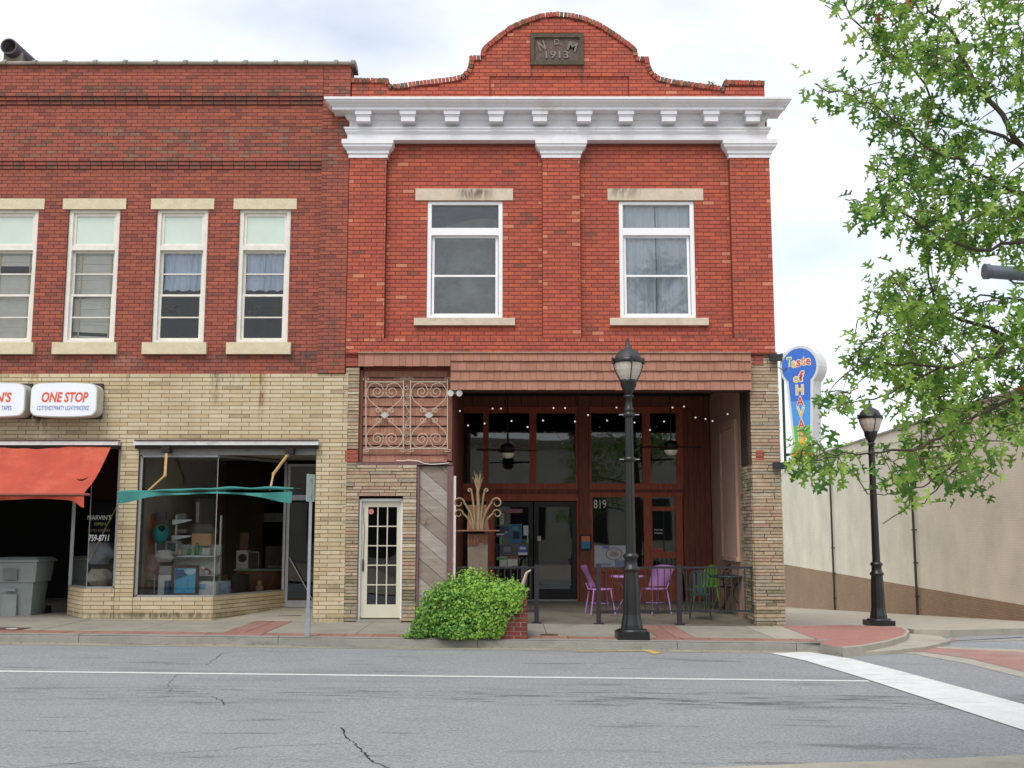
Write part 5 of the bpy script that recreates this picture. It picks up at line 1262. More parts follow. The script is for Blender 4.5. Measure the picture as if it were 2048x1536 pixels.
glazing([(bxb + .03, YG), (xcR, YG), (xd0 - .03, YD - .02)], zsR, zgR, 'display_window', lb)
glazing([(bxa - .03, YG), (wL + .02, YG), (xdl + .02, .75)], zsL, PZ(895, 0), 'display_window', lb)
# floors, ceilings, walls of the shop
shp = group_node('shop_interior', lb)
CEIL = M('shop_ceiling', (150, 142, 124), .9, .12, 2); SHOPW = M('shop_wall', (168, 160, 140), .9, .12, 2)
MB().box(bxb, bxc + .5, .35, YD + .2, zgR + .05, zgR + .1).build('soffit', CEIL, shp)
MB().box(bxb - .06, bxb - .001, .35, 5, -.2, zh + .4).build('partition', SHOPW, shp)
mb = MB(); mb.idx([(xcR - .2, YV, side_z(xcR, 0) - .004), (bxc + .05, YV, side_z(bxc, 0) - .004), (bxc + .05, YD + .2, zfl), (xd0 - .4, YD + .2, zfl)], [(0, 1, 2, 3)]); mb.build('entry_floor', CONC2, shp)
MB().box(bxb, xd0 + .2, .34, 3.6, zsR - .12, zsR - .04).build('display_platform', M('display_floor', (120, 108, 92), .8, .15, 3), shp) if False else None
mb = MB(); mb.prism([(0, 0)] * 3, 0, 0) if False else None
zdf = zsR - .03
mb = MB(); mb.idx([(bxb, .03, zdf), (xcR, .03, zdf), (xd0 - .05, YD, zdf), (xd0 - .05, 3.2, zdf), (bxb, 3.2, zdf)], [(0, 1, 2, 3, 4)]); mb.build('display_floor', M('display_floor', (168, 158, 142), .8, .15, 3), shp)
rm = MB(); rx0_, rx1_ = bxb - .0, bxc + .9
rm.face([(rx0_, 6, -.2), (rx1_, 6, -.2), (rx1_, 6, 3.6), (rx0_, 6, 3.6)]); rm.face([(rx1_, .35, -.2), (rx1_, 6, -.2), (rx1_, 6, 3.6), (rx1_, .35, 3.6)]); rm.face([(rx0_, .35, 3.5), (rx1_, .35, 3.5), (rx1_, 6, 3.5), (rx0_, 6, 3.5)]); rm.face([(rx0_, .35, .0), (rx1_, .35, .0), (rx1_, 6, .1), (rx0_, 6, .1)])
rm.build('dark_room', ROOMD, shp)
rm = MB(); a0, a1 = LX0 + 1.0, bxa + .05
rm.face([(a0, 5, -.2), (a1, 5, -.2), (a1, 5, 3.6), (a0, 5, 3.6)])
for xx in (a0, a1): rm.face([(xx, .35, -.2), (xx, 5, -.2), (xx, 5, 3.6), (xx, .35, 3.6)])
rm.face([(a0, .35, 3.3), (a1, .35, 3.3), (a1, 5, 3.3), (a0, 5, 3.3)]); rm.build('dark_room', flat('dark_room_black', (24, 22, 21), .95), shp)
mb = MB(); mb.idx([(a0, YV, side_z(a0, 0) - .004), (wL + .1, YV, side_z(wL, 0) - .004), (wL + .1, 5, .14), (a0, 5, .14)], [(0, 1, 2, 3)]); mb.build('entry_floor', CONC, shp)
mb = MB(); mb.idx([(xdl, .75, zsL - .03), (wL, .03, zsL - .03), (bxa, .03, zsL - .03), (bxa, 2.5, zsL - .03), (xdl, 2.5, zsL - .03)], [(0, 1, 2, 3, 4)]); mb.build('display_floor', M('display_floor_l', (96, 88, 78), .8, .15, 3), shp)
# glazed shop door at the end of the splay
sd_ = group_node('shop_door', lb); ddx0, ddx1 = xd0, bxc + .02
mb = MB(); zt2 = PZ(928, YD); zb2 = zfl
for (a, b, c, d) in ((ddx0, ddx0 + .06, zb2, zt2), (ddx1 - .05, ddx1, zb2, zt2), (ddx0 + .06, ddx1 - .05, zb2, zb2 + .13), (ddx0 + .06, ddx1 - .05, PZ(1000, YD), PZ(990, YD)), (ddx0 + .06, ddx1 - .05, zt2 - .05, zt2)): mb.box(a, b, YD, YD + .05, c, d)
mb.build('door_frame', ALU, sd_); MB().box(ddx0 + .06, ddx1 - .05, YD + .02, YD + .026, zb2 + .13, zt2 - .05).build('pane', SHOPGLASS, sd_)
MB().box(bxc - .001, bxc + .3, .34, YD + .1, -.2, zh + .3).build('jamb_wall', YB[1], sd_)
MB().bar((ddx0 + .09, YD - .05, PZ(1115, YD)), (ddx1 - .32, YD - .05, PZ(1207, YD)), .018).build('push_bar', ALU, sd_)
mat_ = tag(MB().box(PX(560, 1222, .9), PX(606, 1222, .9), .7, 1.5, .072, .085).build('door_mat', flat('mat_grey', (84, 82, 78), .95)), 'flat grey door mat in the shop entrance', 'mat')
# awning housings over the openings
HW = M('chalky_metal', (206, 204, 202), .6, .12, 6, .2, 60, stain=((110, 84, 66), .7, 3, (1, 1, 3), .58))
HD = flat('housing_dark', (40, 32, 28), .8)
for u0, u1, lab in ((-160, 237, 'long white metal awning housing above the red awning'), (268, 637, 'white metal awning housing above the display window')):
    x0, x1 = PX(u0, 886, -.2), PX(u1, 886, -.2); o = thing('awning_housing', lab, 'awning housing', ((x0 + x1) / 2, -.15, PZ(905, -.2)), 'awning housings')
    MB().box(x0, x1, -.24, YV - .014, PZ(890, -.24), PZ(881.5, -.24)).build('cover', HW, o)
    MB().box(x0 + .02, x1 - .02, -.20, YV - .014, PZ(897, -.2), PZ(890, -.24) - .002).build('housing', HD, o)
    MB().box(x0 + .02, x1 - .01, -.26, YV - .014, PZ(881.5, -.24) + .002, PZ(881.5, -.24) + .02).build('flashing', flat('flash_dark', (76, 52, 44), .8), o)
x0, x1 = PX(280, 905, .0), PX(628, 905, .0)
MB().box(bxb + .001, bxc - .001, -.03, .2, zgR + .02, PZ(896, -.03)).build('head_rail', M('head_rail_grey', (146, 146, 144), .6, .15, 5, stain=((80, 70, 62), .7, 3, (1, 1, 2), .58)), lb)
# awnings
RA = M('red_awning_cloth', (178, 78, 60), .9, .12, 2.5, .3, 220, stain=[((200, 108, 84), .6, 1.2, (1, 1, 2), .52), ((136, 66, 54), .6, 2.4, (1.5, 1, .5), .58)])
zr1 = PZ(896, -.2); xr1 = PX(222, 897, -.2); xr0 = -11.8; yf_ = -1.15
zf1 = PZ(990, yf_); xf1_ = PX(168, 985, yf_)
def red(a, b):
    xe_top, xe_bot = xr1, xf1_
    x = xr0 + (xe_top + (xe_bot - xe_top) * b - xr0) * a
    y = -.2 + (yf_ + .2) * b; z = zr1 + (zf1 - zr1) * (b ** 1.08)
    z += -.06 * math.sin(b * math.pi) * (1 + .3 * math.sin(a * 9)) + .035 * mnoise.noise((x * 1.6 + b, b * 2.2, 1.7)) + .014 * mnoise.noise((x * 5, b * 5 + x * 2, 4.1)) - .05 * max(0, a - .9) * 10 * math.sin(b * 5) * .3 + .012 * math.sin(x * 3.1 + b * 4) + (.03 * math.exp(-((a - .93) / .03) ** 2 - ((b - .62) / .13) ** 2))
    return (x, y, z)
ra = thing('red_awning', 'sagging orange red cloth awning over the dark shop opening', 'awning', (-9.5, -.6, zf1 - .2))
MB().sheet(red, 90, 18).build('canopy', RA, ra)
zv = PZ(1000, yf_)
def redv(a, b):
    x = xr0 + (xf1_ - xr0) * a + .03 * b; k = math.exp(-((a - 1) / .035) ** 2)
    return (x, yf_ + .02 * math.sin(a * 40) * b + .04 * b - .10 * k * b, zf1 - .004 - (.07 + .13 * k) * b - .012 * math.sin(a * 21) * b)
MB().sheet(redv, 90, 4).build('valance', RA, ra)
MB().tube([(xr0, yf_, zf1), (xf1_ + .1, yf_, zf1 + .005)], .022, 8).build('front_bar', flat('bar_red_brown', (120, 66, 52), .6), ra)
mb = MB()                                                   # tear with its dark slit
tx, tz = P(165, 958, -.86)
mb.sheet(lambda a, b: (tx - .09 + .24 * a, -.93 - .01 * math.sin(a * 3.14), tz - .025 * math.sin(a * 3.14) - (.035 * math.sin(a * 3.14)) * b + .045 * a), 10, 2); mb.build('tear', HD, ra)
TA = M('teal_awning_cloth', (58, 128, 120), .85, .14, 3, .2, 200, stain=((40, 110, 108), .6, 1.5, 1, .55)); ya = -.95
ta = thing('teal_awning', 'rolled back teal cloth awning on two wooden arms', 'awning', (PX(412, 990, ya), ya, PZ(1003, ya)))
tx0, tx1 = PX(236, 985, ya), PX(588, 982, ya); tz1 = PZ(979, ya); tzl = PZ(985, ya)
def teal(a, b):
    z = tzl + (tz1 + .02 - tzl) * min(1, a * 1.6)
    th = b * 6.28319; r = .030 + .009 * math.sin(a * 23); return (tx0 + (tx1 - tx0) * a, ya + 1.6 * r * math.cos(th), z + .006 * math.sin(a * 31) + .8 * r * math.sin(th))
MB().sheet(teal, 60, 10).build('roll', TA, ta)
def tealv(a, b):
    e = max(math.exp(-(a / .18) ** 2), math.exp(-((a - 1) / .16) ** 2)); x = tx0 + .03 + (tx1 - tx0 - .05) * a
    return (x, ya - .06 + .03 * math.sin(a * 30) * b, tz1 - .05 + .01 * math.sin(a * 14) - (.03 + .16 * e) * b)
MB().sheet(tealv, 60, 4).build('valance', TA, ta)
MB().tube([(tx1 - .1, ya, tz1), (tx1 + .12, ya, tz1 + .01)], .015, 6).build('bar_end', HD, ta)
ARM = M('arm_ochre', (178, 142, 92), .75, .2, 8)
for pth in (((333, 900, -.2), (330, 951, -.55), (297, 981, -.92)), ((580, 903, -.2), (547, 948, -.55), (540, 980, -.92))):
    q = [Vector((PX(u, v, y), y, PZ(v, y))) for u, v, y in pth]
    MB().bar(q[0], q[1], .045, .03).bar(q[1], q[2], .03, .022).build('arm', ARM, ta); MB().sphere(q[1], .035, 8, 5).build('elbow', ARM, ta)
    MB().box(q[0].x - .07, q[0].x + .07, -.28, YV - .02, q[0].z - .05, q[0].z + .06).build('bracket', HD, ta)
# box signs
SF = M('sign_face_white', (232, 236, 242), .4, .03, 2); SE = M('sign_edge', (196, 198, 186), .5, .1, 4); SRED = flat('sign_red', (222, 92, 62), .5); SBLU = flat('sign_blue', (52, 84, 168), .5)
def box_sign(u0, u1, lines, lab):
    ys = -.42; x0, x1, z0, z1 = PX(u0, 800, ys), PX(u1, 800, ys), PZ(831, ys), PZ(768, ys)
    o = thing('box_sign', lab, 'sign', ((x0 + x1) / 2, -.3, z0), 'box signs above the shop')
    r = .12; out = []
    cx, cz, hx_, hz_ = (x0 + x1) / 2, (z0 + z1) / 2, (x1 - x0) / 2, (z1 - z0) / 2
    for (sx, sz, a0) in ((1, -1, -90), (1, 1, 0), (-1, 1, 90), (-1, -1, 180)):
        for k in range(6):
            a = R(a0 + k * 18); px_ = cx + sx * (hx_ - r) + r * math.cos(a); pz_ = cz + sz * (hz_ - r) + r * math.sin(a); out.append((px_, pz_))
    # bowed top and bottom edges
    def bow(p): return (p[0], p[1] + (.03 * (1 - ((p[0] - cx) / hx_) ** 2)) * (1 if p[1] > cz else -1))
    full = []
    for i in range(len(out)):
        a, b = out[i], out[(i + 1) % len(out)]; m = 6 if abs(a[0] - b[0]) > .3 else 1
        for k in range(m): full.append(bow((a[0] + (b[0] - a[0]) * k / m, a[1] + (b[1] - a[1]) * k / m)))
    MB().prism(full, ys, -.12, sm=False).build('cabinet', SE, o)
    inner = [(cx + (p[0] - cx) * .975, cz + (p[1] - cz) * .95) for p in full]; MB().prism(inner, ys - .008, ys - .001).build('face', SF, o)
    for tx_, fx_, fz_, w_, h_, m_, sh_, bo in lines: lettering(tx_, (x0 + (x1 - x0) * fx_, ys - .011, z0 + (z1 - z0) * fz_), w_, h_, m_, o, bo, sh_)
    MB().box(x0 - .06, x1 - .02, -.12, YV - .016, z0 - .03, z1 + .05).build('backing', flat('sign_backing', (62, 54, 52), .85), o)
box_sign(61, 194, [('ONE STOP', .52, .58, .83, .185, SRED, .18, .035), ("CD'S*DVD'S*PARTY LIGHTS*INCENSE", .5, .24, .92, .085, SBLU, .1, .0)], 'white box sign lettered ONE STOP in red')
sgn = box_sign(-83, 50, [("MARVIN'S", .44, .58, .85, .185, SRED, .18, .035), ('RECORDS*CASSETTE TAPES', .46, .24, .82, .085, SBLU, .1, .0)], 'white box sign ending in a red apostrophe S, cut by the edge')
# window lettering on the left display window
xl = PX(199, 1035, YG)
lettering("MARVIN'S", (xl, YG - .008, PZ(1035, YG)), .42, .085, flat('vinyl_grey', (186, 190, 184), .6), lb, .0)
lettering('OPEN', (PX(200, 1047, YG), YG - .008, PZ(1048, YG)), .2, .05, flat('vinyl_olive', (134, 142, 66), .6), lb)
lettering('AUTO REPAIRS', (xl, YG - .008, PZ(1061, YG)), .40, .045, flat('vinyl_faded', (112, 106, 98), .7), lb)
lettering('759-8711', (PX(198, 1076, YG), YG - .008, PZ(1076, YG)), .37, .115, LW, lb, .015, .2)
# shell
sh = MB(); sh.box(LX0, LX0 + .3, .341, 20, -.5, zt0); sh.box(LX0 + .31, LX1 - .01, 19.7, 20, -.5, zt0); sh.build('side_wall', LR[1], lb)
MB().box(LX0 + .31, LX1 - .01, .345, 19.69, zt0 - .5, zt0 - .4).build('roof', flat('roof_tar_l', (58, 56, 54), .95), lb)
# clay flue with hood behind the coping
fx, fz_ = P(28, 118, 1.2); zc_ = PZ(135, 1.2)
fo = thing('roof_flue', 'dark hooded flue with stone base behind the coping at far left', 'flue', (fx, 1.2, zc_ - .2))
CL = M('flue_purple', (84, 72, 84), .6, .15, 5)
x0, x1 = PX(11, 118, 1.2), PX(58, 118, 1.2)
r_ = .165; cxp = x0 + r_
MB().box(x0 + .03, x1 - .06, 1.05, 1.5, zc_ - .4, PZ(111, 1.2)).build('base', M('flue_stone', (120, 114, 100), .9, .2, 6, .3), fo)
zap = PZ(103, 1.2)
pth = [Vector((cxp, .98, zap)), Vector((cxp, 1.02, zap)), Vector((PX(66, 120, 1.6), 1.75, PZ(122, 1.6)))]
out = MB(); nseg = 20
ringA = [Vector((cxp + r_ * math.cos(6.283 * k / nseg), .95, zap + r_ * math.sin(6.283 * k / nseg))) for k in range(nseg)]
ringB = [p + Vector((.50, .9, -.42)) for p in ringA]
for k in range(nseg): out.face([ringA[k], ringA[(k + 1) % nseg], ringB[(k + 1) % nseg], ringB[k]], 0, True)
inA = [Vector((cxp + (p.x - cxp) * .84, .95, zap + (p.z - zap) * .84)) for p in ringA]
for k in range(nseg): out.face([ringA[k], inA[k], inA[(k + 1) % nseg], ringA[(k + 1) % nseg]], 0)
out.face([p + Vector((.05, .12, -.03)) for p in inA], 1); out.build('hood', [CL, HD], fo)
# ------------------------------------------------------------------ street lamps
LG = M('lamp_globe', (188, 180, 168), .25, .06, 6, spec=.5)
def street_lamp(x, y, z, lab, H, banner=True):
    o = thing('street_lamp', lab, 'street lamp', (x, y, z), 'black street lamps'); k = H / 4.69
    q = lambda prof: [(r, h * k) for r, h in prof]
    mb = MB(); s = .245; mb.box(x - s, x + s, y - s, y + s, z, z + .11 * k)
    mb.lathe(q([(.235, .11), (.235, .135), (.19, .15)]), (x, y, z), 16); mb.build('plinth', BLACKM, o)
    MB().lathe(q([(.17, .14), (.165, .2), (.145, .3), (.135, .36), (.13, .7), (.115, 1.0), (.11, 1.02)]), (x, y, z), 24, sm=False, flute=.06).build('fluted_base', BLACKM, o)
    MB().lathe(q([(.11, 1.0), (.135, 1.03), (.135, 1.06), (.10, 1.10), (.095, 1.2), (.12, 1.23), (.12, 1.255), (.09, 1.29)]), (x, y, z), 20).build('collar', BLACKM, o)
    MB().lathe(q([(.078, 1.28), (.072, 2.2), (.062, 3.52)]), (x, y, z), 24, sm=False, flute=.07).build('shaft', BLACKM, o)
    MB().lathe(q([(.075, 3.5), (.08, 3.53), (.062, 3.56), (.055, 3.70), (.085, 3.72), (.085, 3.745), (.05, 3.76)]), (x, y, z), 20).build('neck', BLACKM, o)
    MB().lathe(q([(.05, 3.755), (.075, 3.80), (.125, 3.90), (.13, 3.96), (.14, 3.985), (.125, 4.0)]), (x, y, z), 20).build('cup', BLACKM, o)
    MB().lathe(q([(.125, 3.985), (.17, 4.06), (.205, 4.15), (.22, 4.25), (.215, 4.29)]), (x, y, z), 28, sm=False, flute=.03).build('globe', LG, o)
    MB().lathe(q([(.235, 4.262), (.245, 4.275), (.245, 4.325), (.225, 4.335)]), (x, y, z), 24).build('band', BLACKM, o)
    for a in range(4):
        an = a * math.pi / 2 + .12; c, s_ = math.cos(an), math.sin(an)
        MB().tube([(x + c * r, y + s_ * r, z + h * k) for r, h in ((.245, 4.28), (.232, 4.2), (.19, 4.08), (.135, 3.98))], .008, 5).build('rib', BLACKM, o)
        MB().box(x + c * .25 - .018, x + c * .25 + .018, y + s_ * .25 - .018, y + s_ * .25 + .018, z + 4.25 * k, z + 4.345 * k).build('lug', BLACKM, o)
    MB().lathe(q([(.215, 4.33), (.20, 4.38), (.16, 4.44), (.09, 4.48), (.05, 4.50), (.035, 4.56), (.022, 4.60), (.018, 4.62)]), (x, y, z), 24).build('roof', M('lamp_roof', (58, 60, 62), .5, .15, 8), o)
    MB().lathe(q([(.018, 4.60), (.026, 4.625), (.012, 4.65), (.003, 4.69)]), (x, y, z), 10).build('finial', BLACKM, o)
    if banner:
        for h in (3.44, 2.74):
            MB().lathe([(.088, -.035), (.095, -.03), (.095, .03), (.088, .035)], (x, y, z + h * k), 16).build('clamp', BLACKM, o)
            for dx in (-1, 1): MB().bar((x + dx * .09, y - .04, z + h * k), (x + dx * .16, y - .04, z + h * k), .014).build('banner_stub', flat('zinc', (190, 192, 196), .35, metal=.7), o)
    return o
lx, lyy = G(1264, 1277); street_lamp(lx, lyy, side_z(lx, lyy), 'black street lamp at the kerb in front of the restaurant', 4.72)
d2 = 22.3; lx2 = PX(1758, 1253, CAM_Y + d2); ly2 = CAM_Y + d2
gx_, gy_ = G(1758, 1251); sc_h = P(1744, 797, gy_)[1] - side_z(gx_, gy_)
street_lamp(gx_, gy_, side_z(gx_, gy_), 'black street lamp on the red brick corner by the cream building', sc_h, False)
# thin sign post seen edge on
px_, py_ = G(615, 1273); z0 = side_z(px_, py_); zt_ = PZ(950, py_)
sp_ = thing('sign_post', 'thin grey sign post with its plate seen edge on', 'sign post', (px_, py_, z0))
GALV = M('galvanised_steel', (150, 156, 164), .5, .15, 10, metal=.3)
mb = MB(); mb.bar((px_, py_, z0), (px_, py_, zt_ - .02), .045, .03, up=(0, 1, 0)); mb.build('post', GALV, sp_)
MB().box(px_ - .035, px_ + .035, py_ - .02, py_ + .02, z0, z0 + .42).build('sleeve', GALV, sp_)
mb = MB(); an = R(78); c, s_ = math.cos(an), math.sin(an); zc = zt_ - .2
mb.obox((px_ + .0, py_ - .035, zc), (c * .155, s_ * .155, 0), (-s_ * .003, c * .003, 0), (0, 0, .21)); mb.build('plate', M('sign_plate_back', (176, 196, 188), .5, .08, 8), sp_)
for dz in (-.13, .13): MB().box(px_ - .012, px_ + .012, py_ - .05, py_ - .02, zc + dz - .012, zc + dz + .012).build('bolt', GALV, sp_)
# ------------------------------------------------------------------ hanging corner sign
ph = R(40); rt = Vector((math.cos(ph), -math.sin(ph), 0)); nf = Vector((-math.sin(ph), -math.cos(ph), 0)); upv = Vector((0, 0, 1))
yS = -.35; xS, zS = P(1598, 733, yS); c0 = Vector((xS, yS, zS)); zbot = P(1606, 906, yS)[1] - zS
hs = thing('hanging_sign', 'tall keyhole shaped sign reading Taste of HAVANA on the corner', 'sign', (xS, yS, zS + zbot - .3))
def kp(a, b, off=0.0): p = c0 + rt * a + upv * b + nf * off; return (p.x, p.y, p.z)
def keyhole(g):
    r1, r2 = .375 - g, .255 - g; n1, n2 = .255 - g, .185 - g; out = []
    a1 = math.asin(min(.99, n1 / r1)); a2 = math.asin(min(.99, n2 / r2))
    for k in range(25): a = -math.pi / 2 + a1 + (2 * math.pi - 2 * a1) * k / 24; out.append((r1 * math.cos(a), r1 * math.sin(a)))
    for k in range(17): a = math.pi / 2 + a2 + (2 * math.pi - 2 * a2) * k / 16; out.append((r2 * math.cos(a) + .02, zbot + r2 * math.sin(a)))
    return out
ko = keyhole(0); TH = .34; mb = MB()
fr_ = [kp(a, b) for a, b in ko]; bk = [kp(a, b, -TH) for a, b in ko]
mb.face(fr_); mb.face(list(reversed(bk)))
for i in range(len(ko)): j = (i + 1) % len(ko); mb.face([fr_[i], bk[i], bk[j], fr_[j]], 0, False)
mb.build('cabinet', M('sign_cabinet', (212, 212, 210), .5, .06, 4), hs)
ki = keyhole(.045)
def band(z1, z0, mat, name, off=.004, src=None):
    poly = list(src or ki)
    for ax, lim, kp_ in ((1, z0, 1), (1, z1, -1)): poly = clip(poly, ax, lim, kp_)
    m_ = MB(); m_.face([kp(a, b, off) for a, b in poly]); m_.build(name, mat, hs)
band(1, -.62, flat('sky_blue', (60, 112, 204), .4), 'blue_field'); band(-.62, -1.06, flat('light_blue', (76, 152, 222), .4), 'light_blue_field')
band(-1.06, zbot + .12, flat('grass_green', (92, 190, 84), .4), 'green_field'); band(zbot + .12, zbot - .02, flat('leaf_green2', (104, 190, 88), .4), 'green_field'); band(zbot - .02, zbot - .5, flat('sand_green', (196, 200, 110), .4), 'sand_field')
mb = MB(); mb.face([kp(-.17, zbot + .03, .008), kp(.19, zbot + .03, .008), kp(.13, zbot + .11, .008), kp(.05, zbot + .24, .008), kp(.0, zbot + .27, .008), kp(-.06, zbot + .14, .008)]); mb.build('hut_yellow', flat('hut_yellow', (222, 184, 62), .4), hs)
mb = MB(); mb.face([kp(-.17, zbot - .05, .010), kp(.20, zbot - .05, .010), kp(.18, zbot + .07, .010), kp(.05, zbot + .02, .010), kp(-.15, zbot + .07, .010)]); mb.build('hut_orange', flat('hut_orange', (224, 122, 48), .4), hs)
SY, SR_, SO, SG_ = flat('sign_yellow', (222, 190, 92), .4), flat('sign_letter_red', (214, 64, 58), .4), flat('sign_orange', (226, 140, 70), .4), flat('sign_letter_green', (98, 190, 120), .4)
SWH = flat('sign_outline_white', (236, 226, 206), .4)
def sl_(tx, a, b, w, h, m):
    for off, mm, bo, g in ((.006, SWH, .07, .03), (.011, m, .012, 0)):
        lettering(tx, Vector(kp(a, b, off)), w + g, h + g, mm, hs, bo, 0, (rt, upv))
for i, (ch, m, dz) in enumerate((('T', SG_, .05), ('a', SY, .0), ('s', SR_, .01), ('t', SO, .04), ('e', SR_, .02))): sl_(ch, -.185 + i * .092, .05 + dz, .075, .11 if ch in 'as' else .15 if ch != 'e' else .11, m)
sl_('o', -.06, -.23, .09, .10, SY); sl_('f', .045, -.18, .085, .18, SR_)
for i, (ch, m) in enumerate((('H', SY), ('A', SR_), ('V', SY), ('A', SR_), ('N', SO), ('A', SR_))): sl_(ch, .0 + .004 * i, -.42 - .205 * i, .13, .165, m)
mb = MB(); e = c0 + rt * .38 - nf * .0
for k in range(6): p = c0 + rt * .262 + upv * (-.55 - k * .16) - nf * .17; mb.obox(p, rt * .004, nf * .012, upv * .012)
mb.build('vent_slots', HD, hs)
STL = flat('bracket_dark', (40, 46, 48), .5)
for (v, z_) in ((716, PZ(716, -.1)), (932, PZ(932, -.1))):
    MB().box(XE - .12, XE + .10, YS - .13, YS - .055, z_ - .06, z_ + .06).build('clamp_plate', STL, hs)
MB().bar((XE + .11, YS - .06, PZ(708, -.05)), (XE + .11, YS - .06, PZ(938, -.05)), .04).build('upright', flat('upright_green', (44, 66, 54), .5), hs)
zb_ = zS + zbot; MB().bar((XE + .1, YS - .06, zb_ - .02), tuple(c0 + upv * zbot - rt * .2 - nf * .17), .05).build('arm', STL, hs)
MB().bar((XE + .1, YS - .06, zS + .03), tuple(c0 + upv * .03 - rt * .33 - nf * .17), .04).build('arm', STL, hs)
MB().tube([(XE + .02, YS - .1, PZ(735, -.1)), (XE + .1, YS - .16, PZ(742, -.1)), (XE + .2, -.2, PZ(735, -.1)), tuple(c0 + upv * .0 - rt * .36 - nf * .1)], .01, 5).build('cable', flat('cable_grey', (90, 84, 78), .7), hs)
# ------------------------------------------------------------------ traffic signal mast arm entering at the right
ym = -8.0; x0, z0 = P(1972, 543, ym); x1, z1 = P(2048, 549, ym)
ma = thing('mast_arm', 'grey steel signal mast arm entering at the right edge', 'mast arm', (x1 + 4.2, ym, ROAD))
zz = z1 - (z1 - z0); SM = M('mast_steel', (98, 106, 116), .45, .12, 6, metal=.4)
MB().tube([(x0, ym, z0), (x1 + 4.2, ym - .3, z1 - .35)], [.075, .12], 14).build('arm', SM, ma); MB().tube([(x0 - .02, ym, z0), (x0 + .03, ym, z0)], .088, 14).build('end_cap', SM, ma)
MB().tube([(x0 + .2, ym, z0 - .05), (x0 + .3, ym, z0 - .13), (x0 + .55, ym, z0 - .14), (x0 + .9, ym, z0 - .07)], .012, 5).build('cable', flat('cable_mast', (70, 72, 76), .6), ma)
MB().tube([(x1 + 4.2, ym - .3, ROAD - .1), (x1 + 4.2, ym - .3, z1 + .2)], [.17, .13], 14).build('pole', SM, ma)
# ------------------------------------------------------------------ porch railings
def railing(u0, u1, yr, posts, lab, ends=(1, 1)):
    xa, xb = PX(u0, 1180, yr), PX(u1, 1180, yr); zt, zb = PZ(1135, yr), PZ(1222, yr)
    o = thing('porch_railing', lab, 'railing', ((xa + xb) / 2, yr, side_z(xa, 0)), 'dark metal porch railings')
    MB().bar((xa, yr, zt), (xb, yr, zt), .04, .035).build('top_rail', RAILM, o); MB().bar((xa, yr, zb), (xb, yr, zb), .03, .03).build('bottom_rail', RAILM, o)
    x = xa + .1
    while x < xb - .05: MB().bar((x, yr, zb), (x, yr, zt), .016).build('baluster', RAILM, o); x += .1155
    for u in posts:
        x = PX(u, 1180, yr); zg_ = side_z(x, 0) + .003
        MB().box(x - .04, x + .04, yr - .04, yr + .04, zg_, zt + .05).box(x - .085, x + .085, yr - .07, yr + .07, zg_, zg_ + .015).build('post', RAILM, o)
railing(907, 1069, .08, (1073,), 'dark metal railing behind the leafy planter')
railing(1201, 1354, .08, (1197,), 'dark metal railing in front of the purple chairs'); railing(1362, 1511, .08, (1358,), 'dark metal railing between the purple chairs and stone pier')
# ------------------------------------------------------------------ chairs and tables
PUR = M('lilac_paint', (178, 130, 188), .4, .08, 6); DGR = M('dark_green_paint', (34, 58, 54), .45, .15, 8); LIMEG = M('lime_green_paint', (104, 172, 52), .45, .1, 8); IRON = M('cast_iron_black', (28, 30, 30), .5, .2, 10)
def shell_chair(x, y, rz, lab, mat):
    o = thing('metal_chair', lab, 'chair', (x, y, fl(y)), 'lilac garden chairs', rz); o.scale = (1.18, 1.18, 1.06)
    def fn(a, b): return ((a - .5) * .42 * (.92 + .12 * b), -.2 + .02 + .05 * b + .10 * b * (2 * a - 1) ** 2 * -1 + .10 * (2 * a - 1) ** 2 * .6 - .1 * b, .50 + .38 * b - .03 * (2 * a - 1) ** 2 * b)
    MB().sheet(fn, 14, 8).build('backrest', mat, o, local=True)
    MB().lathe([(.20, .435), (.215, .445), (.20, .455)], (0, 0, 0), 20).build('seat', mat, o, local=True)
    for sx in (-1, 1):
        MB().tube([(sx * .13, -.16, .44), (sx * .15, -.2, .55)], .011, 6).build('back_stay', mat, o, local=True)
        MB().tube([(sx * .15, .14, .44), (sx * .19, .2, .0)], .012, 6).build('leg', mat, o, local=True); MB().tube([(sx * .15, -.14, .44), (sx * .19, -.2, .0)], .012, 6).build('leg', mat, o, local=True)
    MB().tube([(.15 * math.cos(a * .5236), .15 * math.sin(a * .5236), .2) for a in range(13)], .006, 5).build('stretcher', mat, o, local=True)
yq = 1.55
shell_chair(PX(1200, 1192, yq), yq, R(-80), 'lilac metal chair left of the lilac table', PUR)
shell_chair(PX(1310, 1192, yq), yq + .1, R(28), 'lilac metal chair right of the lilac table', PUR)
def round_table(x, y, r, h, mat, lab, name='bistro_table'):
    o = thing(name, lab, 'table', (x, y, fl(y)))
    MB().lathe([(r * .97, h - .03), (r, h - .02), (r, h), (r * .97, h + .006)], (0, 0, 0), 28).build('table_top', mat, o, local=True)
    for k in range(3):
        a = k * 2.0944 + .5; c, s = math.cos(a), math.sin(a)
        MB().tube([(c * .2, s * .2, h - .03), (c * .04, s * .04, h * .5), (c * .28, s * .28, .0)], .011, 6).build('leg', mat, o, local=True)
    return o
round_table(PX(1255, 1160, yq), yq, .32, .72, PUR, 'round lilac bistro table behind the front railing')
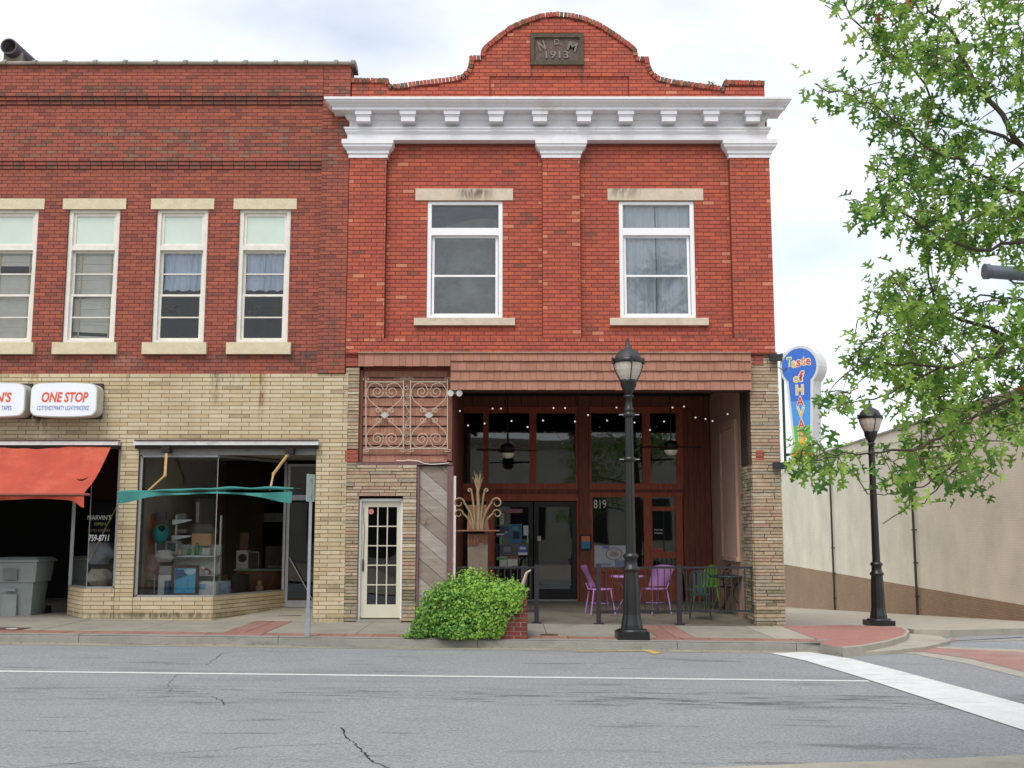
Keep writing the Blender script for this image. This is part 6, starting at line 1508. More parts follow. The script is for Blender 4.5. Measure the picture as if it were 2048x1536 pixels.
def metal_chair(x, y, rz, lab, mat, grp):                    # pressed steel café chair
    o = thing('cafe_chair', lab, 'chair', (x, y, fl(y)), grp, rz)
    MB().box(-.18, .18, -.18, .18, .43, .455).build('seat', mat, o, local=True)
    for sx in (-1, 1):
        for sy in (-1, 1): MB().tube([(sx * .15, sy * .15, .44), (sx * .19, sy * .2, 0)], [.018, .012], 6).build('leg', mat, o, local=True)
    MB().tube([(-.17, -.17, .44), (-.18, -.2, .7), (-.15, -.22, .82), (0, -.225, .86), (.15, -.22, .82), (.18, -.2, .7), (.17, -.17, .44)], .013, 6).build('back_hoop', mat, o, local=True)
    MB().sheet(lambda a, b: (-.05 + .1 * a, -.18 - .045 * b, .455 + .39 * b), 2, 4).build('splat', mat, o, local=True)
    for sx in (-1, 1): MB().sheet(lambda a, b: (sx * (.08 + .04 * a), -.185 - .04 * b, .455 + .38 * b), 2, 3).build('slat', mat, o, local=True)
    return o
metal_chair(PX(1400, 1195, .75), .75, R(170), 'dark green steel cafe chair close behind the railing', DGR, 'steel cafe chairs')
metal_chair(PX(1412, 1170, 2.6), 2.6, R(25), 'lime green steel cafe chair at the back of the porch', LIMEG, 'steel cafe chairs')
metal_chair(PX(1390, 1170, 1.9), 1.9, R(-100), 'dark green steel cafe chair facing the dark table', DGR, 'steel cafe chairs')
def iron_chair(x, y, rz, lab):
    o = thing('iron_chair', lab, 'chair', (x, y, fl(y)), 'ornate iron chairs', rz)
    MB().lathe([(.2, .43), (.21, .44), (.2, .45)], (0, 0, 0), 18).build('seat', IRON, o, local=True)
    for sx in (-1, 1):
        for sy in (-1, 1): MB().tube([(sx * .14, sy * .14, .44), (sx * .12, sy * .13, .25), (sx * .2, sy * .2, 0)], .013, 6).build('leg', IRON, o, local=True)
    MB().tube([(-.17, -.16, .44), (-.2, -.2, .68), (-.12, -.22, .86), (0, -.225, .9), (.12, -.22, .86), (.2, -.2, .68), (.17, -.16, .44)], .014, 6).build('back_hoop', IRON, o, local=True)
    mb = MB()
    for i in range(3):
        for j in range(5):
            cx, cz = (i - 1) * .1, .53 + j * .075; mb.tube([(cx + .042 * math.cos(a * .785), -.19 - .035 * (cz - .5), cz + .036 * math.sin(a * .785)) for a in range(9)], .008, 4)
    mb.build('lattice', IRON, o, local=True)
iron_chair(PX(1456, 1170, 2.5), 2.5, R(15), 'black lattice back iron chair behind the dark table')
round_table(PX(1462, 1165, 1.6), 1.6, .42, .72, DGR, 'round dark green table beside the stone pier', 'garden_table')
# ------------------------------------------------------------------ trash cart
yc = .75; cx0, cx1 = PX(2, 1170, yc), PX(82, 1170, yc); cz0, cz1 = .03, PZ(1118, yc)
CG = M('cart_grey_plastic', (138, 146, 144), .5, .08, 5); ct_ = thing('trash_cart', 'grey plastic wheeled trash cart in the dark entrance', 'trash cart', ((cx0 + cx1) / 2, yc, cz0))
def frust(mb, xa, xb, ya, yb, za, xc, xd, yc_, yd_, zb_, m=0):
    mb.idx([(xa, ya, za), (xb, ya, za), (xb, yb, za), (xa, yb, za), (xc, yc_, zb_), (xd, yc_, zb_), (xd, yd_, zb_), (xc, yd_, zb_)], [(0, 1, 5, 4), (1, 2, 6, 5), (2, 3, 7, 6), (3, 0, 4, 7), (4, 5, 6, 7), (3, 2, 1, 0)], m); return mb
hh = cz1 - cz0
frust(MB(), cx0 + .12, cx1 - .06, yc - .25, yc + .25, cz0 + .02, cx0 + .03, cx1 - .01, yc - .31, yc + .33, cz0 + hh * .62).build('body', CG, ct_)
frust(MB(), cx0 - .0, cx1 + .03, yc - .34, yc + .36, cz0 + hh * .62, cx0 - .04, cx1 + .06, yc - .36, yc + .4, cz1 - .04).build('upper_body', CG, ct_)
MB().box(cx0 - .07, cx1 + .1, yc - .4, yc + .44, cz1 - .04, cz1 - .01).build('rim', CG, ct_)
frust(MB(), cx0 - .06, cx1 + .09, yc - .39, yc + .43, cz1 - .009, cx0 + .02, cx1 + .02, yc - .3, yc + .38, cz1 + .035).build('lid', CG, ct_)
cm_ = (cx0 + cx1) / 2 - .05
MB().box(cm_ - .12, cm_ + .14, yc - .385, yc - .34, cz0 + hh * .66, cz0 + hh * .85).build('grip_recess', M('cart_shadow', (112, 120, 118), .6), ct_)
MB().bar((cm_ - .1, yc - .36, cz0 + hh * .5), (cm_ + .12, yc - .36, cz0 + hh * .5), .05).build('catch_bar', CG, ct_); MB().box(cm_ - .13, cm_ + .13, yc - .335, yc - .28, cz0 + .06, cz0 + hh * .42).build('front_panel', CG, ct_)
for sx in (cx0 + .06, cx1 + .0): MB().tube([(sx, yc + .3, cz0 + .11), (sx + .05, yc + .3, cz0 + .11)], .11, 14).build('wheel', flat('tyre_black', (24, 24, 24), .8), ct_)
# ------------------------------------------------------------------ goods in the display window
def item(name, lab, cat, fn, grp=None): o = tag(fn, lab, cat, grp); return o
zf_ = zdf + .002
def xz(u, v, y): return P(u, v, y)
def bxp(u0, u1, v0, v1, y, dep, mat, name, lab, cat, floor=True, grp=None):
    xa, xb = PX(u0, (v0 + v1) / 2, y), PX(u1, (v0 + v1) / 2, y); za, zb_ = PZ(v1, y), PZ(v0, y)
    if floor: za = zf_
    return tag(MB().box(xa, xb, y, y + dep, za, zb_).build(name, mat), lab, cat, grp)
PW = flat('pale_shelf_paint', (206, 210, 204), .6); CARD = M('cardboard', (176, 138, 98), .9, .1, 5); GB = flat('green_glass', (46, 128, 66), .2)
# shelf unit
ys_ = .95; su = thing('display_shelf', 'white metal shelf unit holding bottles and boxes in the window', 'shelf', (PX(385, 1190, ys_), ys_, zf_))
xa, xb = PX(338, 1120, ys_), PX(432, 1120, ys_)
for v in (1112, 1150): MB().box(xa, xb, ys_ - .05, ys_ + .4, PZ(v + 2, ys_), PZ(v - 1, ys_)).build('shelf_board', PW, su)
MB().box(xa, xb, ys_ + .36, ys_ + .4, zf_, PZ(1090, ys_)).build('back_panel', PW, su)
for x in (xa, xb - .03): MB().box(x, x + .03, ys_ + .3, ys_ + .355, zf_, PZ(1030, ys_)).build('upright', PW, su)
for v in (1042, 1074): MB().prism([(xa, PZ(v + 8, ys_)), (xa + .36, PZ(v - 1, ys_)), (xa + .36, PZ(v - 3, ys_)), (xa, PZ(v - 3, ys_))], ys_ + .1, ys_ + .13).build('bracket', PW, su)
zsh = PZ(1111, ys_) + .004
for u, h, r, lab in ((376, .17, .032, 'small green glass bottle on the white shelf, the shorter one'), (391, .23, .042, 'green glass bottle on the white shelf, the taller one')):
    x = PX(u, 1100, ys_); tag(MB().lathe([(r, 0), (r, h * .55), (r * .9, h * .62), (r * .45, h * .8), (r * .42, h * .96), (r * .5, h)], (x, ys_ + .1, zsh), 14).build('bottle', GB), lab, 'bottle', 'green bottles on the shelf')
x = PX(404, 1078, ys_ + .2); zz = PZ(1090, ys_)
tag(MB().box(PX(385, 1078, ys_ + .2), PX(423, 1078, ys_ + .2), ys_ + .15, ys_ + .45, PZ(1091, ys_ + .2), PZ(1067, ys_ + .2)).build('carton', CARD), 'brown cardboard carton on top of the white shelf', 'carton')
yp = .35; pa = thing('framed_painting', 'framed blue seascape painting leaning in the shop window', 'painting', (PX(368, 1192, yp), yp, zf_))
xa, xb, za, zb_ = PX(342, 1160, yp), PX(397, 1160, yp), zf_ + .005, PZ(1130, yp)
FRM = M('dark_oak_frame', (74, 50, 38), .6, .2, 10); fw = .055
mb = MB(); mb.box(xa, xa + fw, yp, yp + .04, za, zb_); mb.box(xb - fw, xb, yp, yp + .04, za, zb_); mb.box(xa + fw, xb - fw, yp, yp + .04, za, za + fw); mb.box(xa + fw, xb - fw, yp, yp + .04, zb_ - fw, zb_); mb.build('frame', FRM, pa)
MB().box(xa + fw, xb - fw, yp + .015, yp + .03, za + fw, zb_ - fw).build('canvas', M('seascape_blue', (86, 176, 216), .6, .2, 5, stretch=(1, 1, 2)), pa)
mb = MB(); ix0, ix1, iz0, iz1 = xa + fw, xb - fw, za + fw, zb_ - fw; tx = lambda a, b: (ix0 + (ix1 - ix0) * a, yp + .013, iz0 + (iz1 - iz0) * b)
mb.face([tx(0.02, .52), tx(.3, .60), tx(.62, .72), tx(.48, .80), tx(.42, .95), tx(.2, .93), tx(.08, .98), tx(.02, .9)]); mb.build('headland', flat('headland_blue', (52, 92, 130), .6), pa)
mb = MB(); mb.face([tx(.5, .80), tx(.75, .72), tx(.98, .82), tx(.98, .98), tx(.6, .98)]); mb.build('bright_sky', flat('bright_sky', (176, 216, 218), .6), pa)
mb = MB()
for a, b in ((.62, .36), (.64, .18), (.6, .48)): mb.face([tx(a - .05, b), tx(a + .06, b - .01), tx(a + .03, b + .03)])
mb.build('gulls', flat('gull_dark', (40, 80, 110), .6), pa)
bxp(316, 345, 1150, 1192, .5, .2, PW, 'white_box', 'white appliance box left of the seascape painting', 'box'); bxp(318, 343, 1132, 1149, .52, .16, flat('grey_box', (150, 146, 148), .6), 'grey_box', 'grey box stacked on the white appliance box', 'box', False)
tag(MB().lathe([(.05, 0), (.06, .02), (.055, .22), (.06, .26)], (PX(335, 1175, .42), .42, zf_ + .02), 14).build('blue_jug', flat('jug_blue', (60, 100, 140), .3)), 'blue plastic jug in front of the white appliance box', 'jug')
b1 = bxp(397, 432, 1163, 1192, .45, .3, PW, 'white_box', 'white box with a blue label right of the painting', 'box'); MB().box(PX(399, 1172, .44), PX(411, 1172, .44), .44, .449, PZ(1178, .44), PZ(1168, .44)).build('label_patch', flat('label_blue', (120, 170, 216), .6), b1)
tag(MB().lathe([(.13, 0), (.135, .02), (.13, .25), (.135, .26), (.12, .262)], (PX(447, 1180, .8), .8, zf_), 20).build('tin_tub', M('blue_floral_tin', (150, 176, 200), .4, .4, 14, stain=((60, 90, 130), .8, 16, 1, .52))), 'round blue and white tin tub on the window floor', 'tub')
mb = MB(); rc = random.Random(3)
for _ in range(9): mb.sphere((PX(410, 1148, ys_) + rc.uniform(-.1, .1), ys_ + .0 + rc.uniform(0, .1), PZ(1149, ys_) + .035 + rc.uniform(0, .1)), .045, 8, 5, rc.choice([0, 1]))
tag(mb.build('ornament_pile', [flat('ornament_red', (150, 60, 54), .4), flat('ornament_white', (210, 200, 196), .5)]), 'pile of red and white ornaments on the lower shelf', 'ornaments')
# monitor, clock, teal kettle, cloth figure at the left
m1 = bxp(330, 355, 1082, 1108, .8, .25, flat('monitor_beige', (150, 154, 148), .5), 'small_monitor', 'small beige monitor beside the green bottles', 'monitor', False); MB().box(PX(335, 1092, .79), PX(351, 1092, .79), .785, .799, PZ(1102, .79), PZ(1086, .79)).build('screen', flat('screen_dark', (44, 50, 56), .2), m1)
MB().box(PX(338, 1108, .8), PX(350, 1108, .8), .84, 1.0, PZ(1118, .8), PZ(1108, .8)).build('stand', flat('monitor_beige2', (140, 144, 138), .5), m1)
MB().lathe([(.1, 0), (.1, .02)], (0, 0, 0), 12)
x, z = P(322, 1066, .55); kt = thing('teal_pot', 'teal round pot with dark lid hung at the window left', 'pot', (x, .55, z - .2))
MB().lathe([(.06, -.17), (.12, -.12), (.15, .0), (.13, .08), (.10, .12)], (x, .55, z), 20).build('pot', flat('teal_enamel', (36, 136, 140), .35), kt); MB().sphere((x + .05, .42, z + .08), .055, 10, 6).build('knob', flat('dark_knob', (30, 34, 36), .3), kt)
MB().tube([(x - .08, .55, z - .1), (x - .08, .55, zf_)], .008, 5).build('stand_rod', flat('rod_white', (200, 200, 200), .4), kt)
def cloth(u0, u1, v0, v1, y, mat, name, lab, seed):
    r_ = random.Random(seed)
    def fn(a, b):
        t = a * 6.28319; w = .5 + .5 * math.sin(b * math.pi); n_ = mnoise.noise((math.cos(t) * 1.3 + seed, math.sin(t) * 1.3, b * 3)) * .35
        ux = (u0 + u1) / 2 + (u1 - u0) / 2 * (w * .75 + .25 + n_) * math.cos(t); z = PZ(v1 + (v0 - v1) * b, y)
        return (PX(ux, (v0 + v1) / 2, y), y + .14 * (w + n_) * math.sin(t), z)
    return tag(MB().sheet(fn, 20, 14).build(name, mat), lab, 'clothing')
cloth(287, 308, 1028, 1120, .75, flat('rust_cloth', (150, 82, 54), .9, var=.25), 'rust_garment', 'rust brown garment hanging at the left of the display', 1)
cloth(284, 318, 1108, 1160, .6, M('mauve_cloth', (150, 118, 112), .9, .25, 8), 'mauve_bundle', 'mauve cloth bundle low at the left of the display', 2)
cloth(286, 312, 1150, 1191, .7, M('brown_cloth', (122, 96, 84), .9, .3, 8), 'brown_bundle', 'brown cloth bundle on the floor at the display left', 3)
cloth(310, 345, 1100, 1124, .6, M('pale_cloth', (196, 192, 182), .9, .1, 8), 'pale_cloth', 'pale folded cloth above the stacked boxes', 4)
cloth(372, 436, 1048, 1080, 1.6, M('grey_bag', (96, 92, 88), .8, .3, 6), 'grey_bags', 'heap of grey bags behind the carton', 5)
# counter with audio gear behind the splayed glass
yk_ = 2.1; ctp = PZ(1138, yk_); ko_ = thing('display_counter', 'brown counter with pale green top deep in the display', 'counter', (PX(520, 1180, yk_), yk_, zf_))
xa, xb = PX(470, 1160, yk_), PX(570, 1160, yk_)
MB().box(xa, xb, yk_ - .15, yk_ + .5, ctp - .03, ctp).build('top', flat('counter_green', (146, 178, 150), .5), ko_); MB().box(xa + .03, xb, yk_ - .08, yk_ + .45, zf_, ctp - .031).build('body', M('counter_brown', (132, 86, 64), .7, .15, 3), ko_)
for u0, u1, v0, lab, fc in ((473, 496, 1101, 'white framed round speaker on the green counter top', (206, 202, 190)), (497, 518, 1104, 'black loudspeaker with pale edge on the counter', (34, 34, 34))):
    o = tag(MB().box(PX(u0, 1120, yk_), PX(u1, 1120, yk_), yk_ - .02, yk_ + .2, ctp + .003, PZ(v0, yk_)).build('loudspeaker', flat('speaker_case' + str(u0), fc, .5)), lab, 'loudspeaker', 'loudspeakers on the counter')
    x, z = P((u0 + u1) / 2 + 1, (v0 + 1137) / 2 - 3, yk_); mb = MB(); mb.face([(x + .085 * math.cos(a * .3927), yk_ - .024, z + .085 * math.sin(a * .3927)) for a in range(16)]); mb.build('cone', flat('cone_black', (22, 22, 22), .5), o)
    if u0 == 497:
        mb = MB(); xa_, xb_ = PX(u0, 1120, yk_), PX(u1, 1120, yk_); zt2_ = PZ(v0, yk_)
        mb.bar((xa_, yk_ - .025, ctp + .01), (xa_, yk_ - .025, zt2_), .012).bar((xb_, yk_ - .025, ctp + .01), (xb_, yk_ - .025, zt2_), .012).bar((xa_, yk_ - .025, zt2_), (xb_, yk_ - .025, zt2_), .012); mb.build('pale_edge', flat('pale_edge', (170, 170, 166), .5), o)
tag(MB().box(PX(480, 1080, yk_ + .3), PX(497, 1080, yk_ + .3), yk_ + .3, yk_ + .5, ctp + .003, PZ(1066, yk_ + .3)).build('tall_speaker', M('walnut', (112, 74, 54), .6, .15, 5)), 'tall brown wooden speaker behind the white framed one', 'speaker')
so_ = tag(MB().box(PX(532, 1112, yk_), PX(566, 1112, yk_), yk_ - .05, yk_ + .25, ctp + .003, PZ(1092, yk_)).build('record_player', M('stereo_brown', (66, 56, 46), .5, .2, 6)), 'brown stereo cabinet at the right end of the counter', 'stereo'); MB().box(PX(535, 1130, yk_ - .06), PX(563, 1130, yk_ - .06), yk_ - .06, yk_ - .052, ctp + .02, ctp + .07).build('wood_strip', flat('stereo_wood', (146, 110, 74), .5), so_)
bc = thing('chair_back', 'black upholstered chair back in front of the counter', 'chair', (PX(480, 1190, 1.5), 1.5, zf_)); 
MB().sheet(lambda a, b: (PX(463 + 34 * a + 4 * (1 - b), 1170, 1.5), 1.5 + .05 * math.sin(a * 3.14), PZ(1187 - 40 * b * (1 - .08 * (2 * a - 1) ** 2), 1.5)), 10, 8).build('backrest', flat('chair_black', (18, 18, 20), .6), bc); MB().box(PX(466, 1188, 1.5), PX(498, 1188, 1.5), 1.5, 1.9, zf_, zf_ + .05).build('seat', flat('chair_black2', (20, 20, 22), .6), bc)
x, z = P(519, 1182, 1.5); dl = thing('rag_doll', 'small pink doll lying on the display floor', 'doll', (x, 1.5, zf_)); MB().sphere((x, 1.5, zf_ + .09), .075, 10, 6, sc=(1.1, .8, 1)).build('body', flat('doll_pink', (206, 168, 166), .8), dl); MB().sphere((x, 1.48, zf_ + .2), .05, 10, 6).build('head', flat('doll_skin', (204, 160, 130), .8), dl)
# left window goods
yz = .5; tag(MB().bar((PX(150, 1165, yz), yz, zsL - .02), (PX(222, 1015, yz), yz + .3, PZ(1012, yz)), .028, .02).build('wooden_stick', M('pale_wood', (176, 148, 96), .7, .15, 8)), 'long pale wooden stick leaning in the lettered window', 'stick')
cloth(168, 228, 1085, 1128, .8, M('grey_blue_cloth', (120, 128, 138), .8, .25, 6), 'grey_sheet', 'grey blue sheeting heaped in the lettered window', 6)
cloth(176, 222, 1138, 1172, .6, M('pale_heap', (150, 140, 128), .8, .35, 9), 'clutter_heap', 'pale clutter heap at the bottom of the lettered window', 7)
# more clutter
rg = random.Random(17)
for i, (u0, u1, v0, v1, y, c, lab) in enumerate([
    (349, 372, 1058, 1066, 1.5, (150, 140, 120), 'flat tan box high behind the shelf'), (352, 371, 1027, 1046, 1.7, (140, 138, 126), 'square pale clock high at the back of the display'),
    (392, 398, 1004, 1045, 1.9, (150, 150, 144), 'tall white panel standing behind the carton'), (428, 446, 1086, 1128, 1.6, (58, 54, 52), 'dark cabinet behind the corner of the glass'),
    (528, 566, 1026, 1044, 3.0, (120, 118, 112), 'pale sign board deep in the shop'), (436, 452, 1150, 1176, 1.5, (88, 70, 58), 'brown carton behind the tin tub'),
    (346, 362, 1100, 1109, .85, (178, 172, 160), 'small pale packet beside the monitor'), (404, 420, 1096, 1110, 1.1, (196, 196, 188), 'white packet at the end of the shelf'),
    (540, 560, 1184, 1192, 1.75, (110, 116, 100), 'low green grey packet on the display floor'), (312, 330, 1024, 1040, .9, (92, 90, 90), 'grey metal fan part above the teal pot')]):
    bxp(u0, u1, v0, v1, y, .12, M('goods_%d' % i, c, .7, .2, 14, stain=((60, 62, 70), .6, 9, 1, .6)), 'goods_box', lab, 'box', v1 > 1170)
# ------------------------------------------------------------------ buildings across the street, mirrored in the glass
xo = thing('opposite_building', 'pale building across the street seen mirrored in porch glass', 'building', (-2, -36, 0))
OW = M('opposite_wall', (196, 192, 182), .85, .08, 1)
MB().box(-30, 11, -46, -36, -.4, 6.5).build('wall', OW, xo); MB().box(-30.2, 11.2, -46, -35.8, 6.5, 6.9).build('coping', M('opposite_coping', (150, 146, 138), .8), xo)
for i in range(11): MB().box(-29 + i * 3.6, -26.8 + i * 3.6, -36.05, -35.95, 1.0, 3.4).build('window', flat('opposite_glass%d' % i, (44, 48, 52), .2), xo)
xo2 = thing('opposite_brick_building', 'brown brick building across the street mirrored in shop glass', 'building', (26, -38, 0))
MB().box(12, 40, -48, -38, -.4, 8.5).build('wall', brick_tex('opposite_brick', (120, 74, 60), (104, 64, 54), (120, 110, 100), .22, .075, .01, axis='x'), xo2)
for i in range(7): MB().box(13.5 + i * 3.8, 15.5 + i * 3.8, -38.05, -37.95, 4.6, 6.8).build('window', flat('opposite_pane%d' % i, (50, 54, 58), .2), xo2)
# ------------------------------------------------------------------ planter, sculpture, shrub
pu0, pu1 = G(868, 1281), G(1055, 1278)
py0 = pu1[1]; px0_, px1_ = pu0[0], pu1[0]; py1 = py0 + .95; zpl = PZ(1200, py0)
pz_ = side_z(px1_, 0)
pl_ = thing('brick_planter', 'low red brick planter almost hidden under green leaves', 'planter', ((px0_ + px1_) / 2, py0, pz_))
PMORT = M('planter_mortar', (170, 150, 136), .95, .15, 10, .2)
core = MB().box(px0_ + .008, px1_ - .008, py0 + .008, py1, pz_ - .06, zpl - .01).build('core', PMORT, pl_)
PBR = [M('planter_brick', (120, 58, 50), .85, .2, 12, .3, fine=.15), M('planter_brick_dark', (104, 50, 46), .85, .2, 12, .3, fine=.15)]
prow = course_rows(pz_ - .02, zpl, .068); pbk = lay(prow[:-1], px1_, .205, .012, lambda zm: [(px0_, px1_)], py0, 0, lambda *q: random.choice([0, 0, 1])) + lay(prow[-1:], px1_, .075, .012, lambda zm: [(px0_, px1_)], py0 - .0, 0, lambda *q: random.choice([0, 1]))
place_bricks(pbk, PBR, core, 'brick', .03)
mb = MB()
for k, (z0, z1) in enumerate(prow):
    y = py0 + .03 - (k % 2) * .1
    while y < py1: mb.box(px1_ - .03, px1_, max(y, py0 + .032), min(y + .193, py1), z0 + .006, z1 - .006, random.choice([0, 1])); y += .205
mb.build('flank_brickwork', PBR, core, kind='stuff')
# sculpture: square tapered column, plate, metal plant
ysc = py0 + .5; RST = M('rusted_steel', (126, 84, 62), .75, .3, 7, .3, 40, stain=((92, 62, 48), .6, 4, (1, 1, .4), .52)); BRZ = M('weathered_bronze', (140, 122, 92), .6, .25, 9, .2, metal=.25)
cxs = PX(956, 1100, ysc); sc = thing('metal_sculpture', 'rusty metal plant sculpture with curled leaves on a square column', 'sculpture', (cxs, ysc, zpl))
zp_ = PZ(1061, ysc); w0, w1 = .16, .145
frust(MB(), cxs - w1, cxs + w1, ysc - w1, ysc + w1, zpl - .3, cxs - w0, cxs + w0, ysc - w0, ysc + w0, zp_ - .05).build('column', M('column_steel', (110, 96, 84), .7, .18, 5, .2, stain=((136, 86, 56), .6, 5, (1, 1, .4), .6)), sc)
MB().box(cxs - .34, cxs + .34, ysc - .3, ysc + .3, zp_ - .012, zp_ + .008).build('plate', RST, sc)
mb = MB()
for i in range(7):
    x = cxs - w0 + (i + .5) * 2 * w0 / 7; L_ = random.uniform(.12, .22); mb.idx([(x - .022, ysc - w0 - .012, zp_ - .06), (x + .022, ysc - w0 - .012, zp_ - .06), (x + .016, ysc - w0 - .03, zp_ - .06 - L_ * .8), (x, ysc - w0 - .012, zp_ - .06 - L_), (x - .016, ysc - w0 - .03, zp_ - .06 - L_ * .8)], [(0, 1, 2, 3, 4)])
mb.build('drip_fringe', RST, sc)
frust(MB(), cxs - .17, cxs + .17, ysc - .12, ysc + .12, zp_ + .01, cxs - .15, cxs + .13, ysc - .1, ysc + .1, zp_ + .40).build('back_plates', RST, sc)
for s in (-1, 1):
    for (b0, hgt, out_, curl, yy, m_) in ((.05, .88, .10, .028, -.12, BRZ), (.07, .60, .26, .085, -.14, BRZ), (.09, .36, .26, .07, -.10, BRZ)):
        pts_ = []; n = 14
        for i in range(n + 1): t = i / n; pts_.append(Vector((cxs + s * (b0 + out_ * .55 * t ** 2.2), ysc + yy, zp_ + .01 + hgt * .70 * t)))
        end = pts_[-1]; c = end + Vector((s * curl, 0, 0))
        for i in range(1, 19): a = i / 18 * 6.28 * 1.05; r = curl * (1 - .55 * i / 18); pts_.append(Vector((c.x - s * r * math.cos(a), ysc + yy - .002 * i, c.z + r * math.sin(a))))
        MB().tube(pts_, [.022 - .014 * i / len(pts_) for i in range(len(pts_))], 6).build('curled_leaf', m_, sc)
mb = MB(); mb.tube([(cxs, ysc - .1, zp_), (cxs + .012, ysc - .1, zp_ + .35), (cxs - .006, ysc - .1, zp_ + .6), (cxs + .01, ysc - .1, zp_ + .68)], [.045, .032, .024, .03], 8); mb.build('stalk', BRZ, sc)
for i in range(7):
    a = (i - 3) / 3; mb = MB(); mb.tube([(cxs + a * .012, ysc - .1, zp_ + .62), (cxs + a * .035, ysc - .1 - .02 * (i % 2), zp_ + .71), (cxs + a * .06, ysc - .1, zp_ + .80 + .04 * (i % 3)), (cxs + a * .10, ysc - .1, zp_ + .84 + .05 * ((i * 2) % 3))], [.012, .012, .008, .002], 5); mb.build('tip_leaf', BRZ, sc)
# shrub of small round leaves
SHL = [M('leaf_bright', (170, 208, 98), .55, .2, 9), M('leaf_mid', (128, 176, 78), .55, .2, 9), M('leaf_dark', (76, 124, 62), .6, .2, 9)]
for m in SHL:
    b = m.node_tree.nodes['Principled BSDF']; b.inputs['Transmission Weight'].default_value = 0.0; b.inputs['Subsurface Weight'].default_value = 0.0
def shrub(name, lab, blobs, n, size, stems):
    rr = random.Random(11); mb = MB(); cz = min(b[2] - b[5] for b in blobs)
    x0 = sum(b[0] for b in blobs) / len(blobs); y0 = sum(b[1] for b in blobs) / len(blobs)
    o = thing(name, lab, 'shrub', (x0, y0, max(cz, -.05))); vol = [(b[3] * b[4] * b[5]) ** .66 for b in blobs]; tot = sum(vol)
    for b, v in zip(blobs, vol):
        for _ in range(int(n * v / tot)):
            d = Vector((rr.gauss(0, 1), rr.gauss(0, 1), rr.gauss(0, 1))).normalized()
            if d.y > .4 and rr.random() < .8: d.y = -d.y
            q = (d.x * 3.1 + b[0] * 3, d.y * 3.1, d.z * 3.1 + b[2] * 3); lump = 1 + .34 * mnoise.noise(q) + .18 * mnoise.noise((q[0] * 2.3, q[1] * 2.3, q[2] * 2.3))
            rad = lump * (.55 + .5 * rr.random() ** .55)
            p = Vector((b[0] + d.x * b[3] * rad, b[1] + d.y * b[4] * rad, b[2] + d.z * b[5] * rad))
            if p.z < side_z(p.x, 0) + .01: p.z = side_z(p.x, 0) + rr.uniform(.012, .05)
            nrm = (d + Vector((rr.uniform(-.8, .8), rr.uniform(-1., .4), rr.uniform(-.2, 1.)))).normalized(); t = nrm.orthogonal().normalized(); t.rotate(Matrix.Rotation(rr.uniform(0, 6.28), 3, nrm)); bt = nrm.cross(t); s = size * rr.uniform(.6, 1.35)
            w = .16 + .55 * max(0, min(1, (p.x - x0 + .35) / .5)) * (rr.random() < .85) + .5 * (lump - 1)
            mi = 0 if rr.random() < w else 1 if rr.random() < .6 else 2
            mb.face([p - t * s, p - t * s * .3 + bt * s * .72, p + t * s * .5 + bt * s * .62 + nrm * s * .22, p + t * s * 1.05 - nrm * s * .15, p + t * s * .5 - bt * s * .62 + nrm * s * .22, p - t * s * .3 - bt * s * .72], mi)
    for _ in range(110):                                     # loose sprigs that break the outline
        b = rr.choice(blobs); d = Vector((rr.gauss(0, 1), rr.gauss(-.3, .8), rr.gauss(.5, 1))).normalized(); p0 = Vector((b[0] + d.x * b[3] * .85, b[1] + d.y * b[4] * .85, b[2] + d.z * b[5] * .85)); dr = (d + Vector((rr.uniform(-.5, .5), 0, rr.uniform(-.3, .5)))).normalized(); ln = rr.uniform(.08, .2)
        for k in range(9):
            p = p0 + dr * ln * k / 8 + Vector((rr.gauss(0, .012), rr.gauss(0, .012), rr.gauss(0, .012) - .03 * (k / 8) ** 2)); nrm = Vector((rr.uniform(-1, 1), rr.uniform(-1, .2), rr.uniform(-.3, 1))).normalized(); t = nrm.orthogonal().normalized(); t.rotate(Matrix.Rotation(rr.uniform(0, 6.28), 3, nrm)); bt = nrm.cross(t); s = size * rr.uniform(.6, 1.1)
            if p.z > side_z(p.x, 0) + .015: mb.face([p - t * s, p + bt * s * .7, p + t * s, p - bt * s * .7], rr.choice([0, 0, 1]))
    mb.build('foliage', SHL, o, kind='stuff')
    st = MB()
    for b in blobs: st.tube([(x0 + (b[0] - x0) * .3, y0 + .15, max(cz, 0)), ((x0 + b[0]) / 2, (y0 + b[1]) / 2, b[2] * .7), (b[0], b[1], b[2])], [.018, .012, .006], 5)
    st.build('stems', flat('stem_brown', (74, 54, 38), .9), o); return o
def bl(u, v, y, ru, rv, ry): x, z = P(u, v, y); return (x, y, z, ru / 122, ry, rv / 122)
yy = py0
shrub('leafy_shrub', 'bright green leafy shrub spilling over the brick planter to the kerb', [bl(945, 1188, yy + .35, 60, 44, .45), bl(1000, 1192, yy + .25, 46, 30, .4), bl(900, 1202, yy + .35, 46, 40, .45), bl(868, 1225, yy + .25, 34, 34, .35), bl(925, 1232, yy + .05, 50, 46, .2), bl(975, 1225, yy - .02, 42, 42, .16), bl(900, 1250, yy + .0, 36, 34, .16), bl(845, 1258, yy + .1, 24, 20, .2), bl(920, 1266, yy - .1, 56, 15, .12), bl(830, 1272, yy + .05, 24, 6, .12), bl(1030, 1185, yy + .2, 22, 22, .25), bl(948, 1160, yy + .45, 24, 20, .3), bl(1020, 1205, yy - .02, 24, 26, .12), bl(985, 1250, yy - .05, 26, 30, .1)], 15000, .021, 0)
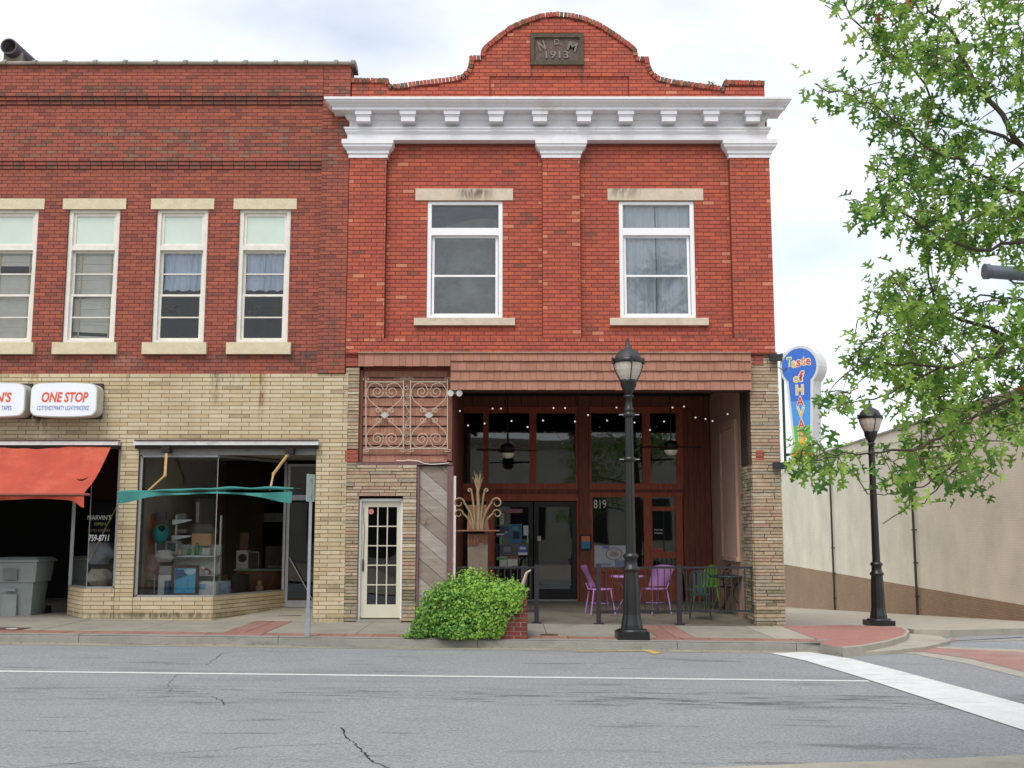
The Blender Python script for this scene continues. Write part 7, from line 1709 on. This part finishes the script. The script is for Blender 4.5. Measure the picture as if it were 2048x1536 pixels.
dw = thing('driftwood', 'pale brown driftwood stick leaning behind the planter', 'driftwood', (PX(1045, 1205, -.3), -.3, .3)); MB().tube([(PX(u, v, -.3), -.3, PZ(v, -.3)) for u, v in ((1040, 1225), (1042, 1195), (1046, 1168), (1053, 1146), (1062, 1140))], [.02, .04, .035, .025, .015], 8).build('stick', M('bleached_wood', (190, 168, 148), .85, .3, 14), dw)
# ------------------------------------------------------------------ oak tree on the near pavement, reaching in from the right
BARK = M('oak_bark', (72, 62, 54), .9, .25, 14, .6, 50)
LM = [M('oak_leaf', (128, 164, 74), .5, .2, 5, spec=.35), M('oak_leaf_dark', (80, 122, 54), .5, .2, 5, spec=.35), M('oak_leaf_light', (162, 194, 92), .5, .2, 5, spec=.35), M('oak_leaf_rust', (176, 92, 52), .6, .2, 5)]
for m in LM + SHL:                                            # thin leaves let some light through
    t = m.node_tree; b = t.nodes['Principled BSDF']; out = [n for n in t.nodes if n.type == 'OUTPUT_MATERIAL'][0]
    tr = t.nodes.new('ShaderNodeBsdfTranslucent'); mxs = t.nodes.new('ShaderNodeMixShader'); mxs.inputs[0].default_value = .5
    src = b.inputs['Base Color'].links[0].from_socket; t.links.new(src, tr.inputs['Color']); t.links.new(b.outputs[0], mxs.inputs[1]); t.links.new(tr.outputs[0], mxs.inputs[2]); t.links.new(mxs.outputs[0], out.inputs['Surface'])
YT = -13.3
def tp(u, v, dy=0.0): y = YT + dy; x, z = P(u, v, y); return Vector((x, y, z))
trunk_base = Vector((4.75, -13.2, ROAD))
ot = thing('oak_tree', 'pin oak tree with lobed green leaves reaching in from the right', 'tree', tuple(trunk_base))
rt_ = random.Random(5)
limbs = [
 ([(2110, 420, .1), (2048, 290, .0), (1990, 215, .1), (1935, 145, .2), (1905, 75, .2), (1850, 0, .3), (1790, -90, .4)], .028),
 ([(2140, 520, 0), (2048, 478, -.2), (1960, 500, -.3), (1880, 470, -.3), (1800, 420, -.2), (1730, 402, -.2), (1690, 398, -.2)], .016),
 ([(2110, 700, 0), (2048, 692, .2), (1975, 655, .3), (1900, 630, .3), (1870, 600, .3), (1853, 540, .3), (1845, 470, .3), (1838, 410, .3)], .020),
 ([(2110, 420, .1), (1960, 350, -.2), (1872, 303, -.3), (1800, 250, -.4), (1748, 211, -.4), (1690, 185, -.4), (1645, 178, -.4)], .013),
 ([(2120, 770, .1), (2048, 790, .0), (1960, 828, -.3), (1880, 878, -.4), (1800, 903, -.4), (1720, 908, -.4), (1650, 905, -.4), (1610, 930, -.4)], .016),
 ([(2110, 780, .1), (2010, 830, .3), (1940, 905, .2), (1880, 950, .2), (1830, 975, .2), (1790, 990, .2), (1735, 988, .2)], .010),
 ([(1940, 905, .2), (1870, 985, .1), (1820, 1015, .1), (1765, 1048, .1)], .006),
 ([(2048, 690, .2), (1960, 720, -.1), (1880, 735, -.2), (1800, 725, -.3), (1740, 720, -.3), (1695, 745, -.3)], .012),
 ([(1880, 735, -.2), (1780, 790, -.3), (1720, 800, -.4), (1670, 808, -.4)], .007),
 ([(2048, 290, 0), (1960, 260, .5), (1890, 230, .6), (1800, 110, .6), (1700, 40, .5), (1650, 10, .5)], .012),
 ([(2110, 600, .2), (2040, 600, .5), (1960, 590, .6), (1900, 640, .6), (1820, 640, .5), (1760, 620, .5), (1715, 640, .5)], .010),
 ([(2110, 420, .1), (2040, 380, .6), (1960, 400, .7), (1880, 380, .7), (1800, 340, .7), (1740, 310, .6)], .012)]
jn = tp(2110, 420, .1); jn2 = tp(2110, 700, 0)
tb = MB(); top = Vector((4.4, -13.2, 10.2))
tb.tube([trunk_base - Vector((0, 0, .2)), trunk_base + Vector((0, 0, .3)), Vector((4.72, -13.2, 2.0)), Vector((4.6, -13.2, 4.5)), Vector((4.5, -13.2, 7)), top], [.19, .15, .125, .1, .07, .02], 12)
tb.build('trunk', BARK, ot)
br = MB(); twigs = []
for pth, r0 in limbs:
    q = [tp(*p) for p in pth]
    near_t = q[0]; zt3 = near_t.z - .35
    if pth[0][0] > 2105: q = [Vector((4.66, -13.2, zt3)), near_t.lerp(Vector((4.66, -13.2, zt3)), .45) + Vector((0, 0, .05))] + q
    fine = []
    for a, b in zip(q, q[1:]):
        for k in range(4): fine.append(a.lerp(b, k / 4) + Vector((rt_.gauss(0, .008), rt_.gauss(0, .012), rt_.gauss(0, .008))))
    fine.append(q[-1]); n = len(fine)
    br.tube(fine, [max(.003, r0 * (1 - i / n) ** .8) for i in range(n)], 6); twigs += [(p, i / n) for i, p in enumerate(fine) if i > 1]
# generic limbs beyond the frame: the rest of the crown
outs = []
for i in range(26):
    a = rt_.uniform(0, 6.28); z = rt_.uniform(3.6, 9.5); L_ = (1.9 if z < 7 else 1.3) * rt_.uniform(.7, 1.1)
    p0 = Vector((4.6, -13.2, z)); p1 = p0 + Vector((math.cos(a) * L_, math.sin(a) * L_ * .8, L_ * .55))
    if p1.x < 3.6: continue
    br.tube([p0, p0.lerp(p1, .5) + Vector((0, 0, -.05)), p1], [.03, .02, .005], 5); outs += [p0.lerp(p1, t) for t in (.35, .5, .65, .8, .95, 1)]
# leaf: pin oak outline
half = [(0, .0), (.03, .20), (.22, .20), (.30, .28), (.10, .37), (.06, .48), (.30, .52), (.38, .66), (.12, .66), (.06, .77), (.17, .86), (.07, .91), (.0, 1.04)]
outl = half + [(-x, y) for x, y in reversed(half[1:-1])]
outl = [(x, y) for x, y in outl]
def leaf_faces(mb, p, d, n, s, mi):
    d = d.normalized(); sd = d.cross(n).normalized(); n = sd.cross(d); cv = .1 + .35 * (abs(p.x * 37.7) % 1)
    pts = [p + d * (y * s) + sd * (x * s) + n * (s * (.55 * abs(x) - cv * y * y)) for x, y in outl]
    mid = [p + d * (y * s) - n * (s * cv * y * y) for y in (0, .33, .66, 1.02)]
    h = len(half); L1 = pts[:h]; L2 = [pts[0]] + list(reversed(pts[h:])) + [pts[h - 1]]
    mb.face([mid[0]] + L1[1:5] + [mid[1]], mi); mb.face([mid[1]] + L1[4:9] + [mid[2]], mi); mb.face([mid[2]] + L1[8:], mi)
    mb.face([mid[1]] + list(reversed(L2[1:5])) + [mid[0]], mi); mb.face([mid[2]] + list(reversed(L2[4:9])) + [mid[1]], mi); mb.face(list(reversed(L2[8:])) + [mid[2]], mi)
# where leaves are, in the photo (polygon, density)
def inside(u, v, poly):
    c = False
    for i in range(len(poly)):
        (x1, y1), (x2, y2) = poly[i], poly[i - 1]
        if (y1 > v) != (y2 > v) and u < (x2 - x1) * (v - y1) / (y2 - y1) + x1: c = not c
    return c
MASK = [([(2120, -200), (2420, -200), (2420, 700), (2300, 820), (2120, 820)], 230),
        ([(1760, -80), (2120, -80), (2120, 480), (1930, 430), (1900, 300), (1940, 180), (1880, 150), (1790, 150), (1740, 60)], 205),
        ([(1650, -60), (1770, -60), (1760, 30), (1690, 40)], 16),
        ([(1750, 60), (1830, 60), (1810, 130), (1770, 120)], 14),
        ([(1840, 90), (1930, 90), (1940, 200), (1850, 120)], 24),
        ([(1612, 168), (1700, 155), (1790, 160), (1880, 210), (1920, 330), (1840, 320), (1740, 225), (1640, 215)], 50),
        ([(1730, 300), (1930, 290), (2120, 420), (2120, 500), (1980, 500), (1880, 460), (1760, 340)], 92),
        ([(1680, 395), (1760, 380), (1870, 430), (1960, 480), (1930, 530), (1850, 500), (1790, 440), (1700, 415)], 52),
        ([(1740, 545), (1800, 540), (1880, 560), (1900, 640), (1820, 640), (1745, 600)], 34),
        ([(1800, 600), (1900, 590), (2120, 590), (2120, 800), (1960, 840), (1860, 800), (1790, 700)], 128),
        ([(1700, 690), (1800, 650), (1880, 740), (1850, 790), (1800, 780), (1770, 745), (1705, 735)], 40),
        ([(1652, 775), (1700, 775), (1705, 845), (1655, 830)], 7),
        ([(1795, 790), (1900, 790), (2120, 780), (2120, 880), (1960, 900), (1860, 900), (1800, 860)], 56),
        ([(1590, 880), (1650, 878), (1700, 885), (1705, 930), (1640, 955), (1596, 955)], 22),
        ([(1768, 885), (1850, 890), (1900, 930), (1850, 960), (1790, 1000), (1765, 950)], 24),
        ([(1880, 900), (1990, 920), (1980, 980), (1930, 960), (1890, 985)], 18)]
leaves = []; rr = random.Random(21)
tw = MB()
def spray(c, anchor, nl, s0):
    ax = (c - anchor)
    if ax.length < .03: ax = Vector((rr.uniform(-1, 0), rr.uniform(-.5, .5), rr.uniform(-.4, .4)))
    if ax.length < .42: tw.tube([anchor, anchor.lerp(c, .6) + Vector((0, 0, .01)), c], [.004, .003, .0015], 4, caps=False)
    ax = ax.normalized(); tone = .30 + .8 * mnoise.noise(c * 1.9)
    for k in range(nl):
        d = (ax * .5 + Vector((rr.uniform(-1, .7), rr.uniform(-1, 1), rr.uniform(-1.2, .35)))).normalized(); n = Vector((rr.uniform(-.9, .9), rr.uniform(-.9, .5), 1)).normalized()
        if abs(d.dot(n)) > .9: n = Vector((0, -1, .2))
        p = c + Vector((rr.gauss(0, .05), rr.gauss(0, .06), rr.gauss(0, .05))); s = s0 * rr.uniform(.7, 1.25)
        q = rr.random(); leaves.append((p, d, n, s, 3 if q < .003 else 1 if q < .003 + max(.08, tone) else 2 if q > .80 else 0))
pts_only = [p for p, t in twigs]; cands = []
for poly, cnt in MASK:
    us = [p[0] for p in poly]; vs_ = [p[1] for p in poly]; k = 0; tries = 0
    while k < cnt * 1.25 and tries < 20000:
        tries += 1; u, v = rr.uniform(min(us), max(us)), rr.uniform(min(vs_), max(vs_))
        if inside(u, v, poly): cands.append(tp(u, v, rr.gauss(.1, .35))); k += 1
cands.sort(key=lambda c: min((p - c).length_squared for p in pts_only))
for c in cands:                                              # grow outward: each spray hangs on the nearest wood so far
    best = min(pts_only, key=lambda p: (p - c).length_squared); spray(c, best, rr.randint(3, 5), .092)
    if (best - c).length < .42: pts_only += [c, best.lerp(c, .5)]
for p in outs:
    for _ in range(7): c = p + Vector((rr.gauss(0, .28), rr.gauss(0, .28), rr.gauss(0, .22))); spray(c, p, 4, .12)
br.build('branches', BARK, ot); tw.build('twigs', M('twig_brown', (84, 70, 54), .85, .2, 14), ot)
def lkey(l):
    d = (l[0] - Vector((0, CAM_Y, CAM_Z))); b_ = d.y * st * -1; u = 1024 + F * l[0].x / (d.y * ct + d.z * st)
    return (0 if u < 2048 and l[0].z < 7.2 else 1, -l[3] / d.length)
leaves.sort(key=lkey)
LMESH = {}
for mi in range(4):
    mb = MB(); leaf_faces(mb, Vector((0, 0, 0)), Vector((0, 1, 0)), Vector((0, 0, 1)), 1.0, 0); LMESH[mi] = mb.mesh('leaf', LM[mi])
for p, d, n, s, mi in leaves[:300]:
    o = bpy.data.objects.new('leaf', LMESH[mi]); COL.objects.link(o); o.parent = ot
    y_ = d.normalized(); x_ = y_.cross(n).normalized(); z_ = x_.cross(y_); m4 = Matrix((x_, y_, z_)).transposed().to_4x4()
    o.matrix_local = Matrix.Translation(p - trunk_base) @ m4 @ Matrix.Scale(s, 4)
cr = MB()
for p, d, n, s, mi in leaves[300:]: leaf_faces(cr, p, d, n, s, mi)
cr.build('crown', LM, ot, kind='stuff')

# dry bits in the gutter and at the foot of the shrub
mb = MB(); rl = random.Random(4)
for _ in range(260):
    if rl.random() < .6: x, y, dz = rl.uniform(-9, 5), YK - abs(rl.gauss(0, .09)) - .01, ROAD + .008
    else: x, y, dz = rl.gauss(-.9, .8), rl.uniform(YK + .1, -1.6), .006
    z = side_z(x, y) + dz; a = rl.uniform(0, 6.28); l = rl.uniform(.008, .028); c, s_ = math.cos(a) * l, math.sin(a) * l
    mb.face([(x - c, y - s_, z), (x + s_ * .5, y - c * .5, z + .004), (x + c, y + s_, z + .002), (x - s_ * .5, y + c * .5, z + .005)], rl.choice([0, 0, 1]))
o = mb.build('leaf_litter', [flat('litter_brown', (96, 74, 52), .95), flat('litter_tan', (150, 132, 98), .95)], kind='stuff'); tag(o, 'scattered dry leaf litter in the gutter and around the shrub', 'litter')
